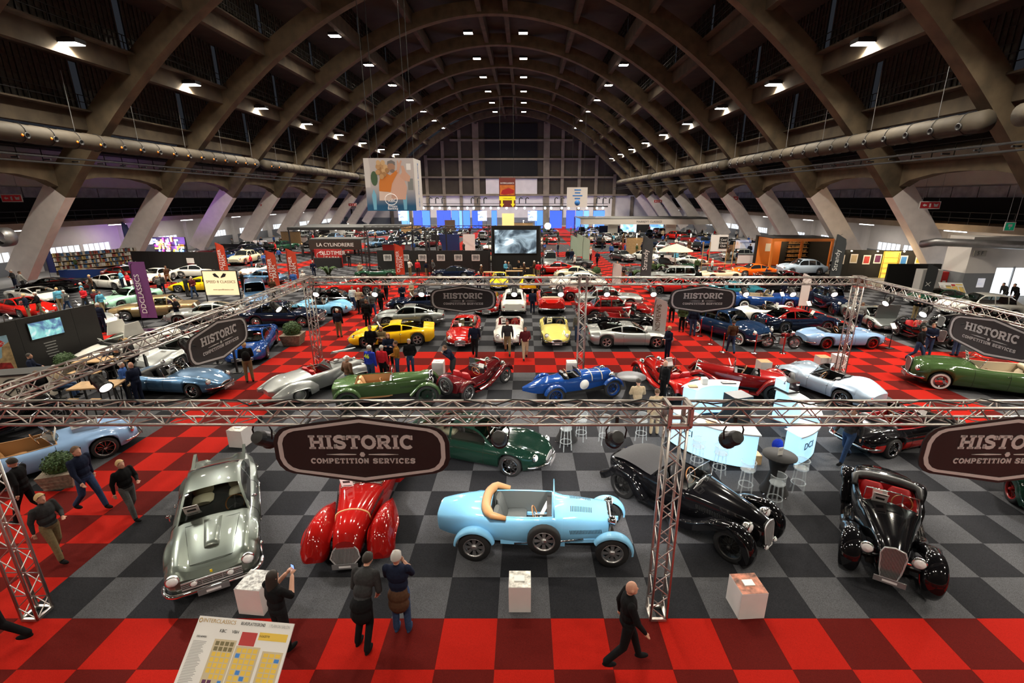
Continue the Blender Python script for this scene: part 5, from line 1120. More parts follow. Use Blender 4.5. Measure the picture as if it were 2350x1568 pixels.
    if sp:
        if sp[0] == 'side': q = add_wheel(o, k['wheel'], k['wr'], k['ww'], sp[1], sp[2] * (B.g('W', sp[1]) + k['ww'] / 2 + .03), rm, z=.62, name='spare_wheel')
        else:
            q = add_wheel(o, k['wheel'] if lod == 0 else 'disc', k['wr'], k['ww'], sp[1], .001, rm, z=.72, name='spare_wheel'); q.rotation_euler = (0, 0, pi / 2)
    LOD = 0
    return o
# ============================================================ THE CARS ON SHOW
PAINT['silverfl'] = (.5, .5, .5)
def C(*a, **k): return car(*a, **k)
# ---- front stand, first row
f1 = C('gt50', 'silvergrn', 0, 0, -60.7, 'silver-green finned coupe with a bonnet scoop, nearest car on the left', pos=(-7.15, 9.3, 0), seat='cream')
_B = KINDS['gt50']['B']
def hood_lines(o, B, xs, w, m=UNDER):
    P = [(x, s_ * w(x), B.top(x, w(x) / B.g('W', x)) + .003) for s_, seq in ((1, xs), (-1, xs[::-1])) for x in seq]
    MB().tube(P, .005, 4, closed=True).build('bonnet_line', m, o)
hood_lines(f1, _B, [.85, 1.1, 1.4, 1.7, 1.95], lambda x: .50 - .13 * (x - .85))
sc = MB(); rows = [[(x, t * (.17 - .01 * i), _B.top(x, abs(t) * .17 / .84) + h * (1 - abs(t)**4) + .002) for t in [-1 + j / 5 for j in range(11)]] for i, (x, h) in enumerate(((.78, .0), (.95, .03), (1.2, .05), (1.5, .055), (1.62, .05), (1.63, .0)))]
sc.grid(rows, 0, True).build('bonnet_scoop', paint('silvergrn'), f1)
for s in (-1, 1):
    MB().tube([(-1.5, s * .80, .55), (-.8, s * .845, .55), (.8, s * .855, .55)], .012, 5).build('side_strip', CHROME, f1)
    P = [(-2.30, .78), (-2.33, 1.03), (-2.0, 1.02), (-1.0, .94), (-1.0, .84), (-2.2, .74)]
    MB().prism(P, s * .56 - .035, s * .56 + .035).build('tail_fin', paint('silvergrn'), f1)
    put('door_mirror', cached('mirror', lambda: MB().ell((0, 0, .06), (.03, .06, .045), 10, 6).bar((0, 0, -.06), (0, 0, .04), .015).mesh('door_mirror', [CHROME])), f1, (.5, s * .80, .98))
MB().box(2.20, 2.206, -.02, .02, .63, .69).build('badge', mat('badge_yellow', (.8, .6, .02), .4), f1)
C('alfa', 'rosso', 0, 0, -84, 'red streamlined pre-war roadster with heart-shaped chrome grille', pos=(-3.95, 10.1, 0))
C('bug', 'lightblue', 0, 0, -3.5, 'pale blue vintage tourer with cycle wings and side-mounted spare wheel', pos=(.40, 8.95, 0))
C('tourer', 'black', 0, 0, -50.7, 'long black pre-war tourer with black cloth cover behind the near truss column', pos=(4.03, 9.98, 0))
C('sport', 'black', 0, 0, -122.8, 'black pre-war sports car with red leather seats and tall chrome grille', pos=(8.27, 9.13, 0))
C('gt60', 'dkgreen', 0, 0, -19, 'dark green fastback coupe with cream seats behind the large front sign', pos=(-1.45, 12.75, 0), seat='cream')
C('sport', 'dkgreen', 0, 0, -112, 'dark green pre-war car cut off by the right edge', pos=(12.8, 9.0, 0), seat='green')
K('healey', **{**{k: v for k, v in KINDS['roadster'].items() if k != 'B'}, 'two': .46})
C('healey', 'black', 0, 0, 17, 'black over red open roadster seen from behind, right of the glowing bar', pos=(12.0, 13.6, 0), roof='red', seat='red')
f9 = C('roadster', 'skyblue', 0, 0, 50, 'pale blue open roadster with engine on show at the left edge', pos=(-14.1, 12.1, 0), seat='tan')
MB().box(.75, 1.35, -.2, .2, .80, .98).ell((.9, 0, 1.0), (.1, .12, .07)).ell((1.2, 0, 1.0), (.1, .12, .07)).build('engine_block', STEEL, f9)
C('mg', 'black', 0, 0, 60, 'black vintage car behind the pale blue roadster at the left edge', pos=(-17.4, 14.0, 0))
# ---- front stand, second row
C('xk', 'silver', 742, 893, 50, 'silver rounded pre-war roadster with its bonnet raised')
C('bentley', 'olive', 897, 922, 12, 'green vintage tourer with brass dash beside the silver roadster', seat='tan')
C('mg', 'maroon', 1092, 893, 55, 'maroon vintage sports car facing away, black cover over the tail')
C('racer', 'blue', 1318, 908, 19, 'blue boat-tailed vintage racing car with white roundel')
m5 = C('mg', 'red', 1528, 893, 108, 'bright red vintage sports car showing its wire spare wheel', rimc='steel')
pl = MB().box(-1.90, -1.885, -.26, .26, .93, 1.05).build('number_plate', mat('plate_blue', (.03, .12, .35), .4), m5)
text('plate_lettering', 'MG 3338', .11, PAPER, m5, (-1.905, 0, .99), (pi / 2, 0, -pi / 2))
C('eight', 'darkred', 1690, 900, 156, 'dark red vintage car with flowing wings and rear spare wheel')
C('cobra', 'iceblue', 1893, 903, 116, 'ice blue open sports car with bulging wings by the right aisle', placards=0)
KINDS['roller'] = {**{k: v for k, v in KINDS['amcabrio'].items() if k != 'B'}, 'ZS': [(-2.5, .80), (-1.4, .98), (0, .98), (1.5, .98), (2.2, .84), (2.5, .66)], 'ZT': [(-2.5, .82), (-1.4, 1.02), (0, 1.04), (.6, 1.14), (2.2, 1.06), (2.5, .8)],
  'W': [(-2.5, .5), (-2.4, .68), (-1.9, .86), (-1.2, .92), (0, .88), (1.2, .86), (1.9, .78), (2.4, .56), (2.5, .4)], 'F': [(-2.5, .0), (-1.5, .05), (0, 0), (1.3, .06), (2.0, .05), (2.5, 0)], 'grille': (2.52, .78, .55, .6, 'shield', 16, 0), 'lights': [(2.3, .56, .78, .11)], 'wr': .37, 'arch': arcs(1.6, -1.5, .41, .36)}
C('roller', 'olive', 2245, 892, 158, 'large green drophead tourer with white-wall tyres at the right', seat='cream')
C('saloon50', 'grey', 0, 0, 160, 'grey saloon behind the green drophead at the right edge', pos=(25.0, 18.2, 0))
# ---- stand across the aisle
C('super', 'yellow', 905, 786, 190, 'bright yellow modern sports car by the red aisle')
C('nine11', 'grey', 940, 745, 187, 'grey rear-engined coupe behind the yellow sports car')
C('gt60', 'navy', 965, 712, 186, 'navy blue sports coupe behind the grey coupe')
C('gt60', 'red', 1067, 776, -89, 'red sixties coupe facing the camera between grey and white cars', seat='cream')
C('roadster', 'white', 1169, 774, -90, 'white open roadster facing the camera beside the red coupe', seat='red')
C('etype', 'paleyel', 1272, 774, -90, 'pale yellow long-nosed roadster facing the camera')
C('super', 'silver', 1441, 789, -1, 'silver mid-engined sports car in side view by the white feather flag', rimc='steel')
KINDS['bonnet_up'] = {**{k: v for k, v in KINDS['roadster'].items() if k != 'B'}, 'extra': [lambda o, B, col, lod: MB().prism([(.6, .85), (.75, 1.45), (.72, 1.47), (.55, .87)], -.55, .55).build('raised_bonnet', paint(col), o)]}
C('bonnet_up', 'black', 1425, 754, 0, 'black open roadster with raised bonnet behind the silver mid-engined car', seat='red', rimc='black')
C('sedan', 'darkred', 1405, 730, 2, 'dark red two-door coupe with open bonnet')
C('sedan', 'silver', 1395, 704, 2, 'silver saloon coupe behind the dark red one')
C('gt60', 'darkred', 1345, 686, 182, 'deep red coupe at the back of the middle stand')
C('sedan', 'white', 1180, 710, 90, 'white hatchback seen from behind with a rear spoiler')
C('amcabrio', 'red', 1262, 706, 90, 'red American convertible seen from behind')
C('gt60', 'rosso', 1122, 712, -90, 'red car mostly hidden below the left rear sign')
# ---- right of the diagonal aisle
C('saloon50', 'hudson', 1665, 772, -62, 'dark blue racing saloon behind the red rope posts')
C('roadster', 'white', 1757, 735, 6, 'white open roadster behind the blue racing saloon')
C('gt50', 'navy', 1826, 757, 4, 'navy coupe with dark red roof behind the motorcycle', roof='darkred')
C('roadster', 'skyblue', 1922, 793, 2, 'sky blue small roadster with red wheel centres at the aisle corner', rimc='red', seat='black')
C('amcabrio', 'blue', 1745, 706, -4, 'bright blue American convertible with cream interior right of the rear sign', seat='cream')
C('bluegrn' and 'gt50', 'bluegrn', 1690, 683, 5, 'blue-green car just above the right rear sign')
C('saloon', 'navy', 1903, 712, -92, 'dark navy pre-war saloon facing the camera at the right')
w_ = C('wedge', 'grey', 1998, 745, -95, 'grey wedge-shaped sports car with its front lid raised')
MB().prism([(1.2, .72), (1.35, 1.55), (1.32, 1.56), (1.15, .74)], -.62, .62).build('raised_lid', paint('grey'), w_)
C('mg', 'black', 2112, 785, -96, 'black vintage car with exposed headlamps behind two talking men')
C('gt60', 'green', 2150, 700, 182, 'green fastback coupe below the far map board')
C('saloon50', 'white', 2245, 728, 170, 'white saloon under the right side truss')
C('saloon', 'black', 2235, 765, 175, 'black pre-war saloon partly behind the right side sign')
C('bubble', 'maroon', 1800, 655, 175, 'dark maroon car on the far side of the rear truss, right')
C('saloon50', 'black', 1750, 668, 178, 'black saloon just beyond the rear truss at the right')
C('gt60', 'black', 1885, 668, 178, 'black coupe near the wall of framed posters')
# ---- left stands
C('etype', 'steelblue', 405, 896, -7, 'steel blue open grand tourer at the left beside two men with papers', seat='black')
C('super', 'blue', 583, 808, -72, 'bright blue modern supercar with grey stripes left of the aisle', rimc='steel')
C('super', 'silver', 432, 825, -98, 'silver supercar behind the left side sign')
g_ = C('wedge', 'white', 305, 812, -110, 'white gull-wing coupe with both doors raised')
for s in (-1, 1):
    MB().prism([(.0, 0), (.95, 0), (.8, .62), (.15, .66)], -.03, .03).build('raised_door', paint('white'), g_).location = (-.4, s * .62, 1.05)
C('gt50', 'mint', 300, 702, -98, 'mint green rounded coupe facing the camera')
C('sedan', 'gold', 362, 728, 197, 'long gold luxury saloon beside the mint green coupe', seat='cream')
C('gt60', 'silver', 478, 738, 198, 'silver grey coupe right of the gold saloon')
C('nine11', 'silver', 200, 752, -15, 'silver coupe behind the black display wall at the left')
C('sedan', 'navy', 655, 745, 2, 'dark navy four-window coupe left of the rear truss column')
C('cobra', 'lightblue', 742, 722, 3, 'bright blue open sports car behind the navy coupe')
C('gt60', 'black', 775, 703, 2, 'black sports coupe behind the bright blue open car')
C('super', 'red', 815, 673, 180, 'long red sports car just past the left rear truss corner')
C('estate_van', 'steelblue', 592, 706, -60, 'small light blue van with a wooden counter beside it')
C('super', 'red', 62, 722, -20, 'red open-top supercar at the left edge of the crowd')
C('wedge', 'white', 90, 692, -14, 'white targa sports car at the left edge')
C('nine11', 'black', 118, 672, -165, 'black coupe near the book stall')
C('nine11', 'white', 262, 662, -15, 'white coupe with yellow bonnet markings near the book stall')
C('gt60', 'red', 290, 640, -10, 'red sports car near the blue-covered book table')
C('gt60', 'blue', 322, 628, -10, 'blue sports car by the black partition wall')
C('bubble', 'white', 362, 648, -90, 'off-white rounded coupe behind the purple banner')
C('nine11', 'white', 455, 636, 10, 'cream coupe with dark wheels by the black partition')
C('super', 'yellow', 462, 667, 190, 'yellow low sports car left of the illuminated cream sign')
C('bubble', 'steelblue', 605, 652, 178, 'grey blue rounded coupe below the red feather flags')
C('roadster', 'white', 590, 632, -90, 'white open car behind the grey blue coupe')
C('saloon50', 'cream', 565, 605, -90, 'cream saloon facing the camera between the red flags')
C('roadster', 'green', 868, 640, 4, 'green open racing car in front of the red feather flag')
C('nine11', 'navy', 1040, 640, 182, 'dark blue coupe lit from above, left of the yellow cars')
C('bubble', 'yellow', 1147, 659, -90, 'bright yellow small coupe beside the bar tables')
C('nine11', 'yellow', 1215, 664, 90, 'yellow coupe with green stripes seen from behind')
C('bubble', 'cream', 1318, 642, 165, 'cream rounded coupe under bright lamps')
C('bubble', 'iceblue', 1335, 656, 172, 'pale blue rounded coupe in front of the cream one')
C('saloon50', 'white', 1325, 668, 180, 'white saloon just beyond the middle rear truss column')
C('estate_van', 'grey', 1262, 618, -90, 'grey delivery van right of the video screen')
C('roadster', 'dgrey', 1318, 614, 172, 'dark grey open car right of the delivery van')
C('gt60', 'red', 1275, 628, 175, 'red low coupe in front of the delivery van')
C('wagon', 'grey', 1538, 650, 178, 'grey estate car behind the dark feather flag', lod=0)
C('gt60', 'red', 1545, 672, 178, 'red coupe just left of the right rear sign')
C('roadster', 'cream', 1648, 643, 12, 'cream open sports car with red seats beyond the rear truss', seat='red')
C('nine11', 'orange', 1726, 634, 185, 'orange targa coupe beyond the rear truss')
C('saloon50', 'iceblue', 1838, 630, 182, 'pale blue and grey saloon near the orange stall', roof='iceblue')
C('wedge', 'white', 1580, 608, 10, 'white wedge-shaped coupe near the parasol')
C('sedan', 'silver', 1695, 597, 182, 'silver saloon beside the framed club sign')
# ---- the crowded rows further back
random.seed(5)
FAR_KINDS = ['sedan', 'gt60', 'roadster', 'saloon50', 'nine11', 'bubble', 'super', 'wagon', 'gt50', 'etype']
FAR_COL = ['black', 'silver', 'white', 'red', 'navy', 'dgrey', 'green', 'cream', 'darkred', 'blue', 'grey', 'steelblue', 'maroon', 'black', 'black', 'silver']
WORD = dict(black='black', silver='silver', white='white', red='red', navy='navy blue', dgrey='dark grey', green='green', cream='cream', darkred='dark red', blue='blue', grey='grey', steelblue='steel blue', maroon='maroon')
BODYW = dict(sedan='saloon', gt60='coupe', roadster='open car', saloon50='rounded saloon', nine11='fastback', bubble='bubble coupe', super='sports car', wagon='estate car', gt50='finned coupe', etype='long-nosed roadster')
taken = [(o.location.x, o.location.y) for o in COL.objects if o.get('category') == 'car']
NOCAR = [(-17, 4.5, 45.5, 53), (-29, -17, 51, 63), (-45, -29, 44, 56), (-34, -15, 61.5, 74.5), (-18, -8, 60, 64), (-18, -8, 68, 72), (0, 16, 64, 68), (0, 16, 72, 76), (2, 6, 76, 80), (-16, -5, 73.5, 77), (-24, -15, 43, 50), (-50, -40, 56.5, 63), (9, 15, 44, 54), (-10, -6, 67, 74)]
for (x0, x1, d0, d1) in BOOTHS:
    if d0 < 43 or d0 > 112: continue
    y = d0 + 2.6
    while y < d1 - 2.2:
        hd0 = random.choice((-90, -60, 90, -115, 75)); x = x0 + 1.4 + random.random() * .6
        while x < x1 - 1.3:
            ok = all(abs(x - a) > 2.5 or abs(y - b) > 4.4 for a, b in taken) and not any(a < x < b and c < y < d for a, b, c, d in NOCAR) and not (20 < x and y < 60)
            if ok and random.random() < .88:
                kd, cl = random.choice(FAR_KINDS), random.choice(FAR_COL)
                hd = hd0 + random.uniform(-5, 5) + (180 if random.random() < .15 else 0)
                place_ = ('left' if x < -11 else 'right' if x > 9 else 'centre') + (' rows beyond the stands' if y < 80 else ' rows at the far end')
                car(kd, cl, 0, 0, hd, 'small %s %s in the crowded %s' % (WORD[cl], BODYW[kd], place_), lod=1, pos=(x, y, 0), group='%s %ss far back' % (WORD[cl], BODYW[kd]))
                taken.append((x, y))
            x += random.uniform(2.5, 3.1)
        y += 5.0
# ============================================================ VISITORS
def person(u, v, head, pz, top, legs, hair, label, fine=False, h=1.75, hs='short', pos=None, wrap=None, extra=None, group='visitors', z=0., shoes='black', cap=None, bare=False):
    p = Vector(pos) if pos else G(u, v, z)
    me, hp = cached(('person', pz, fine, bool(wrap)), lambda: person_mesh(pz, fine, bool(wrap)))
    o = empty('person', (p.x, p.y, z + .012), radians(head), label=label, cat='person', group=group); o.scale = (h / 1.75,) * 3
    put('body', me, o, mats=[SKIN, cloth(top), cloth(legs), cloth(shoes), SKIN if bare else cloth(top), cloth(wrap or 'brown')])
    if cap: put('cap', cached('cap', cap_mesh), o, (hp.x, hp.y, hp.z + .05), mats=[cloth(cap)])
    elif hair != 'bald': put('hair', cached(('hair', hs), lambda: hair_mesh(hs)), o, hp, mats=[HAIRC[hair]])
    if pz == 'sit': MB().lathe([(.17, 0), (.17, .03), (.04, .05), (.04, .36), (.18, .38), (.18, .415), (0, .42)], n=14).build('stool', mat('black_metal'), label='low black stool under the ' + ' '.join(label.split()[:7]), cat='stool', group='low black stools').location = (p.x - .05 * cos(radians(head)), p.y - .05 * sin(radians(head)), .004)
    if extra: extra(o)
    return o
def phone(o): MB().box(-.006, .006, -.04, .04, -.075, .075).box(-.009, -.006, -.035, .035, -.065, .065, 1).build('phone', [BLACK, mat('phone_screen', (.2, .35, .9), .2, emit=1.5)], None, label='lit smartphone held up by the woman in black', cat='phone').matrix_world = o.matrix_basis @ Matrix.Translation((.42, .0, 1.5))
def bag(o): MB().ell((0, 0, 0), (.10, .15, .2), 12, 8).build('backpack', cloth('black'), None, label='dark backpack on the ' + o['label'].split(' with')[0] + (' viewing posters' if 'poster' in o['label'] else ' by the blue supercar'), cat='bag').matrix_world = o.matrix_basis @ Matrix.Translation((-.20, 0, 1.22))
def num46(o): text('shirt_number', '46', .24, mat('print_lime', (.6, .7, .05), .6), o, (-.185, 0, 1.33), (pi / 2, 0, -pi / 2), bold=.01)
P = person
P(655, 1492, 65, 'phone', 'black', 'black', 'dark', 'woman in black photographing with a phone by the engraved pedestal', True, 1.66, 'long', extra=phone, bare=True)
P(842, 1478, 80, 'lean', 'dgrey', 'black', 'dark', 'man in grey shirt leaning forward, black jacket at his waist', True, 1.74, wrap='black', bare=True)
P(925, 1452, 88, 'chin', 'navy', 'jeans', 'grey', 'balding man in navy polo with brown jumper tied round his waist', True, 1.76, wrap='brown', hs='short', bare=True, shoes='jeans')
P(1432, 1525, 0, 'walk', 'black', 'black', 'bald', 'passer-by in dark coat walking right on the red carpet', True, 1.72)
P(5, 1500, 200, 'walk', 'black', 'black', 'dark', 'dark figure cut off by the left edge', True, 1.78)
P(216, 1172, -10, 'walk', 'navy', 'jeans', 'brown', 'man in navy jacket and jeans walking past the planter', True, 1.80)
P(310, 1190, -15, 'walk2', 'black', 'grey', 'blond', 'woman with blond hair and dark coat walking on the left aisle', True, 1.62)
P(78, 1195, 190, 'walk', 'black', 'black', 'dark', 'person in black walking beside the near left truss column', True, 1.72)
P(140, 1285, -10, 'walk2', 'dgrey', 'khaki', 'blond', 'person in a striped dark jacket next to the near left truss column', True, 1.66)
# middle of the picture
for i, a in enumerate([
    (300, 925, 20, 'hold', 'blue', 'navy', 'grey', 'man in blue jacket reading papers by the steel blue car'), (325, 930, 170, 'hold', 'navy', 'navy', 'bald', 'bald man in dark suit reading papers by the steel blue car'),
    (575, 878, 120, 'hold', 'black', 'khaki', 'blond', 'man with a backpack and tan trousers beside the blue supercar'), (805, 910, 60, 'pocket', 'brown', 'jeans', 'grey', 'man in brown jacket standing between silver and green vintage cars'),
    (855, 885, 70, 'stand', 'royal', 'jeans', 'grey', 'man in royal blue shirt numbered 46 beside the raised bonnet'), (882, 878, 75, 'stand', 'red', 'black', 'grey', 'person in red top looking at the silver roadster'),
    (915, 870, 190, 'hold', 'mustard', 'jeans', 'brown', 'person in mustard jacket near the green tourer'), (856, 830, -85, 'pocket', 'black', 'black', 'brown', 'man in black jumper in front of the yellow sports car'),
    (880, 826, -90, 'cross', 'khaki', 'black', 'blond', 'woman in khaki coat in front of the yellow sports car'), (897, 850, -80, 'cross', 'navy', 'black', 'ginger', 'woman in navy top with ginger hair'),
    (944, 860, -85, 'pocket', 'black', 'jeans', 'grey', 'grey-haired man in open black jacket and jeans'), (1042, 872, 210, 'photo', 'navy', 'dgrey', 'brown', 'crouching photographer in dark jumper by the maroon car'),
    (1165, 815, -90, 'walk', 'dgrey', 'khaki', 'dark', 'person walking past the white roadster in tan trousers'), (1205, 826, -80, 'walk2', 'maroon', 'beige', 'dark', 'person walking past the white roadster in pale trousers'),
    (1090, 820, 90, 'walk', 'navy', 'black', 'dark', 'dark figure walking past the red sixties coupe'), (1325, 785, -90, 'stand', 'grey', 'jeans', 'grey', 'man in pale jacket behind the rear middle truss column'),
    (1530, 828, 200, 'hold', 'navy', 'navy', 'blond', 'person in dark coat at the corner of the diagonal aisle'), (1540, 740, 250, 'pocket', 'dgrey', 'black', 'dark', 'visitor in grey jacket under the right rear sign, left one'),
    (1563, 762, 250, 'pocket', 'green', 'black', 'grey', 'visitor in olive jacket under the right rear sign'), (1588, 772, 60, 'pocket', 'navy', 'jeans', 'dark', 'visitor in navy coat and white shoes beside the blue racing saloon'),
    (1570, 752, 250, 'stand', 'navy', 'dgrey', 'brown', 'visitor behind the man in olive jacket'), (1675, 812, 80, 'walk', 'brown', 'jeans', 'dark', 'visitor walking in front of the blue racing saloon'),
    (2100, 832, -60, 'walk', 'black', 'jeans', 'dark', 'man in black jacket talking beside the green drophead'), (2125, 818, -120, 'hold', 'navy', 'jeans', 'brown', 'man in navy jacket facing his companion near the green drophead'),
    (2190, 818, 90, 'stand', 'navy', 'jeans', 'dark', 'man in dark jacket behind the right side sign'), (780, 775, 90, 'stand', 'navy', 'khaki', 'grey', 'man in navy jacket and khaki trousers left of the yellow sports car'),
    (845, 752, 90, 'stand', 'black', 'black', 'brown', 'visitor in dark leather jacket on the aisle by the grey coupe'), (858, 732, -60, 'walk', 'grey', 'jeans', 'grey', 'visitor in grey top on the aisle by the grey coupe'),
    (813, 712, 90, 'stand', 'white', 'jeans', 'brown', 'visitor in pale quilted vest on the left rear aisle'), (828, 720, -90, 'pocket', 'beige', 'black', 'grey', 'visitor in beige vest on the left rear aisle'),
    (838, 735, 80, 'stand', 'dgrey', 'black', 'dark', 'visitor with dark coat on the left rear aisle'), (876, 722, 90, 'walk', 'black', 'black', 'dark', 'man in black walking away up the aisle'),
    (888, 690, 90, 'walk', 'dgrey', 'black', 'dark', 'dark figure further up the left aisle'), (925, 705, -60, 'hold', 'navy', 'navy', 'grey', 'man in navy talking by the white stand behind the navy coupe'), (947, 700, 230, 'hold', 'beige', 'beige', 'grey', 'man in beige suit talking by the navy coupe'),
    (1222, 720, 90, 'stand', 'navy', 'navy', 'dark', 'man in dark suit between the white hatchback and red convertible'), (1235, 675, 90, 'stand', 'red', 'dgrey', 'dark', 'person in red beyond the rear truss near the red convertible'),
    (1850, 720, 90, 'stand', 'navy', 'navy', 'brown', 'man in blue suit walking away at the right'), (1838, 716, 90, 'stand', 'green', 'khaki', 'brown', 'man in green jacket beside the man in blue suit'),
    (1965, 760, 45, 'lean', 'grey', 'navy', 'brown', 'visitor bending over the grey wedge-shaped car'), (2095, 735, -90, 'cross', 'black', 'khaki', 'bald', 'man with khaki trousers leaning on a black plinth'),
    (1795, 690, 100, 'stand', 'navy', 'navy', 'dark', 'man in navy beside the blue American convertible'), (240, 765, 90, 'stand', 'navy', 'navy', 'grey', 'man in dark jumper looking at the gold saloon'), (412, 745, 0, 'cross', 'black', 'navy', 'grey', 'man standing between the gold saloon and silver coupe'),
    (2225, 680, 200, 'walk', 'black', 'black', 'dark', 'person walking past the wall pillar at the right'), (2145, 665, 200, 'hold', 'dgrey', 'brown', 'grey', 'visitor reading the far map board'), (2300, 700, 180, 'lean', 'dgrey', 'dgrey', 'dark', 'person in grey bending at the right edge'), (2325, 705, 180, 'lean', 'black', 'black', 'dark', 'person in black bending at the right edge'),
    (1905, 630, 20, 'stand', 'white', 'navy', 'brown', 'man with a backpack viewing framed posters'), (1460, 952, 90, 'sit', 'beige', 'dgrey', 'dark', 'man in tan jacket seated at the round table'), (1500, 1000, 90, 'stand', 'beige', 'beige', 'brown', 'person in a beige coat standing at the bar stools'), (1520, 925, 200, 'stand', 'black', 'black', 'bald', 'bald man in black behind the front truss'),
    (1935, 1062, 200, 'walk', 'dgrey', 'jeans', 'dark', 'passer-by in jeans beside the black and red roadster'),
    (85, 880, 30, 'sit', 'navy', 'navy', 'dark', 'man in navy seated at the wooden counter on the left'), (145, 915, 20, 'sit', 'beige', 'jeans', 'grey', 'man in beige jumper at a high table on the left'), (105, 925, 160, 'sit', 'black', 'black', 'brown', 'person in black at a high table on the left'), (255, 870, 200, 'sit', 'navy', 'black', 'brown', 'person in navy seated near the white gull-wing car'), (285, 868, 190, 'sit', 'black', 'black', 'dark', 'person in black seated near the white gull-wing car'), (310, 860, 180, 'stand', 'dgrey', 'black', 'blond', 'person walking behind the seated group on the left')]):
    P(*a, h=1.66 + .14 * ((i * 7) % 5) / 4, hs='long' if 'woman' in a[7] else 'short', extra=bag if 'backpack' in a[7] else (num46 if '46' in a[7] else None))
# crowd on the left and far back
random.seed(21)
CW = ['black', 'navy', 'dgrey', 'brown', 'beige', 'grey', 'green', 'white', 'maroon', 'blue', 'red', 'sky']
NW = dict(dgrey='dark grey', sky='bright blue', grey='light grey')
def crowd(lst, where, grp):
    for (u, v) in lst:
        for _ in range(14):
            g = G(u, v)
            if all(abs(g.x - a) > 1.6 or abs(g.y - b) > 2.6 for a, b in taken): break
            u += random.uniform(-9, 9); v += random.uniform(-4, 4)
        else: continue
        c = random.choice(CW); pz = random.choice(('stand', 'pocket', 'hold', 'cross', 'walk', 'walk2'))
        P(u, v, random.uniform(0, 360), pz, c, random.choice(('jeans', 'black', 'navy', 'khaki', 'dgrey')), random.choice(('dark', 'brown', 'grey', 'grey', 'blond')), 'visitor in %s top %s' % (NW.get(c, c), where), h=random.uniform(1.62, 1.82), group=grp + ' in ' + NW.get(c, c))
crowd([(40, 668), (58, 672), (150, 712), (160, 720), (197, 700), (212, 712), (235, 716), (240, 730), (215, 675), (252, 665), (285, 668), (300, 672), (270, 650), (388, 652), (392, 680), (370, 680), (432, 682), (448, 685), (55, 725), (75, 732), (98, 730), (180, 630), (220, 622), (235, 615), (262, 612), (420, 625), (405, 612)], 'among the cars on the left near the book stall', 'left crowd')
crowd([(588, 688), (612, 690), (630, 688), (560, 668), (678, 672), (700, 668), (580, 622), (592, 630), (608, 615), (645, 570), (690, 560), (720, 560), (730, 575), (722, 638), (835, 640), (500, 560), (545, 575)], 'around the red feather flags', 'visitors by the red flags')
crowd([(942, 637), (960, 637), (980, 637), (995, 637), (985, 622), (1105, 652), (1160, 641), (1168, 640), (1190, 640), (1203, 641), (1226, 640), (1235, 641), (1305, 620), (1318, 622), (1118, 668)], 'by the black wall and bar tables', 'visitors at the black wall')
crowd([(1355, 600), (1370, 612), (1415, 640), (1430, 648), (1445, 652), (1500, 640), (1515, 645), (1610, 640), (1625, 645), (1640, 640), (1560, 652), (1590, 658), (1770, 648), (1785, 652), (1865, 608), (1710, 570), (1722, 575), (1735, 570), (1690, 560)], 'between the stands on the right', 'visitors on the right')
crowd([(u, v) for u in range(920, 1660, 30) for v in (random.randint(535, 556), random.randint(560, 590)) if not (1125 < u < 1240)], 'far back in the hall', 'distant visitors')
crowd([(random.randint(560, 1750), random.randint(548, 612)) for i in range(70)], 'in the crowded rows beyond the stands', 'crowd beyond the stands')
# ============================================================ STANDS AND FURNITURE
PEDW = mat('pedestal_white', (.72, .68, .68), .5, noise=.03, scale=4); ENGR = mat('print_engine', (.35, .35, .34), .35, noise=.9, scale=14)
PCHK = mat('print_copper', (.35, .12, .07), .4, noise=.9, scale=9); PSIL = mat('print_silver', (.55, .54, .50), .35, noise=.7, scale=11)
REDM = mat('red_plastic', (.55, .02, .02), .4); WOOD = mat('pale_wood', (.42, .26, .12), .5, noise=.2, scale=6); LEAF = mat('leaf_green', (.03, .07, .015), .7, noise=.5, scale=18); WICK = mat('wicker_grey', (.20, .16, .12), .85, noise=.4, scale=14, bump=.6)
WHITE = mat('white_laminate', (.75, .74, .73), .45); GOLDT = mat('gold_print', (.45, .28, .08), .5)
def pedestal(u, v, rz, top, label, s=.5, hh=.58, book=False):
    p = G(u, v); o = empty('pedestal', (p.x, p.y + s / 2, .004), rz, label=label, cat='pedestal', group='white display pedestals')
    MB().box(-s / 2, s / 2, -s / 2, s / 2, 0, hh).build('body', PEDW, o); MB().box(-s / 2 + .005, s / 2 - .005, -s / 2 + .005, s / 2 - .005, hh, hh + .006).build('top_print', top, o)
    if book: MB().box(-.11, .09, -.07, .07, hh + .006, hh + .03).build('leaflet', PAPER, o)
pedestal(545, 1028, -.12, PSIL, 'white pedestal on the grey carpet beside the left red aisle', book=True)
pedestal(580, 1412, -.10, ENGR, 'white pedestal with engraved engine print in front of the silver coupe')
pedestal(1193, 1406, 0, PSIL, 'white pedestal in front of the pale blue tourer', .42, book=True)
pedestal(1722, 1421, .06, PCHK, 'white pedestal with copper dotted top by the black sports cars', .5, book=True)
pedestal(1005, 862, 0, PEDW, 'white pedestal behind the maroon vintage car', .5, book=True)
pedestal(1312, 862, 0, PEDW, 'white pedestal left of the rear middle truss column', .45, book=True)
pedestal(1756, 861, 0, WOOD, 'white pedestal behind the dark red vintage car')
pedestal(1892, 850, 0, WOOD, 'white pedestal left of the rear right truss column'); pedestal(1930, 846, 0, PEDW, 'white pedestal right of the rear right truss column')
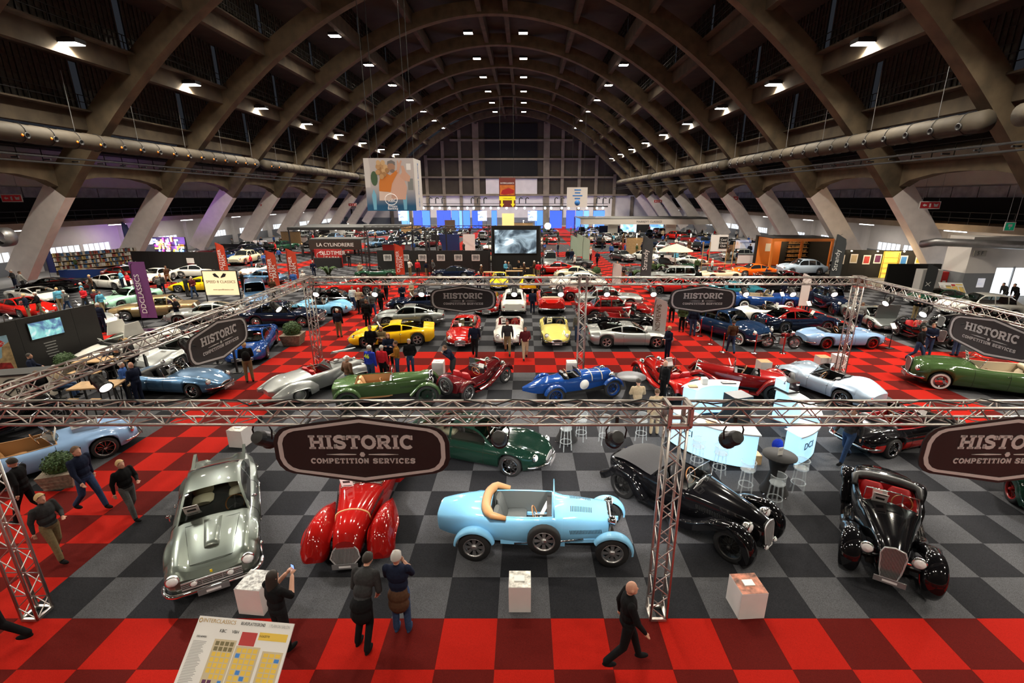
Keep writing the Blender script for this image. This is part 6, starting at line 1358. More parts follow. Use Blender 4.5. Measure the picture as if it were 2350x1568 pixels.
# ---- planters
def planter(u, v, rz, label, s=.62):
    p = G(u, v); o = empty('planter', (p.x, p.y, .004), rz, label=label, cat='planter', group='shrub planters')
    b = MB(); h = s * .62
    b.add([(-.42 * s, -.42 * s, 0), (.42 * s, -.42 * s, 0), (.42 * s, .42 * s, 0), (-.42 * s, .42 * s, 0), (-.55 * s, -.55 * s, h), (.55 * s, -.55 * s, h), (.55 * s, .55 * s, h), (-.55 * s, .55 * s, h)], [(0, 1, 5, 4), (1, 2, 6, 5), (2, 3, 7, 6), (3, 0, 4, 7), (4, 5, 6, 7)]).build('basket', WICK, o)
    for i in range(4): MB().tube([(sx * (.43 + .03 * i) * s, sy * (.43 + .03 * i) * s, h * (.1 + .25 * i)) for sx, sy in ((-1, -1), (1, -1), (1, 1), (-1, 1))], .018, 5, closed=True).build('weave_band', WICK, o)
    lf = MB(); R = random.Random(int(u))
    for i in range(900):
        a, c = R.uniform(0, 2 * pi), R.uniform(-.25, 1); q = sqrt(1 - c * c); r = .5 * s * R.uniform(.82, 1.04); n = Vector((q * cos(a), q * sin(a), c)); pp = n * r + Vector((0, 0, h + .22 * s))
        t = n.cross(Vector((R.uniform(-1, 1), R.uniform(-1, 1), R.uniform(-1, 1)))).normalized() * .035 * s; w = n.cross(t) + n * R.uniform(-.02, .03)
        lf.add([pp - t, pp + w, pp + t, pp - w], [(0, 1, 2, 3)])
    lf.ell((0, 0, h + .22 * s), (.44 * s,) * 3, 12, 8); lf.build('foliage', LEAF, o, kind='stuff')
planter(150, 1110, .35, 'wicker planter with round clipped shrub by the left edge', .72); planter(675, 790, .1, 'square planter with round shrub on the red aisle by the rear left column', .95)
planter(160, 862, 0, 'shrub planter in front of the black display wall', .8); planter(1368, 640, 0, 'small shrub planter on the aisle beside the cream coupe', .9)
# ---- glowing bar
GLOW = mat('backlit_acrylic', (.55, .75, .9), .4, emit=.95, ecol=(.34, .70, 1)); BARTOP = mat('bar_top_white', (.55, .62, .68), .3)
bc = Vector((7.0, 14.35, 0)); R0 = 2.45
def arcpts(r, a0, a1, n=12): return [(bc.x + r * cos(radians(a0 + (a1 - a0) * i / n)), bc.y + r * sin(radians(a0 + (a1 - a0) * i / n))) for i in range(n + 1)]
def counter(a0, a1, hh, label, letters=None, R_=2.45):
    o = empty('bar_counter', (0, 0, .004), label=label, cat='bar counter', group='glowing bar counters')
    R0 = R_; po, pi_ = arcpts(R0, a0, a1), arcpts(R0 - .45, a0, a1); b = MB()
    b.grid([[(x, y, z) for x, y in po] for z in (.06, hh)], 0, True); b.grid([[(x, y, z) for x, y in pi_] for z in (.06, hh)], 0, True, flip=True)
    for e in (0, -1): b.add([(*po[e], .06), (*pi_[e], .06), (*pi_[e], hh), (*po[e], hh)], [(0, 1, 2, 3)])
    b.build('lit_panel', GLOW, o)
    to, ti = arcpts(R0 + .06, a0 - 1, a1 + 1), arcpts(R0 - .52, a0 - 1, a1 + 1); t = MB()
    t.grid([[(*p, hh + .05) for p in ti], [(*p, hh + .05) for p in to], [(*p, hh) for p in to]], 0, False); t.build('counter_top', BARTOP, o)
    k = MB(); k.grid([[(*p, 0) for p in po], [(*p, .06) for p in po]], 0, True); k.build('plinth', BLACK, o)
    if letters:
        am = radians(letters); rr = R0 + .012
        text('lettering', 'DCI', .30, INKB, o, (bc.x + rr * cos(am), bc.y + rr * sin(am), hh * .62), (pi / 2, 0, am + pi / 2), ext=.004)
    return o
counter(196, 262, 1.1, 'left glowing bar counter behind the black tourer', 214); counter(293, 322, .95, 'small glowing bar counter beside the black high table', 304); counter(330, 385, 1.1, 'right glowing bar counter with chrome coffee machine'); counter(62, 140, 1.1, 'rear glowing bar counter with leaflets', R_=1.75)
o = empty('back_cabinet', (bc.x + .2, bc.y + .2, .004), .3, label='dark cabinet block in the middle of the glowing bar', cat='cabinet'); MB().box(-.35, .35, -.3, .3, 0, 1.25).build('body', BLACK, o); MB().box(-.30, .30, -.31, -.3, .2, 1.15).build('door', DARKV, o); MB().box(-.02, .02, -.33, -.31, .55, .75).build('handle', CHROME, o)
o = empty('coffee_machine', (bc.x + (R0 - .2) * cos(radians(20)), bc.y + (R0 - .2) * sin(radians(20)), 1.156), .3, label='chrome coffee machine on the right bar counter', cat='machine')
MB().box(-.22, .22, -.3, .3, .05, .4).build('body', CHROME, o); MB().tube([(-.2, -.2, .4), (-.3, -.2, .5), (-.35, -.2, .35)], .025).build('spout', CHROME, o); MB().box(-.25, .25, -.32, .32, 0, .05).build('drip_tray', BLACK, o)
for i, (a, r, w, h_, m, lab) in enumerate(((230, 2.2, .3, .02, WOOD, 'wooden tray on the left bar counter'), (75, 1.5, .5, .03, BLACK, 'black leaflet holder on the rear bar counter'), (110, 1.5, .2, .22, PAPER, 'white card standing on the rear bar counter'), (133, 1.5, .3, .04, WOOD, 'brown box on the rear bar counter'))):
    x, y = bc.x + r * cos(radians(a)), bc.y + r * sin(radians(a)); MB().box(x - w / 2, x + w / 2, y - .1, y + .1, 1.156, 1.156 + h_).build('counter_item', m, label=lab, cat='item')
MB().ell((bc.x + .9, bc.y - 1.3, .204), (.18, .12, .2), 10, 6).build('gym_bag', cloth('royal'), label='small blue bag on the carpet inside the bar', cat='bag')
o = MB().box(-.2, .2, -.15, .15, 0, .3).build('cardboard_box', WOOD, label='brown cardboard box on the carpet beside the left bar counter', cat='box'); o.location = (bc.x - .2, bc.y - 2.0, .004)
# ---- clear bar stools, tall tables
ACR = mat('clear_acrylic', (.70, .78, .83), .08, alpha=.24, coat=1)
def stool(u, v, rz, label):
    p = G(u, v); o = empty('bar_stool', (p.x, p.y, .004), rz, label=label, cat='stool', group='clear plastic bar stools')
    put('seat', cached('st_seat', lambda: MB().lathe([(.0, .70), (.17, .70), (.19, .725), (.17, .74), (0, .735)], n=18).mesh('seat', [ACR])), o)
    lg = cached('st_leg', lambda: MB().tube([(.14, 0, .70), (.19, 0, .02), (.2, 0, 0)], .018, 7).mesh('leg', [ACR]))
    for i in range(4): put('leg', lg, o, rz=pi / 4 + i * pi / 2)
    put('foot_ring', cached('st_ring', lambda: MB().tube([(.175 * cos(2 * pi * i / 18), .175 * sin(2 * pi * i / 18), .28) for i in range(18)], .013, 6, closed=True).mesh('foot_ring', [ACR])), o)
    put('backrest', cached('st_back', lambda: MB().grid([[(.185 * cos(a), .185 * sin(a), z) for a in [radians(50 + 26 * i) for i in range(11)]] for z in (.73, .95)], 0, True).tube([(.185 * cos(radians(50 + 26 * i)), .185 * sin(radians(50 + 26 * i)), .95) for i in range(11)], .012, 6).mesh('backrest', [ACR])), o)
for i, (u, v, l) in enumerate(((1597, 1075, 'at the left end of the glowing bar'), (1648, 1092, 'below the lettered bar panel'), (1708, 1132, 'left of the black high table'), (1774, 1165, 'in front of the black high table'), (1828, 1128, 'by the small glowing counter'), (1298, 1032, 'left one behind the green coupe'), (1333, 1010, 'by the tall black table behind the green coupe'), (1386, 1018, 'standing alone behind the front truss'), (1470, 1012, 'next to the person in beige coat'))):
    stool(u, v, i * .7, 'clear plastic bar stool ' + l)
def tall_table(u, v, label, r=.42, top=None):
    p = G(u, v); o = empty('high_table', (p.x, p.y, .004), label=label, cat='table', group='high round tables')
    MB().lathe([(.36, .03), (.26, .25), (.17, .62), (.26, .95), (r, 1.08)], n=20, cap=False).build('stretch_cover', mat('black_stretch', (.012, .012, .014), .8), o); MB().lathe([(0, 1.08), (r, 1.08), (r, 1.105), (0, 1.105)], n=28).build('table_top', top or mat('black_stretch'), o)
    lg = MB().tube([(.1, 0, .05), (.40, 0, .0)], .02, 6).mesh('leg', [CHROME])
    for i in range(4): put('leg', lg, o, rz=i * pi / 2 + .4)
    return p
p = tall_table(1775, 1128, 'black covered high table beside the glowing bar')
o = empty('table_card', (p.x, p.y, 1.109), .2, label='white folded card on the black high table', cat='card'); MB().box(-.07, .07, -.006, .006, 0, .22).build('card', PAPER, o); text('print', 'DCI', .06, INKB, o, (0, -.008, .15), ext=.001)
tall_table(1300, 1010, 'tall black table behind the green coupe'); tall_table(1445, 925, 'round grey-topped table where a man sits', .55, mat('table_grey', (.06, .06, .065), .5))
# ---- floor plan board in the foreground and its twin far right
def plan_board(loc, rz, label, w=1.57, d=1.25, detail=True):
    o = empty('plan_board', loc, rz, label=label, cat='board', group='floor plan boards')
    t = radians(40); e = empty('panel', (0, 0, 0)); e.parent = o; e.rotation_euler = (t, 0, 0)          # panel runs down towards -y
    MB().box(-w / 2, w / 2, -d, 0, -.02, 0).build('panel_sheet', WHITE, e)
    z = .002; b = MB(); R = random.Random(3); cols = 5
    def q(x0, x1, y0, y1, mi, zz=z): b.box(x0 * w - w / 2, x1 * w - w / 2, -y1 * d, -y0 * d, 0, zz, mi)
    q(.50, .66, .13, .27, 2); q(.68, .97, .12, .20, 1)
    for (x0, x1, y0, y1, nx, ny) in ((.26, .46, .24, .90, 4, 12), (.50, .72, .29, .95, 4, 12), (.78, .96, .32, .96, 3, 13)):
        q(x0 - .015, x1 + .015, y0 - .015, y1 + .015, 4, .001)
        for i in range(nx):
            for j in range(ny):
                if R.random() < .93:
                    mi = 1
                    if j in (0, 1) and x0 < .3: mi = 5
                    elif R.random() < .05: mi = 3
                    elif x0 < .3 and 6 < j < 10: mi = 6
                    xa, ya = x0 + (x1 - x0) * i / nx, y0 + (y1 - y0) * j / ny; q(xa + .006, xa + (x1 - x0) / nx - .006, ya + .006, ya + (y1 - y0) / ny - .006, mi)
    for j in range(46): q(.03, .03 + R.uniform(.10, .16), .26 + j * .015, .266 + j * .015, 0)
    b.build('printed_plan', [mat('ink_grey', (.3, .3, .3), .6), mat('print_yellow', (.75, .50, .05), .5), mat('print_red', (.45, .02, .02), .5), mat('print_blue', (.03, .2, .6), .5), mat('print_sand', (.55, .46, .30), .5), mat('print_olive', (.16, .13, .05), .5), mat('print_plum', (.10, .01, .08), .5)], e)
    if detail:
        for s_, sz, m, x, y, sx in (('INTERCLASSICS', .075, GOLDT, .23, .045, 1.05), ('BEURSPLATTEGROND', .062, INKB, .585, .045, .66), ('/ PLAN DU SALON', .062, mat('ink_light', (.45, .45, .45), .6), .86, .045, .66), ('KBC', .06, INKB, .30, .14, 1), ('VBH', .06, INKB, .43, .14, 1), ('DEELNEMERS', .035, INKB, .10, .215, .8), ('E-GAZETTE', .04, INKB, .74, .16, .8)):
            text('lettering', s_, sz, m, e, (x * w - w / 2, -y * d, .003), (0, 0, 0), ext=.001, sx=sx)
        MB().tube([(-w / 2 + .03 * w + .026 * cos(2 * pi * i / 16), -.045 * d + .026 * sin(2 * pi * i / 16), .003) for i in range(16)], .006, 4, closed=True).build('emblem', GOLDT, e)
    MB().box(-.35, .35, -.65, -.25, -loc[2] + .004, -.62).add([(-.35, -.65, -.62), (.35, -.65, -.62), (.35, -.25, -.62), (-.35, -.25, -.62), (-.35, -.62, -.60), (.35, -.62, -.60), (.35, -.25, -.26), (-.35, -.25, -.26)], [(4, 5, 6, 7), (0, 1, 5, 4), (1, 2, 6, 5), (2, 3, 7, 6), (3, 0, 4, 7)]).build('stand', WHITE, o)
plan_board((-4.35, 5.74, 1.25), radians(-5.5), 'white floor plan board in the foreground, lower left')
p = G(2178, 690); plan_board((p.x, p.y + .3, 1.35), -.25, 'white floor plan board near the wall at the far right', detail=False)
# ---- rope posts, motorcycle
for i, (u, v) in enumerate(((1606, 772), (1630, 790), (1658, 808), (1731, 811), (1796, 811))):
    p = G(u, v); o = empty('rope_post', (p.x, p.y, .004), label='red barrier post, %s from the left' % ('first', 'second', 'third', 'fourth', 'fifth')[i], cat='post', group='red barrier posts')
    put('base', cached('rp_b', lambda: MB().lathe([(.17, 0), (.17, .015), (.05, .04), (.03, .05)], n=16).mesh('base', [CHROME])), o); put('post', cached('rp_p', lambda: MB().lathe([(.028, .04), (.028, .95), (.035, .96), (.035, 1.0), (0, 1.01)], n=10).mesh('post', [REDM])), o)
p = G(1790, 800); o = empty('motorcycle', (p.x, p.y, .004), radians(-8), label='old dark motorcycle with white plate in front of the navy coupe', cat='motorcycle')
for x in (-.66, .66):
    t_, r_m = wheel_meshes('wire', .33, .09); q = put('wheel', t_, o, (x, 0, .33)); put('rim', r_m, q, mats=[CHROME])
    MB().tube([(x + .38 * cos(radians(a)), 0, .33 + .38 * sin(radians(a))) for a in range(20, 165, 12)], .045, 6).build('mudguard', paint('black'), o)
MB().tube([(.66, .0, .33), (.45, 0, .80), (.40, 0, .92)], .03, 6).build('fork', CHROME, o); MB().tube([(.42, -.33, .95), (.44, -.1, 1.0), (.44, .1, 1.0), (.42, .33, .95)], .014, 6).build('handlebar', CHROME, o)
MB().ell((.15, 0, .74), (.27, .12, .13)).build('fuel_tank', paint('maroon'), o); MB().ell((-.25, 0, .76), (.24, .12, .06)).build('seat', LEATH['black'], o); MB().box(-.1, .2, -.11, .11, .25, .6).ell((.08, 0, .58), (.1, .1, .12)).build('engine', STEEL, o); MB().tube([(.2, .13, .4), (-.1, .14, .26), (-.8, .14, .28)], .035, 7).build('exhaust_pipe', CHROME, o); MB().tube([(.4, 0, .8), (-.1, 0, .66), (-.5, 0, .6), (-.66, 0, .33), (-.1, 0, .28), (.3, 0, .3), (.4, 0, .8)], .025, 6).build('frame', BLACK, o); put('headlight', bucket_mesh(.09), o, (.56, 0, .86)); MB().box(-.62, -.60, -.1, .1, .62, .82).build('number_plate', PAPER, o)
# ---- feather flags and banners
def feather(u, v, H, w, col, label, s=None, ls=.3, rz=0., curve=True):
    p = G(u, v); o = empty('feather_flag', (p.x, p.y, .004), rz, label=label, cat='flag', group='feather flags')
    P = [(0, .55), (w * .9, .55 + .12), (w, H * .9), (w * .92, H * .97), (w * .6, H), (w * .2, H * .985), (0, H * .95)] if curve else [(0, .9), (w, .9), (w, H), (0, H)]
    n = 10; rows = []
    for i in range(n + 1):
        t = i / n; z = .6 + (H - .6) * t; ww = w * (1 if t < .82 else sqrt(max(.02, 1 - ((t - .82) / .18)**2))) if curve else w
        rows.append([(x * ww, .03 * sin(3 * t + x * 2.5), z) for x in (0, .33, .66, 1)])
    b = MB().grid(rows, 0, True); b2 = MB().grid([[(x, y + .006, z) for x, y, z in r] for r in rows], 0, True, flip=True); b.add(b2.v, b2.f, 0, True); b.build('cloth', col, o)
    MB().tube([(-.01, 0, 0), (-.01, 0, H * .8), (w * .12, 0, H * .96), (w * .5, 0, H + .02)], .015, 6).build('pole', BLACK, o); MB().bar((-.25, 0, .02), (.25, 0, .02), .05).bar((0, -.25, .02), (0, .25, .02), .05).build('foot', BLACK, o)
    if s:
        for i, line in enumerate(s): text('lettering', line, ls, mat('print_brown', (.16, .09, .05), .6) if col is FWH else PAPER, o, (w * (.36 + .34 * i), -.045, H * .52), (pi / 2, -pi / 2, 0), sx=1.0)
    return o
FRED = mat('flag_red', (.50, .045, .015), .7); FDK = mat('flag_charcoal', (.045, .05, .055), .7); FMINT = mat('flag_mint', (.40, .50, .40), .7); FBLU = mat('flag_blue', (.02, .03, .16), .7); FWH = mat('flag_white', (.72, .68, .66), .7)
for u, v, l in ((622, 672, 'third from the right'), (668, 665, 'second from the right'), (910, 645, 'rightmost, before the black wall'), (508, 640, 'leftmost')): feather(u, v, 3.5, .85, FRED, 'red feather flag with white lettering, ' + l, ('OLDTIMER', 'FARM.'), .42)
feather(1468, 655, 4.4, .95, FDK, 'charcoal feather flag with white script in the middle right', ('Strandy',), .6); feather(1898, 660, 4.6, .95, FDK, 'charcoal feather flag before the framed posters', ('Strandy',), .6)
for u, v, l in ((1308, 606, 'left'), (1322, 600, 'middle'), (1336, 612, 'right')): feather(u, v, 3.4, .8, FMINT, 'pale green feather flag on the central aisle, %s one' % l)
feather(300, 606, 5.0, .8, FBLU, 'dark blue feather flag in front of the neon stall'); feather(1495, 787, 2.5, .7, FWH, 'white feather flag beside the silver mid-engined car', ('ANDREWS',), .36); feather(1403, 672, 2.5, .75, FWH, 'white feather flag just beyond the rear truss'); feather(2108, 700, 3.0, .8, FDK, 'dark feather flag with a cross at the right', ('X',), .5); feather(1828, 722, 2.8, .6, FWH, 'narrow white banner by the two men in suits', None)
feather(118, 640, 3.5, .7, FBLU, 'dark blue feather flag beside the book stall')
o = feather(330, 752, 4.0, .98, mat('flag_purple', (.17, .05, .20), .7), 'purple upright banner with white lettering near the gold saloon', ('DDCLASSICS',), .42, curve=False)
# ---- walls, screens and booths
def wall_panel(name, x0, y0, x1, y1, h, m, label, n=4, cat='partition', group=None, t=.06):
    o = empty(name, (x0, y0, .004), atan2(y1 - y0, x1 - x0), label=label, cat=cat, group=group); L = hypot(x1 - x0, y1 - y0)
    pm_ = MB().box(.005, L / n - .005, -t / 2, t / 2, 0, h).mesh('panel', [m])
    for i in range(n): put('panel', pm_, o, (i * L / n, 0, 0))
    return o, L
SCRN = None
def image_mat(name, cols, sc, emit=0.):
    if name in MATS: return MATS[name]
    m = bpy.data.materials.new(name); m.use_nodes = True; nt = m.node_tree; N, Kk = nt.nodes.new, nt.links.new; b = nt.nodes['Principled BSDF']
    tc = N('ShaderNodeTexCoord'); nz = N('ShaderNodeTexNoise'); nz.inputs['Scale'].default_value = sc; nz.inputs['Detail'].default_value = 3; nz.inputs['Distortion'].default_value = 1.2; rp = N('ShaderNodeValToRGB'); Kk(tc.outputs['Object'], nz.inputs['Vector']); Kk(nz.outputs['Fac'], rp.inputs['Fac'])
    while len(rp.color_ramp.elements) < len(cols): rp.color_ramp.elements.new(.5)
    for i, c in enumerate(cols): rp.color_ramp.elements[i].position = .3 + .4 * i / (len(cols) - 1); rp.color_ramp.elements[i].color = (*c, 1)
    Kk(rp.outputs['Color'], b.inputs['Base Color']); b.inputs['Roughness'].default_value = .4
    if emit: Kk(rp.outputs['Color'], b.inputs['Emission Color']); b.inputs['Emission Strength'].default_value = emit
    MATS[name] = m; return m
# black display wall at the left with poster and screen
o, L = wall_panel('display_wall', -22.6, 17.6, -21.6, 23.0, 2.5, mat('panel_black', (.014, .013, .013), .6), 'black display wall with poster and small screen at the left', 5)
q = empty('poster', (1.15, -.04, 1.15)); q.parent = o; MB().box(-.58, .58, -.02, 0, -.8, .8).build('poster_sheet', mat('poster_sky', (.25, .42, .55), .5, noise=.3, scale=2), q); MB().prism([(-.58, -.8), (.58, -.8), (.58, .5), (.3, .35), (.2, -.1), (-.2, -.25), (-.58, -.35)], -.024, -.02).build('poster_street', mat('poster_street', (.40, .27, .13), .6, noise=.4, scale=5), q)
MB().prism([(-.45, -.72), (.48, -.72), (.42, -.4), (.1, -.3), (-.3, -.45)], -.028, -.024).build('poster_car', mat('poster_car', (.30, .02, .02), .5, noise=.6, scale=6), q); MB().prism([(-.42, .45), (-.3, .62), (.3, .66), (.44, .5), (.3, .36), (-.3, .32)], -.028, -.024).build('poster_badge', REDM, q); text('poster_title', 'AUTO CLASSICS', .12, PAPER, q, (0, -.03, .49), ext=.001)
q = empty('wall_screen', (3.2, -.05, 1.85)); q.parent = o; MB().box(-.68, .68, -.03, 0, -.4, .4).build('screen_case', BLACK, q); MB().box(-.65, .65, -.034, -.03, -.37, .37).build('screen_image', image_mat('screen_teal', ((.02, .05, .12), (.08, .16, .3), (.2, .5, .5), (.6, .75, .8)), 1.6, .9), q)
for i in range(6): MB().box(3.2 - .25 + .03 * (i % 3), 3.2 + .25 - .04 * (i % 2), -.036, -.03, 1.17 - i * .13, 1.21 - i * .13).build('text_line', mat('ink_grey'), o)
for i in range(4):
    q = MB().tube([(.5 + 1.35 * i, 0, 2.5), (.5 + 1.35 * i, -.05, 2.8), (.5 + 1.35 * i, -.25, 2.85), (.5 + 1.35 * i, -.38, 2.72)], .02, 6).build('arm_lamp', ALU, o); MB().ell((.5 + 1.35 * i, -.40, 2.68), (.05, .05, .04)).build('lamp_bulb', mat('warm_bulb', (1, .8, .5), .4, emit=12), q)
# wooden counter with round logo in front of it
o = empty('bar_counter', (-20.4, 17.0, .004), .25, label='pale wooden counter with a round emblem at the left edge', cat='bar counter'); MB().box(-1.6, 1.6, -.35, .35, 0, 1.05).build('body', mat('white_boards', (.55, .50, .43), .6, noise=.15, scale=4), o); MB().box(-1.7, 1.7, -.42, .42, 1.05, 1.10).build('counter_top', BLACK, o)
MB().tube([(.6 + .38 * cos(2 * pi * i / 24), -.36, .52 + .38 * sin(2 * pi * i / 24)) for i in range(24)], .025, 5, closed=True).bar((.3, -.36, .25), (.9, -.36, .8), .03).build('emblem_ring', INKB, o); text('lettering', 'R', .3, INKB, o, (.45, -.36, .66)); text('lettering', 'Ry', .3, INKB, o, (.76, -.36, .38))
for i, (x, y, l) in enumerate(((-15.6, 15.9, 'nearest the wooden counter'), (-18.0, 18.7, 'further back on the left stand'))):
    o = empty('high_table', (x, y, .004), .2, label='high wooden table ' + l, cat='table', group='wooden high tables'); MB().box(-.75, .75, -.4, .4, 1.02, 1.07).build('table_top', WOOD, o); lgm = MB().bar((0, 0, 0), (0, 0, 1.02), .05).mesh('leg', [BLACK])
    for a in (-.68, .68):
        for b in (-.33, .33): put('leg', lgm, o, (a, b, 0))
    for j, dx in enumerate((-.4, .4)):
        for k_, dy in enumerate((-.75, .75)):
            q = empty('bar_stool', (x + dx, y + dy, .004), label='wooden-seated black stool at the table %s, %s %s' % (l, 'left' if j == 0 else 'right', 'front' if k_ == 0 else 'back'), cat='stool', group='wooden stools'); MB().box(-.17, .17, -.17, .17, .72, .76).build('seat', WOOD, q); sl = MB().bar((.14, .14, .72), (.19, .19, 0), .03).mesh('leg', [BLACK])
            for t_ in range(4): put('leg', sl, q, rz=t_ * pi / 2)
# black screen wall across the hall with framed photographs
o, L = wall_panel('photo_wall', -15.6, 50, -3.6, 50, 2.3, mat('wall_matt_black', (.01, .01, .01), .8), 'black wall with six framed photographs left of the video screen', 6)
for i, u in enumerate((890, 930, 970, 1012, 1052, 1092)):
    q = empty('framed_photo', (AT(u, 594, 50).x + 15.6, -.05, 1.55)); q.parent = o; MB().box(-.42, .42, -.02, 0, -.33, .33).build('mount', PAPER, q); MB().box(-.34, .34, -.024, -.02, -.25, .25).build('photo', image_mat('photo_bw', ((.02, .02, .02), (.25, .25, .25), (.6, .6, .6)), 2.2), q)
o = empty('video_wall', (0, 47.0, .004), label='large lit video screen on a black wall in the middle of the hall', cat='screen')
MB().box(-3.3, 1.6, 0, .3, 0, 5.0).build('wall', DARKV, o); MB().box(-3.0, 1.2, -.08, -.02, 2.3, 4.65).build('screen_frame', BLACK, o)
MB().box(-2.95, 1.15, -.10, -.08, 2.35, 4.6).build('screen_image', image_mat('screen_bw', ((.005, .01, .015), (.04, .06, .08), (.22, .30, .36), (.85, .95, 1)), .55, 1.5), o)
for x in (-3.35, 1.65):
    t = truss('truss_column', 5.0, 'black truss post %s of the video screen' % ('left' if x < 0 else 'right'), False, 'black truss posts'); place(t, (x, 46.3, .03), (0, -pi / 2, 0))
    for ch in t.children:
        for sl in ch.material_slots: sl.link = 'OBJECT'; sl.material = BLACK
t = truss('truss_beam', 12.0, 'black truss beam over the framed photographs', False, 'black truss posts'); place(t, (-15.4, 46.3, 4.9))
for ch in t.children:
    for sl in ch.material_slots: sl.link = 'OBJECT'; sl.material = BLACK
for x in (-15.4, -9.4):
    t = truss('truss_column', 4.7, 'black truss post before the %s framed photographs' % ('first' if x < -12 else 'middle'), False, 'black truss posts'); place(t, (x, 46.3, .03), (0, -pi / 2, 0))
    for ch in t.children:
        for sl in ch.material_slots: sl.link = 'OBJECT'; sl.material = BLACK
# bar tables in front of the video wall
for i, (u, v) in enumerate(((1130, 650), (1180, 647), (1196, 640))):
    p = G(u, v); o = empty('beer_table', (p.x, p.y, .004), label='pale wooden bar table before the video screen, %s one' % ('left', 'middle', 'right')[i], cat='table', group='bar tables at the screen'); MB().box(-.8, .8, -.3, .3, 1.0, 1.05).build('table_top', WOOD, o); lgm = MB().bar((0, 0, 0), (0, 0, 1.0), .06).mesh('leg', [BLACK])
    for a in (-.7, .7):
        for b in (-.22, .22): put('leg', lgm, o, (a, b, 0))
# black partition on the left, small lit sign, club frame
o, L = wall_panel('black_partition', -39.5, 47.5, -30.2, 46.5, 2.5, mat('wall_matt_black'), 'long black partition below the blue flag at the left', 5)
q = empty('shield_sign', (6.4, -.05, 1.3)); q.parent = o; MB().box(-.35, .35, -.02, 0, -.55, .1).build('sign_lower', mat('print_maroon', (.10, .01, .015), .6), q); MB().box(-.4, .4, -.02, 0, .1, .6).build('sign_upper', WHITE, q)
p = G(517, 700); o = empty('lit_sign', (p.x, p.y, .004), label='cream illuminated fabric sign on a frame near the yellow sports car', cat='sign'); MB().box(-1.22, 1.22, -.02, .02, .75, 2.5).build('lit_fabric', mat('sign_cream', (.75, .58, .38), .6, emit=.8, ecol=(1, .74, .42)), o); MB().bar((-1.25, 0, 0), (-1.25, 0, 2.55), .06).bar((1.25, 0, 0), (1.25, 0, 2.55), .06).bar((-1.25, 0, 2.53), (1.25, 0, 2.53), .06).build('frame', BLACK, o)
text('lettering', 'SPEED 8 CLASSICS', .27, INKB, o, (0, -.03, 1.72), ext=.004); text('lettering', 'www.speed8classics.com', .15, INKB, o, (.1, -.03, 1.15), ext=.004)
for s in (-1, 1): MB().prism([(s * .05, 2.0), (s * .4, 2.1), (s * .5, 2.3), (s * .3, 2.36), (s * .08, 2.1)][::s], -.028, -.022).build('flag_motif', INKB, o)
p = G(1642, 625); o = empty('club_frame', (p.x, p.y, .004), label='light wooden frame with a black club sign at the right', cat='stand'); MB().box(-.9, .9, -.04, .04, 2.2, 3.9).build('white_panel', WHITE, o); MB().box(.0, .85, -.08, -.04, 2.5, 3.7).build('sign_board', BLACK, o)
for i, s_ in enumerate(('Cool', 'Classic', 'Club')): text('lettering', s_, .3, PAPER, o, (.42, -.09, 3.4 - i * .32), ext=.003)
for x in (-1.6, -.9, .9, 1.6): MB().bar((x, 0, 0), (x, 0, 3.2), .08).build('post', WOOD, o)
MB().bar((-1.6, -.1, .9), (1.6, -.1, .9), .3, .05).build('shelf', WOOD, o)
p = G(1590, 640); o = empty('parasol', (p.x, p.y + 6, .004), label='beige parasol among the cars at the right', cat='parasol'); MB().lathe([(1.9, 2.1), (1.0, 2.5), (0, 2.85)], n=8, smooth=False, cap=False).build('canopy', mat('parasol_cloth', (.62, .52, .36), .8), o); MB().bar((0, 0, 0), (0, 0, 2.8), .06).build('pole', WOOD, o); MB().lathe([(.35, 0), (.35, .1), (.05, .12)], n=12).build('base', BLACK, o)
# ---- hanging cube, far banners
o = empty('hanging_cube', (0, 0, 0), label='large hanging advertising cube with a dancing couple, left of centre', cat='banner')
a, b = AT(833, 363, 50), AT(956, 484, 50); x0, x1, z1, z0 = a.x, b.x, a.z, b.z; y0, y1 = 50, 53.4; W_, H_ = x1 - x0, z1 - z0
MB().box(x0, x1, y0, y1, z0, z1).build('box_frame', WHITE, o)
q = empty('front_print', (x0, y0 - .02, z0)); q.parent = o
def gradm(name, c0, c1, lo, hi, emit=0.):
    m = bpy.data.materials.new(name); m.use_nodes = True; nt = m.node_tree; N, Kk = nt.nodes.new, nt.links.new; bs = nt.nodes['Principled BSDF']; tc = N('ShaderNodeTexCoord'); sp = N('ShaderNodeSeparateXYZ'); mr = N('ShaderNodeMapRange'); mr.inputs[1].default_value = lo; mr.inputs[2].default_value = hi; rp = N('ShaderNodeValToRGB')
    rp.color_ramp.elements[0].color = (*c0, 1); rp.color_ramp.elements[1].color = (*c1, 1); Kk(tc.outputs['Object'], sp.inputs[0]); Kk(sp.outputs['Z'], mr.inputs[0]); Kk(mr.outputs[0], rp.inputs[0]); Kk(rp.outputs[0], bs.inputs['Base Color']); bs.inputs['Roughness'].default_value = .6
    if emit: Kk(rp.outputs[0], bs.inputs['Emission Color']); bs.inputs['Emission Strength'].default_value = emit
    return m
MB().box(0, W_, -.01, 0, 0, H_).build('print_ground', gradm('print_blue_fade', (.008, .085, .19), (.46, .43, .43), H_ * .10, H_ * .50, .08), q)
def blob(cx, cz, rx, rz, n=14, a0=0): return [(cx + rx * cos(2 * pi * i / n + a0), cz + rz * sin(2 * pi * i / n + a0)) for i in range(n)]
def poly(pts, c, nm, dy): MB().prism([(x * W_, z * H_) for x, z in pts], -dy - .004, -dy).build(nm, mat('print_%d_%d_%d' % tuple(int(999 * t) for t in c), c, .6, emit=.08), q)
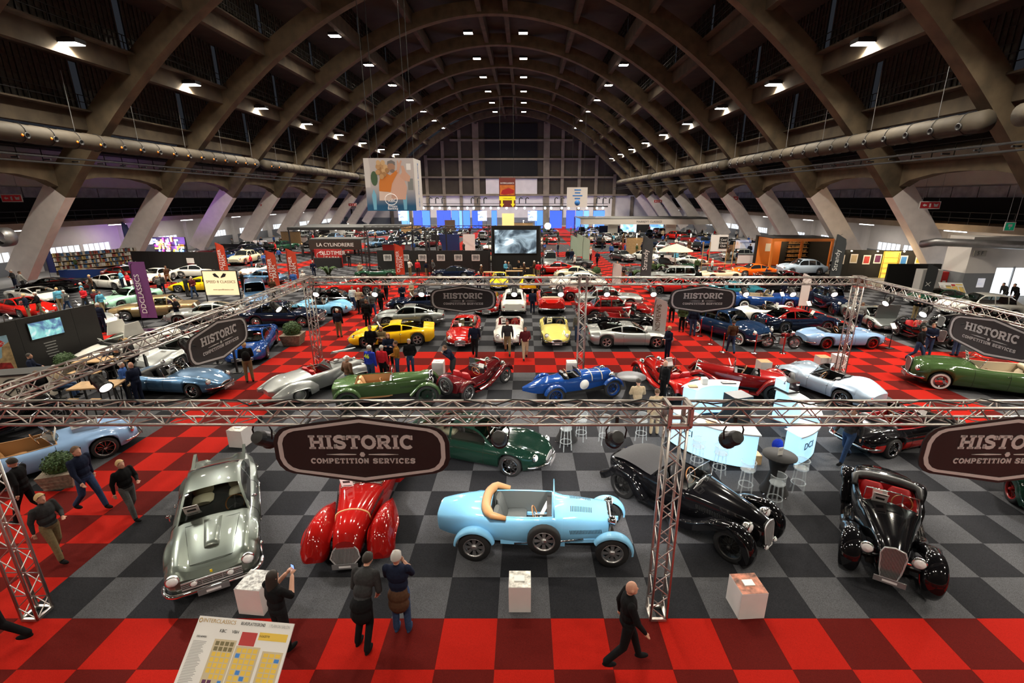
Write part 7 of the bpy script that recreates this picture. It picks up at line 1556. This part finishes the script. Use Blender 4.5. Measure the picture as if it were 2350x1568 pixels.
poly([(.0, .45), (.10, .45), (.12, .8), (.10, 1), (.0, 1)], (.55, .53, .52), 'print_curtain', .011); poly(blob(.19, .62, .07, .14), (.05, .10, .05), 'print_plant', .012); poly([(.86, .4), (.97, .4), (.97, .62), (.86, .62)], (.20, .22, .22), 'print_shelf', .012); poly([(.85, .78), (.94, .78), (.94, .9), (.85, .9)], (.75, .74, .73), 'print_picture', .012)
poly([(.42, .22), (.80, .22), (.84, .45), (.78, .62), (.68, .74), (.55, .74), (.46, .6)], (.58, .36, .28), 'print_man_shirt', .014); poly([(.70, .66), (.80, .58), (.90, .56), (.92, .66), (.84, .74), (.80, .86), (.74, .86), (.76, .74)], (.56, .33, .24), 'print_man_arm', .016); poly(blob(.55, .84, .075, .10), (.36, .20, .13), 'print_man_head', .016); poly([(.47, .87), (.48, .94), (.56, .965), (.63, .93), (.63, .86), (.58, .90), (.51, .90)], (.16, .15, .15), 'print_man_hair', .018); poly(blob(.57, .76, .05, .035), (.20, .15, .13), 'print_man_beard', .018)
poly([(.26, .20), (.50, .20), (.52, .36), (.27, .40)], (.62, .50, .44), 'print_skirt', .020); poly([(.27, .38), (.50, .36), (.54, .52), (.60, .62), (.68, .74), (.65, .78), (.52, .68), (.44, .72), (.33, .70), (.28, .54)], (.56, .18, .03), 'print_blouse', .022); poly([(.65, .74), (.70, .73), (.73, .84), (.77, .95), (.74, .96), (.71, .9), (.69, .96), (.67, .95), (.67, .84)], (.55, .32, .23), 'print_hands', .024)
for i in range(16):
    a = i * 2.4; r = .012 * i ** .6; poly(blob(.36 + r * 1.9 * cos(a), .80 + r * 2.4 * sin(a), .045, .05, 9), ((.46, .27, .12), (.34, .18, .07), (.55, .36, .18))[i % 3], 'print_curl', .026 + i * .0015)
for x in (.16, .78): poly([(x - .03, .02), (x + .03, .02), (x + .045, .3), (x, .42), (x - .045, .3)], (.16, .42, .58), 'print_light_beam', .0115)
pr = mat('print_white', (.85, .85, .85), .5, emit=.2); MB().tube([(.50 * W_ + .62 * cos(2 * pi * i / 20), -.02, .22 * H_ + .55 * sin(2 * pi * i / 20)) for i in range(20)], .03, 4, closed=True).build('emblem', pr, q)
for s_, sz, z in (('KBC', .48, .20), ('Private', .34, .09), ('Banking', .34, .045)): text('lettering', s_, sz, pr, q, (.52 * W_, -.02, z * H_))
q2 = text('side_lettering', 'KBC  Private Banking', .5, mat('print_blue'), o, (x1 + .01, (y0 + y1) / 2, (z0 + z1) / 2), (pi / 2, -pi / 2, pi / 2))
for x in (x0 + .6, x1 - .6):
    for y in (y0 + .4, y1 - .4): MB().bar((x, y, z1), (x, y, 28.98 if x < AXIS - 10.1 else 30.28), .05).build('suspension_cable', BLACK, o)
a, b = AT(1145, 408, 100), AT(1183, 475, 100); o = empty('hanging_banner', (a.x, 100, 0), label='tall maroon show banner with a red race car and yellow arrows', cat='banner', group='hanging banners'); w = b.x - a.x; zt, zb = a.z, b.z; zm = zb + (zt - zb) * .37
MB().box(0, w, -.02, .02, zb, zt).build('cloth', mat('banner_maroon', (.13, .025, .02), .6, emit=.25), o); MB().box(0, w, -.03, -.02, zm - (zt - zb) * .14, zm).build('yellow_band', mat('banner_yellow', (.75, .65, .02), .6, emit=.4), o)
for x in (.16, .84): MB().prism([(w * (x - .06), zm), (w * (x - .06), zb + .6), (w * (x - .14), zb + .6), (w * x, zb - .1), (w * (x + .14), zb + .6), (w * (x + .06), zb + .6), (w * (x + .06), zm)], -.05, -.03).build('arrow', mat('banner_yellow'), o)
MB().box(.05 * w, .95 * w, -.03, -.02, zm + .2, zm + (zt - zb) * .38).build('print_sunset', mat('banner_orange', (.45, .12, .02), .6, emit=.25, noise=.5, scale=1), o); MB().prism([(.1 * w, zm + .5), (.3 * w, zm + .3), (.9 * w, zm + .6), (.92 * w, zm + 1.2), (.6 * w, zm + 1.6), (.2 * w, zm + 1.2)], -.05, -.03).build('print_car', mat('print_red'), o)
text('lettering', 'INTERCLASSICS', .40, pr, o, (w / 2, -.03, zt - 1.05)); text('lettering', '110 YEARS MASERATI', .24, INKB, o, (w / 2, -.04, zm - .45))
MB().bar((w * .1, 0, zt), (w * .1, 0, 30.28), .05).bar((w * .9, 0, zt), (w * .9, 0, 30.28), .05).build('cable', BLACK, o)
a, b = AT(1303, 430, 90), AT(1347, 476, 90); o = empty('hanging_banner', (a.x, 90, 0), label='white hanging banner with small lettering right of centre', cat='banner', group='hanging banners'); w = b.x - a.x; MB().box(0, w, -.05, 1.5, b.z, a.z).build('cloth', mat('banner_white', (.66, .64, .62), .6), o); [MB().box(w / 2 - q_, w / 2 + q_, -.065, -.05, (a.z + b.z) / 2 + 1.2 - .5 * k_, (a.z + b.z) / 2 + 1.4 - .5 * k_).build('text_line', mat('print_blue'), o) for k_, q_ in enumerate((.6, .5, .9, .5))]; MB().lathe([(.5, -.07), (.5, -.06)], (w / 2, 0, b.z + .8), 'y', 16).build('emblem', mat('print_blue'), o); MB().bar((w * .2, 0, a.z), (w * .2, 0, 28.98), .05).bar((w * .8, 0, a.z), (w * .8, 0, 28.98), .05).build('cable', BLACK, o)
# ---- far stage with blue drapes and a row of lamps
ORDN = ('first', 'second', 'third', 'fourth', 'fifth', 'sixth', 'seventh', 'eighth', 'ninth', 'tenth', 'eleventh', 'twelfth', 'thirteenth', 'fourteenth', 'fifteenth', 'sixteenth')
BLUES = [mat('drape_blue_lit_%d' % i, c, .5, emit=e, ecol=c) for i, (c, e) in enumerate((((.03, .06, .75), 2.2), ((.06, .18, .85), 1.7), ((.14, .34, .95), 1.5), ((.03, .08, .5), 1.6)))]  # blue light falling on the drapes is put into their emission
for i, (u0, u1, k) in enumerate(((920, 938, 2), (948, 967, 0), (968, 986, 1), (1002, 1018, 0), (1018, 1034, 0), (1036, 1052, 1), (1053, 1060, 2), (1062, 1078, 1), (1083, 1106, 3), (1128, 1140, 1), (1228, 1246, 1), (1262, 1290, 3), (1300, 1320, 0), (1322, 1338, 1), (1340, 1352, 2), (1362, 1388, 1))):
    p0, p1 = AT(u0, 484, 122), AT(u1, 484, 122); o = empty('blue_lit_drape', (p0.x, 122, .004), label='tall blue-lit drape on the far stage, %s from the left' % ORDN[i], cat='drape', group='blue drapes at the far end'); w = p1.x - p0.x; n = 8
    MB().grid([[(w * j / n, .12 * (j % 2), z) for j in range(n + 1)] for z in (.3, 4.6)], 0, True, flip=False).build('cloth', BLUES[k], o); MB().bar((0, .1, 4.62), (w, .1, 4.62), .08).bar((0, .1, 0), (0, .1, 4.6), .06).bar((w, .1, 0), (w, .1, 4.6), .06).build('frame', BLACK, o)
for i, u in enumerate((925, 1107, 1222)):
    p0 = AT(u, 500, 120); o = empty('lit_poster', (p0.x, 120, .004), label='blue and white lit car poster at the far stage, %s' % ('left', 'middle', 'right')[i], cat='poster', group='far lit posters'); MB().box(-1.1, 1.1, -.03, .03, 2.2, 4.6).build('print', image_mat('poster_lit', ((.1, .15, .7), (.5, .6, 1), (.9, .92, 1)), .8, 1.2), o); MB().bar((-1, 0, 0), (-1, 0, 2.2), .06).bar((1, 0, 0), (1, 0, 2.2), .06).build('legs', BLACK, o)
t = MB(); zl = AT(1160, 474, 108).z; xa, xb = AT(960, 474, 108).x, AT(1395, 474, 108).x
o = empty('lamp_truss', (0, 108, 0), label='black lamp truss with a row of bright stage lamps at the far end', cat='truss'); MB().bar((xa, 0, zl), (xb, 0, zl), .3).bar((xa, 0, zl + .6), (xb, 0, zl + .6), .1).build('truss_bar', BLACK, o)
lm = MB().ell((0, 0, 0), (.22, .22, .22), 10, 6).mesh('stage_lamp', [mat('stage_lamp', (.9, .95, 1), .3, emit=30, ecol=(.9, .95, 1))])
for i in range(22): put('stage_lamp', lm, o, (xa + (xb - xa) * (i + .5) / 22 + random.uniform(-.5, .5), -.3, zl - .35))
for i in range(5):
    x = xa + (xb - xa) * (.06 + .22 * i)
    for j in range(3): MB().tube([(x + j * 1.4, 0, zl + .6), (x + j * 1.4, 0, zl + 1.6), (x + j * 1.4 + .3, 0, zl + 1.9), (x + j * 1.4 + .7, 0, zl + 1.7)], .13, 6).build('duct_pipe', BLACK, o)
for x in (xa + 1, xb - 1): MB().bar((x, 0, zl), (x, 0, 26.18), .06).build('cable', BLACK, o)
p = AT(1257, 519, 78); o = empty('globe_lamp', (p.x, 78, 0), label='round white glowing balloon lamp right of the video screen', cat='lamp'); MB().ell((0, 0, p.z), (.52, .52, .52), 16, 10).build('globe', mat('globe_lit', (1, .98, .95), .4, emit=7), o); MB().bar((0, 0, 0), (0, 0, p.z - .5), .06).build('pole', BLACK, o)
# ---- roofed stands further back
def canopy(x0, x1, y0, y1, h, label, roofm, fasc=None, txt=None, warm=(1, .75, .4), th=.5, lamps=4):
    o = empty('roofed_stand', (0, 0, .004), label=label, cat='stand'); MB().box(x0, x1, y0, y1, h, h + .12).build('roof', roofm, o); pm_ = MB().bar((0, 0, 0), (0, 0, h), .14).mesh('post', [BLACK])
    for x in (x0 + .1, x1 - .1):
        for y in (y0 + .1, y1 - .1): put('post', pm_, o, (x, y, 0))
    if fasc: MB().box(x0, x1, y0 - .05, y0, h - th, h).build('fascia', fasc, o)
    if txt: text('lettering', txt[0], txt[1], txt[2], o, ((x0 + x1) / 2, y0 - .07, h - th / 2))
    lmm = MB().ell((0, 0, 0), (.12, .12, .12), 8, 5).mesh('spot_bulb', [mat('warm_spot', (1, .8, .5), .3, emit=25, ecol=(1, .82, .55))])
    for i in range(lamps): put('spot_bulb', lmm, o, (x0 + (x1 - x0) * (i + .5) / lamps, y0 + .6, h - .25))
    return o
a, b = AT(675, 522, 66), AT(925, 522, 66); canopy(a.x, b.x, 64, 72, a.z, 'large black roofed stand at the middle left with warm lamps', mat('roof_black', (.02, .022, .025), .6), BLACK, None, lamps=6, th=.25)
a, b = AT(708, 551, 57), AT(832, 590, 57); canopy(a.x, b.x, 57, 60, a.z, 'dark stand with a brown fascia and white shop name', mat('roof_black'), mat('fascia_brown', (.03, .022, .018), .5), ('LA CYLINDRERIE', .6, PAPER), lamps=4, th=1.15)
a, b = AT(722, 572, 54), AT(786, 607, 54); o = empty('red_sign_stand', (0, 54, .004), label='red sign panel with white lettering above a counter', cat='sign'); MB().box(a.x, b.x, -.05, .05, a.z - 1.7, a.z).build('panel', mat('sign_red', (.32, .015, .015), .5, emit=.15), o); MB().bar((a.x, 0, 0), (a.x, 0, a.z), .1).bar((b.x, 0, 0), (b.x, 0, a.z), .1).build('posts', REDM, o); text('lettering', 'OLDTIMER\nFARM.', .62, PAPER, o, ((a.x + b.x) / 2 + .5, -.06, a.z - .75)); MB().box(a.x, b.x, -.6, .0, 0, 1.1).build('counter', BLACK, o)
MB().tube([(a.x + .6 + .4 * cos(2 * pi * i / 18), -.07, a.z - .75 + .4 * sin(2 * pi * i / 18)) for i in range(18)], .03, 4, closed=True).build('emblem', PAPER, o)
a, b = AT(1332, 503, 92), AT(1648, 503, 92); o = canopy(a.x, b.x, 92, 104, a.z, 'white draped canopy stand at the right far back', BLACK, mat('drape_white', (.55, .52, .48), .8), ('MARREYT CLASSICS', .55, INKB), lamps=9, th=1.0)
for i, (u0, u1) in enumerate(((1395, 1418), (1528, 1552))):
    c0, c1 = AT(u0, 520, 93), AT(u1, 520, 93); MB().box(c0.x, c1.x, 93, 93.1, 1.0, c0.z + 1.0).build('hanging_sheet', mat('sheet_white', (.6, .57, .53), .7), label='white sheet with the stand name under the draped canopy, %s' % ('left', 'right')[i], cat='banner', group='canopy sheets')
a, b = AT(1425, 512, 112), AT(1520, 548, 112); MB().box(a.x, b.x, 112, 112.2, .004, a.z).build('lit_backdrop', image_mat('backdrop_blue', ((.05, .1, .3), (.2, .5, .9), (.8, .95, 1)), .5, 1.6), label='bright blue and white lit backdrop under the draped canopy', cat='backdrop')
for i, (u0, u1, v0, v1, D, m, lab) in enumerate(((1008, 1055, 538, 575, 72, mat('print_navy', (.015, .03, .12), .5), 'navy blue partition behind the black photo wall'), (1062, 1090, 538, 560, 70, WHITE, 'white projection panel behind the black photo wall'), (1020, 1045, 505, 530, 105, mat('booth_brown', (.12, .07, .05), .6), 'brown lit booth wall at the far end'), (1152, 1180, 490, 520, 112, mat('door_gold', (.5, .3, .1), .5, emit=1.0, ecol=(1, .65, .25)), 'warmly lit doorway at the far end'), (580, 615, 552, 580, 75, image_mat('panel_photo', ((.05, .1, .3), (.7, .7, .75), (.8, .5, .3)), .5, .5), 'bright lit picture panel by the left pillars'), (1690, 1722, 551, 572, 70, image_mat('panel_photo', (), 1), 'bright lit picture panel on the right side'))):
    a, b = AT(u0, v0, D), AT(u1, v1, D); MB().box(a.x, b.x, D, D + .15, .004, a.z).build('booth_panel', m, label=lab, cat='panel')
# black wire frames over the centre stands
FRB = []
for i, (u0, u1, v, D) in enumerate(((945, 1000, 530, 62), (1240, 1405, 545, 66), (1000, 1130, 525, 75))):
    a, b = AT(u0, v, D), AT(u1, v, D); o = empty('black_frame', (0, D, .004), label='thin black truss frame above the centre stands, %s' % ('left', 'right', 'middle')[i], cat='frame', group='black truss frames'); bb = MB()
    for y in (0, 8): bb.bar((a.x, y, a.z), (b.x, y, a.z), .25, .06); bb.bar((a.x, y, a.z - .5), (b.x, y, a.z - .5), .1)
    for x in (a.x, b.x): bb.bar((x, 0, a.z), (x, 8, a.z), .2)
    bb.build('top_rails', BLACK, o); pm_ = MB().bar((0, 0, 0), (0, 0, a.z), .16).mesh('post', [BLACK])
    for x in (a.x, b.x):
        for y in (0, 8): put('post', pm_, o, (x, y, 0))
# ---- right side: orange stall, framed posters, pillar, cabinets, doorway
ORA = mat('orange_wood', (.62, .17, .02), .5); a = AT(1775, 548, 52); o = empty('orange_stall', (0, 0, .004), label='orange-framed stall with shelves of small goods at the right', cat='stall'); x0, x1, zt = a.x, a.x + 6.5, a.z
for x in (x0, x0 + 3.2, x1): MB().bar((x, 52, 0), (x, 52, zt), .22).build('post', ORA, o)
MB().box(x0 - .1, x1 + .1, 51.9, 52.1, zt - .3, zt).build('top_beam', ORA, o); MB().box(x0, x1, 55.9, 56, 0, zt).build('back_wall', BLACK, o); MB().box(x0 + .3, x0 + 3.0, 55.82, 55.9, 0, zt).build('orange_panel', ORA, o); MB().box(x0, x1, 52, 56, zt, zt + .1).build('roof', BLACK, o); MB().box(x1 - .1, x1, 52, 56, 0, zt).build('side_wall', DARKV, o)
MB().box(x0 + 1.2, x0 + 2.0, 55.8, 55.88, 1.6, 2.5).build('framed_print', PAPER, o)
sh = MB().box(0, 2.4, 0, .35, 0, .04).mesh('shelf', [WOOD]); gm = MB()
for i in range(5):
    put('shelf', sh, o, (x1 - 2.8, 55.5, .5 + i * .5))
    for j in range(14): xx = x1 - 2.7 + j * .16; gm.lathe([(.05, 0), (.05, .2), (.02, .26), (.02, .3)], (xx, 55.6, .54 + i * .5), n=6)
gm.build('shelf_goods', mat('bottles_mixed', (.25, .12, .04), .3, noise=.9, scale=3), o, kind='stuff'); MB().ell(((x0 + x1) / 2, 54, zt - .2), (.12, .12, .1)).build('lamp_bulb', mat('warm_spot'), o)
L_ = bpy.data.lights.new('stall_light', 'POINT'); L_.energy = 220; L_.color = (1, .72, .4); L_.shadow_soft_size = .15
for x, y, z in (((x0 + x1) / 2, 53.5, zt - .5), (34.5, 44.6, 2.5), (37.5, 44.4, 2.5)):
    l = bpy.data.objects.new('stall_lamp', L_); COL.objects.link(l); l.location = (x, y, z)
o, L = wall_panel('poster_wall', 30.6, 47.0, 40.2, 46.0, 2.7, mat('wall_matt_black'), 'black wall of framed posters and a yellow glowing shelf at the right', 6)
for i, x in enumerate((.8, 2.0, 3.2, 4.2, 6.6, 8.0, 9.0)):
    if i == 4: pass
    q = empty('framed_poster', (x, -.05, 1.75 + .1 * (i % 2))); q.parent = o; MB().box(-.34, .34, -.02, 0, -.45, .45).build('mount', PAPER, q); MB().box(-.25, .25, -.026, -.02, -.34, .34).build('print', [mat('print_yellow'), mat('print_sand'), mat('print_red'), mat('print_plum'), mat('print_blue')][i % 5], q)
q = empty('glowing_shelf', (5.35, -.05, 0)); q.parent = o; MB().box(-.7, .7, -.06, 0, 0, 2.6).build('back', mat('shelf_glow', (.8, .5, .05), .5, emit=.8, ecol=(1, .6, .08), noise=.6, scale=5), q); fr = MB()
for x in (-.7, .7): fr.bar((x, -.2, 0), (x, -.2, 2.6), .06)
for z in (.5, 1.0, 1.5, 2.0, 2.55): fr.bar((-.7, -.15, z), (.7, -.15, z), .2, .03)
fr.build('frame', mat('brass', (.6, .4, .1), .4, .6), q)
for i in range(4): MB().ell((1.5 + 2.4 * i, -.35, 2.62), (.08, .08, .06)).build('picture_lamp', mat('warm_spot'), o)
p = G(2085, 668); o = MB().box(p.x - 2.2, p.x + 2.2, p.y - .1, p.y + .1, .004, 2.3).build('drape_screen', DARKV, label='plain black drape screen beside the right arch leg', cat='screen')
p = G(1965, 655); o = empty('armchair', (p.x, p.y, .004), -1.8, label='brown leather armchair in front of the framed posters', cat='chair'); MB().box(-.3, .3, -.3, .3, .15, .42).build('seat', LEATH['brown'], o); MB().box(-.38, -.24, -.38, .38, .15, .85).build('backrest', LEATH['brown'], o)
for s in (-1, 1): MB().box(-.3, .3, s * .36 - .07, s * .36 + .07, .15, .6).build('armrest', LEATH['brown'], o)
a = AT(2228, 690, 36.3); PX0, PX1 = AT(2222, 600, 36.3).x, AT(2292, 600, 36.3).x
o = empty('pillar_right', (0, 0, 0), kind='structure'); MB().box(PX0, PX1, 36.3, 38.4, 2.0, 4.75).build('upper_wall', WALLW, o); MB().box(PX0, PX1, 36.3, 38.4, 0, 2.0).build('lower_wall', WALLG, o); MB().box(PX0 + .25, PX0 + 1.2, 36.26, 36.3, 3.3, 3.75).build('number_panel', mat('number_panel', (.5, .47, .42), .6), o); text('lettering', '5 F', .4, INKB, o, (PX0 + .72, 36.25, 3.52)); MB().box(PX0 + 1.15, PX0 + 1.7, 36.27, 36.3, .9, 1.6).build('notice', image_mat('panel_photo', (), 1), o)
o = empty('white_cabinet', (PX0 - 2.35, 37.4, .004), label='tall white metal cabinet against the right pillar', cat='cabinet'); MB().box(0, 1.6, 0, .7, 0, 2.1).build('body', WHITE, o); MB().box(.02, .79, -.02, 0, .05, 2.05).build('door', WHITE, o); MB().box(.81, 1.58, -.02, 0, .05, 2.05).build('door', WHITE, o); MB().box(.72, .76, -.04, -.02, .95, 1.15).build('handle', CHROME, o)
o = empty('hose_cabinet', (PX0 - .55, 37.6, .004), label='red fire hose cabinet beside the right pillar', cat='cabinet'); MB().box(0, .5, 0, .4, .5, 1.9).build('body', REDM, o); MB().box(.12, .38, -.02, 0, .9, 1.2).build('notice', PAPER, o); MB().box(.05, .45, .0, .35, 0, .5).build('stand', BLACK, o)
o = empty('door_1', (0, 0, 0), kind='structure'); dx = PX1 + .5; fm = mat('door_frame_grey', (.35, .36, .37), .5); MB().box(dx, dx + 1.7, 37.2, 37.24, .05, 2.3).build('pane', mat('daylight_door', (.85, .93, 1), .3, emit=1.6, ecol=(.85, .93, 1)), o); MB().box(dx + 1.8, dx + 3.5, 37.2, 37.24, .05, 2.3).build('pane', mat('daylight_door'), o)
for x in (dx - .05, dx + 1.7, dx + 3.5): MB().box(x, x + .1, 37.1, 37.3, 0, 2.4).build('door_frame', fm, o)
MB().box(dx - .3, dx + 6, 37.15, 37.3, 2.3, 4.75).build('wall_panel', WALLW, o); MB().box(dx - .6, dx - .05, 37.1, 37.4, 0, 4.75).build('post', mat('post_dark', (.05, .05, .05), .7), o)
# vent pipe above
MB().tube([(PX0 - 2.8, 37.6, 4.1), (PX0 - 2.6, 36.6, 4.35), (PX0 - 1.5, 36.0, 4.35), (PX1 + 4, 34.2, 4.15), (PX1 + 9, 33, 4.0)], .30, 12).build('vent_pipe', ALU, label='galvanised vent pipe above the right pillar', cat='duct')
for s, (u, v, D) in (('left', (2, 545, 38)),): p = AT(u, v, D); MB().lathe([(.55, -.2), (.75, 0), (.75, .6), (.5, .7), (.45, .2)], tuple(p), 'y', 18, cap=False).build('vent_pipe', ALU, label='round galvanised vent outlet at the left edge', cat='duct')
# ---- hanging fire and exit signs
def pict(u, v, D, w, h, m, label, marks):
    p = AT(u, v, D); o = empty('hanging_sign', (p.x, D, p.z), label=label, cat='sign', group='safety signs'); MB().box(-w / 2, w / 2, -.02, .02, -h / 2, h / 2).build('plate', PAPER, o); MB().box(-w / 2 + .06, w / 2 - .06, -.026, -.02, -h / 2 + .06, h / 2 - .06).build('face', m, o)
    k = MB()
    if marks == 3:
        k.prism([(-w * .36, 0), (-w * .26, h * .2), (-w * .26, h * .08), (-w * .16, h * .08), (-w * .16, -h * .1), (-w * .26, -h * .1), (-w * .26, -h * .2)], -.032, -.026); k.box(-w * .04, w * .04, -.032, -.026, -h * .28, h * .22); k.prism([(w * .2, -h * .2), (w * .36, -h * .2), (w * .4, h * .22), (w * .28, h * .1), (w * .16, h * .22)], -.032, -.026)
    else: k.box(-w * .2, w * .2, -.032, -.026, -h * .05, h * .25); k.box(-w * .05, w * .05, -.032, -.026, -h * .3, 0)
    k.build('pictogram', PAPER, o); MB().bar((-w * .4, 0, h / 2), (-w * .4, 0, h / 2 + 3), .02).bar((w * .4, 0, h / 2), (w * .4, 0, h / 2 + 3), .02).build('wire', ALU, o)
FSR = mat('safety_red', (.35, .015, .02), .5, emit=.1)
for u, v, D, l in ((27, 455, 41, 'at the left edge'), (2134, 471, 41, 'on the right arch leg'), (610, 473, 78, 'over the left stands'), (809, 470, 102, 'far on the left'), (1682, 455, 78, 'over the right stands'), (1510, 462, 102, 'far on the right')): pict(u, v, D, 1.75, .62, FSR, 'red fire safety sign hanging ' + l, 3)
pict(2317, 520, 34, .75, .62, mat('safety_green', (.0, .22, .10), .5, emit=.35), 'green safety sign hanging at the right', 1)
# ---- neon stall and book stall on the left
o = empty('neon_stall', (0, 0, .004), label='stall of colourful neon lights by the left arch legs', cat='stall'); a, b = AT(345, 545, 60), AT(425, 575, 60); MB().box(a.x, b.x, 60.3, 60.5, 0, a.z).build('back_wall', BLACK, o); R = random.Random(9)
NE = [mat('neon_%d' % i, c, .3, emit=3, ecol=c) for i, c in enumerate(((1, .25, .03), (1, .6, .05), (.2, .35, 1), (.9, .05, .6), (.4, 1, .9), (1, .9, .6)))]
for i in range(46):
    x, z = R.uniform(a.x + .2, b.x - .2), R.uniform(.8, a.z - .2); wd, hh = R.choice(((.12, .5), (.35, .25), (.2, .6), (.45, .18))); MB().box(x - wd / 2, x + wd / 2, 60.1, 60.2, z - hh / 2, z + hh / 2).build('neon_light', NE[i % 6], o)
for z in (.7, 1.9): MB().box(a.x, b.x, 59.6, 60.3, z - .05, z).build('shelf', BLACK, o)
LN = bpy.data.lights.new('neon_wash', 'AREA'); LN.energy = 450; LN.color = (.50, .22, 1); LN.size = 4; LN.size_y = 2; LN.shape = 'RECTANGLE'; l = bpy.data.objects.new('neon_wash', LN); COL.objects.link(l); l.location = ((a.x + b.x) / 2, 59.4, 2.2); l.rotation_euler = (radians(120), 0, radians(20)); l.parent = None
a, b = G(110, 640), G(268, 622); o, L = wall_panel('book_stall', a.x - 1, a.y + 2, b.x, b.y + 3, 2.2, mat('shelf_dark', (.05, .035, .025), .7), 'book stall with full shelves below the left windows', 5, 'stall'); R = random.Random(4); pal = [mat('book_%d' % i, c, .6) for i, c in enumerate(((.5, .45, .38), (.25, .05, .04), (.05, .12, .25), (.4, .3, .12), (.1, .1, .1), (.6, .6, .58)))]
for r in range(4):
    MB().box(0, L, -.35, -.03, .5 + r * .45, .53 + r * .45).build('shelf', WOOD, o); x = .05
    while x < L - .3:
        w = R.uniform(.10, .22); hh = R.uniform(.25, .38); MB().box(x, x + w - .01, -.3, -.06, .53 + r * .45, .53 + r * .45 + hh).build('book_row', R.choice(pal), o); x += w * R.choice((1, 1, 1.2))
o = empty('book_table', (G(205, 636).x, G(205, 636).y, .004), .2, label='table with a blue cloth covered in books at the left', cat='table'); MB().box(-2.2, 2.2, -.45, .45, 0, .8).build('table_cloth', mat('cloth_blue_table', (.015, .06, .28), .7), o)
for i in range(26): MB().box(0, .3, 0, .22, 0, .03).build('magazine', R.choice(pal), o, loc=(-2.1 + (i % 13) * .32, -.4 + (i // 13) * .4, .8))
# ---- wall furniture of the middle distance
def plant(u, v, h, label):
    p = G(u, v); o = empty('potted_palm', (p.x, p.y, .004), label=label, cat='plant', group='potted palms'); MB().lathe([(.2, 0), (.28, .4), (.25, .4), (.22, .1)], n=12).build('pot', BLACK, o)
    for i in range(11):
        a = 2 * pi * i / 11 + .3 * (i % 2); P_ = [(.1 * cos(a) + t * .9 * cos(a), t * .9 * sin(a), .4 + h * (1.6 * t - 1.25 * t * t)) for t in [k / 6 for k in range(7)]]
        MB().tube(P_, [.05, .07, .08, .08, .06, .04, .01], 4).build('frond', LEAF, o)
plant(755, 640, 1.4, 'potted palm before the red sign counter'); plant(1505, 628, 1.0, 'leafy plant left of the charcoal flag'); plant(1452, 642, .9, 'small leafy plant right of the charcoal flag')
for i, (u, v, l) in enumerate(((345, 870, 'by the white gull-wing car'), (545, 855, 'by the blue supercar'), (500, 835, 'beside the silver supercar'), (1850, 740, 'by the men in suits'), (2040, 800, 'before the exposed-headlamp car'), (1790, 715, 'beside the blue convertible'))):
    p = G(u, v); o = empty('info_stand', (p.x, p.y, .004), .3, label='info card stand ' + l, cat='stand', group='info card stands'); MB().box(-.18, .18, -.15, .15, 0, .03).build('base', BLACK, o); MB().bar((0, 0, .03), (0, 0, 1.15), .16 if u < 600 else .03, .06 if u < 600 else .03).build('post', BLACK, o); q = MB().box(-.16, .16, -.01, .01, -.02, .3).build('card', PAPER, o); q.location = (0, -.04, 1.1); q.rotation_euler = (-.6, 0, 0)
# ---- blue wash lamps of the far stage
LBW = bpy.data.lights.new('blue_wash', 'AREA'); LBW.energy = 350; LBW.color = (.25, .35, 1); LBW.size = 6; LBW.size_y = 1; LBW.shape = 'RECTANGLE'
for i in range(4):
    l = bpy.data.objects.new('blue_wash', LBW); COL.objects.link(l); l.location = (-22 + i * 14, 126, 1.0); l.rotation_euler = (radians(115), 0, 0)
# ---- low partitions, lit panels and lamps in the far rows
R = random.Random(8); PC = [('white', WHITE), ('black', BLACK), ('navy', mat('print_navy')), ('red', mat('sign_red')), ('grey', mat('wall_grey_dado')), ('wood', WOOD), ('lit', image_mat('panel_photo', (), 1))]
for (x0, x1, d0, d1) in BOOTHS:
    if d0 < 55 or d0 > 112: continue
    for j in range(2):
        nm, m = R.choice(PC); L = R.uniform(2.0, 4.5); x = R.uniform(x0 + .5, x1 - L - .5); y = d1 - .6 if j else d0 + .4; hh = R.uniform(1.0, 2.4) if j else 1.0
        side = 'left' if x < -11 else 'right' if x > 9 else 'centre'
        o = empty('booth_partition', (x, y, .004), label='%s booth partition in the %s rows %s' % (nm if nm != 'lit' else 'picture-covered', side, 'beyond the stands' if y < 80 else 'at the far end'), cat='partition', group='%s partitions %s %s' % (nm, side, 'near' if y < 80 else 'far'))
        MB().box(0, L, 0, .1, 0, hh).build('panel', m, o); MB().box(-.05, L + .05, -.03, .13, hh, hh + .05).build('cap_rail', BLACK, o)
        if j and R.random() < .6: MB().ell((L / 2, -.2, hh + .5), (.1, .1, .1), 8, 5).bar((L / 2, -.2, hh), (L / 2, -.2, hh + .5), .03).build('lamp', mat('warm_spot'), o)
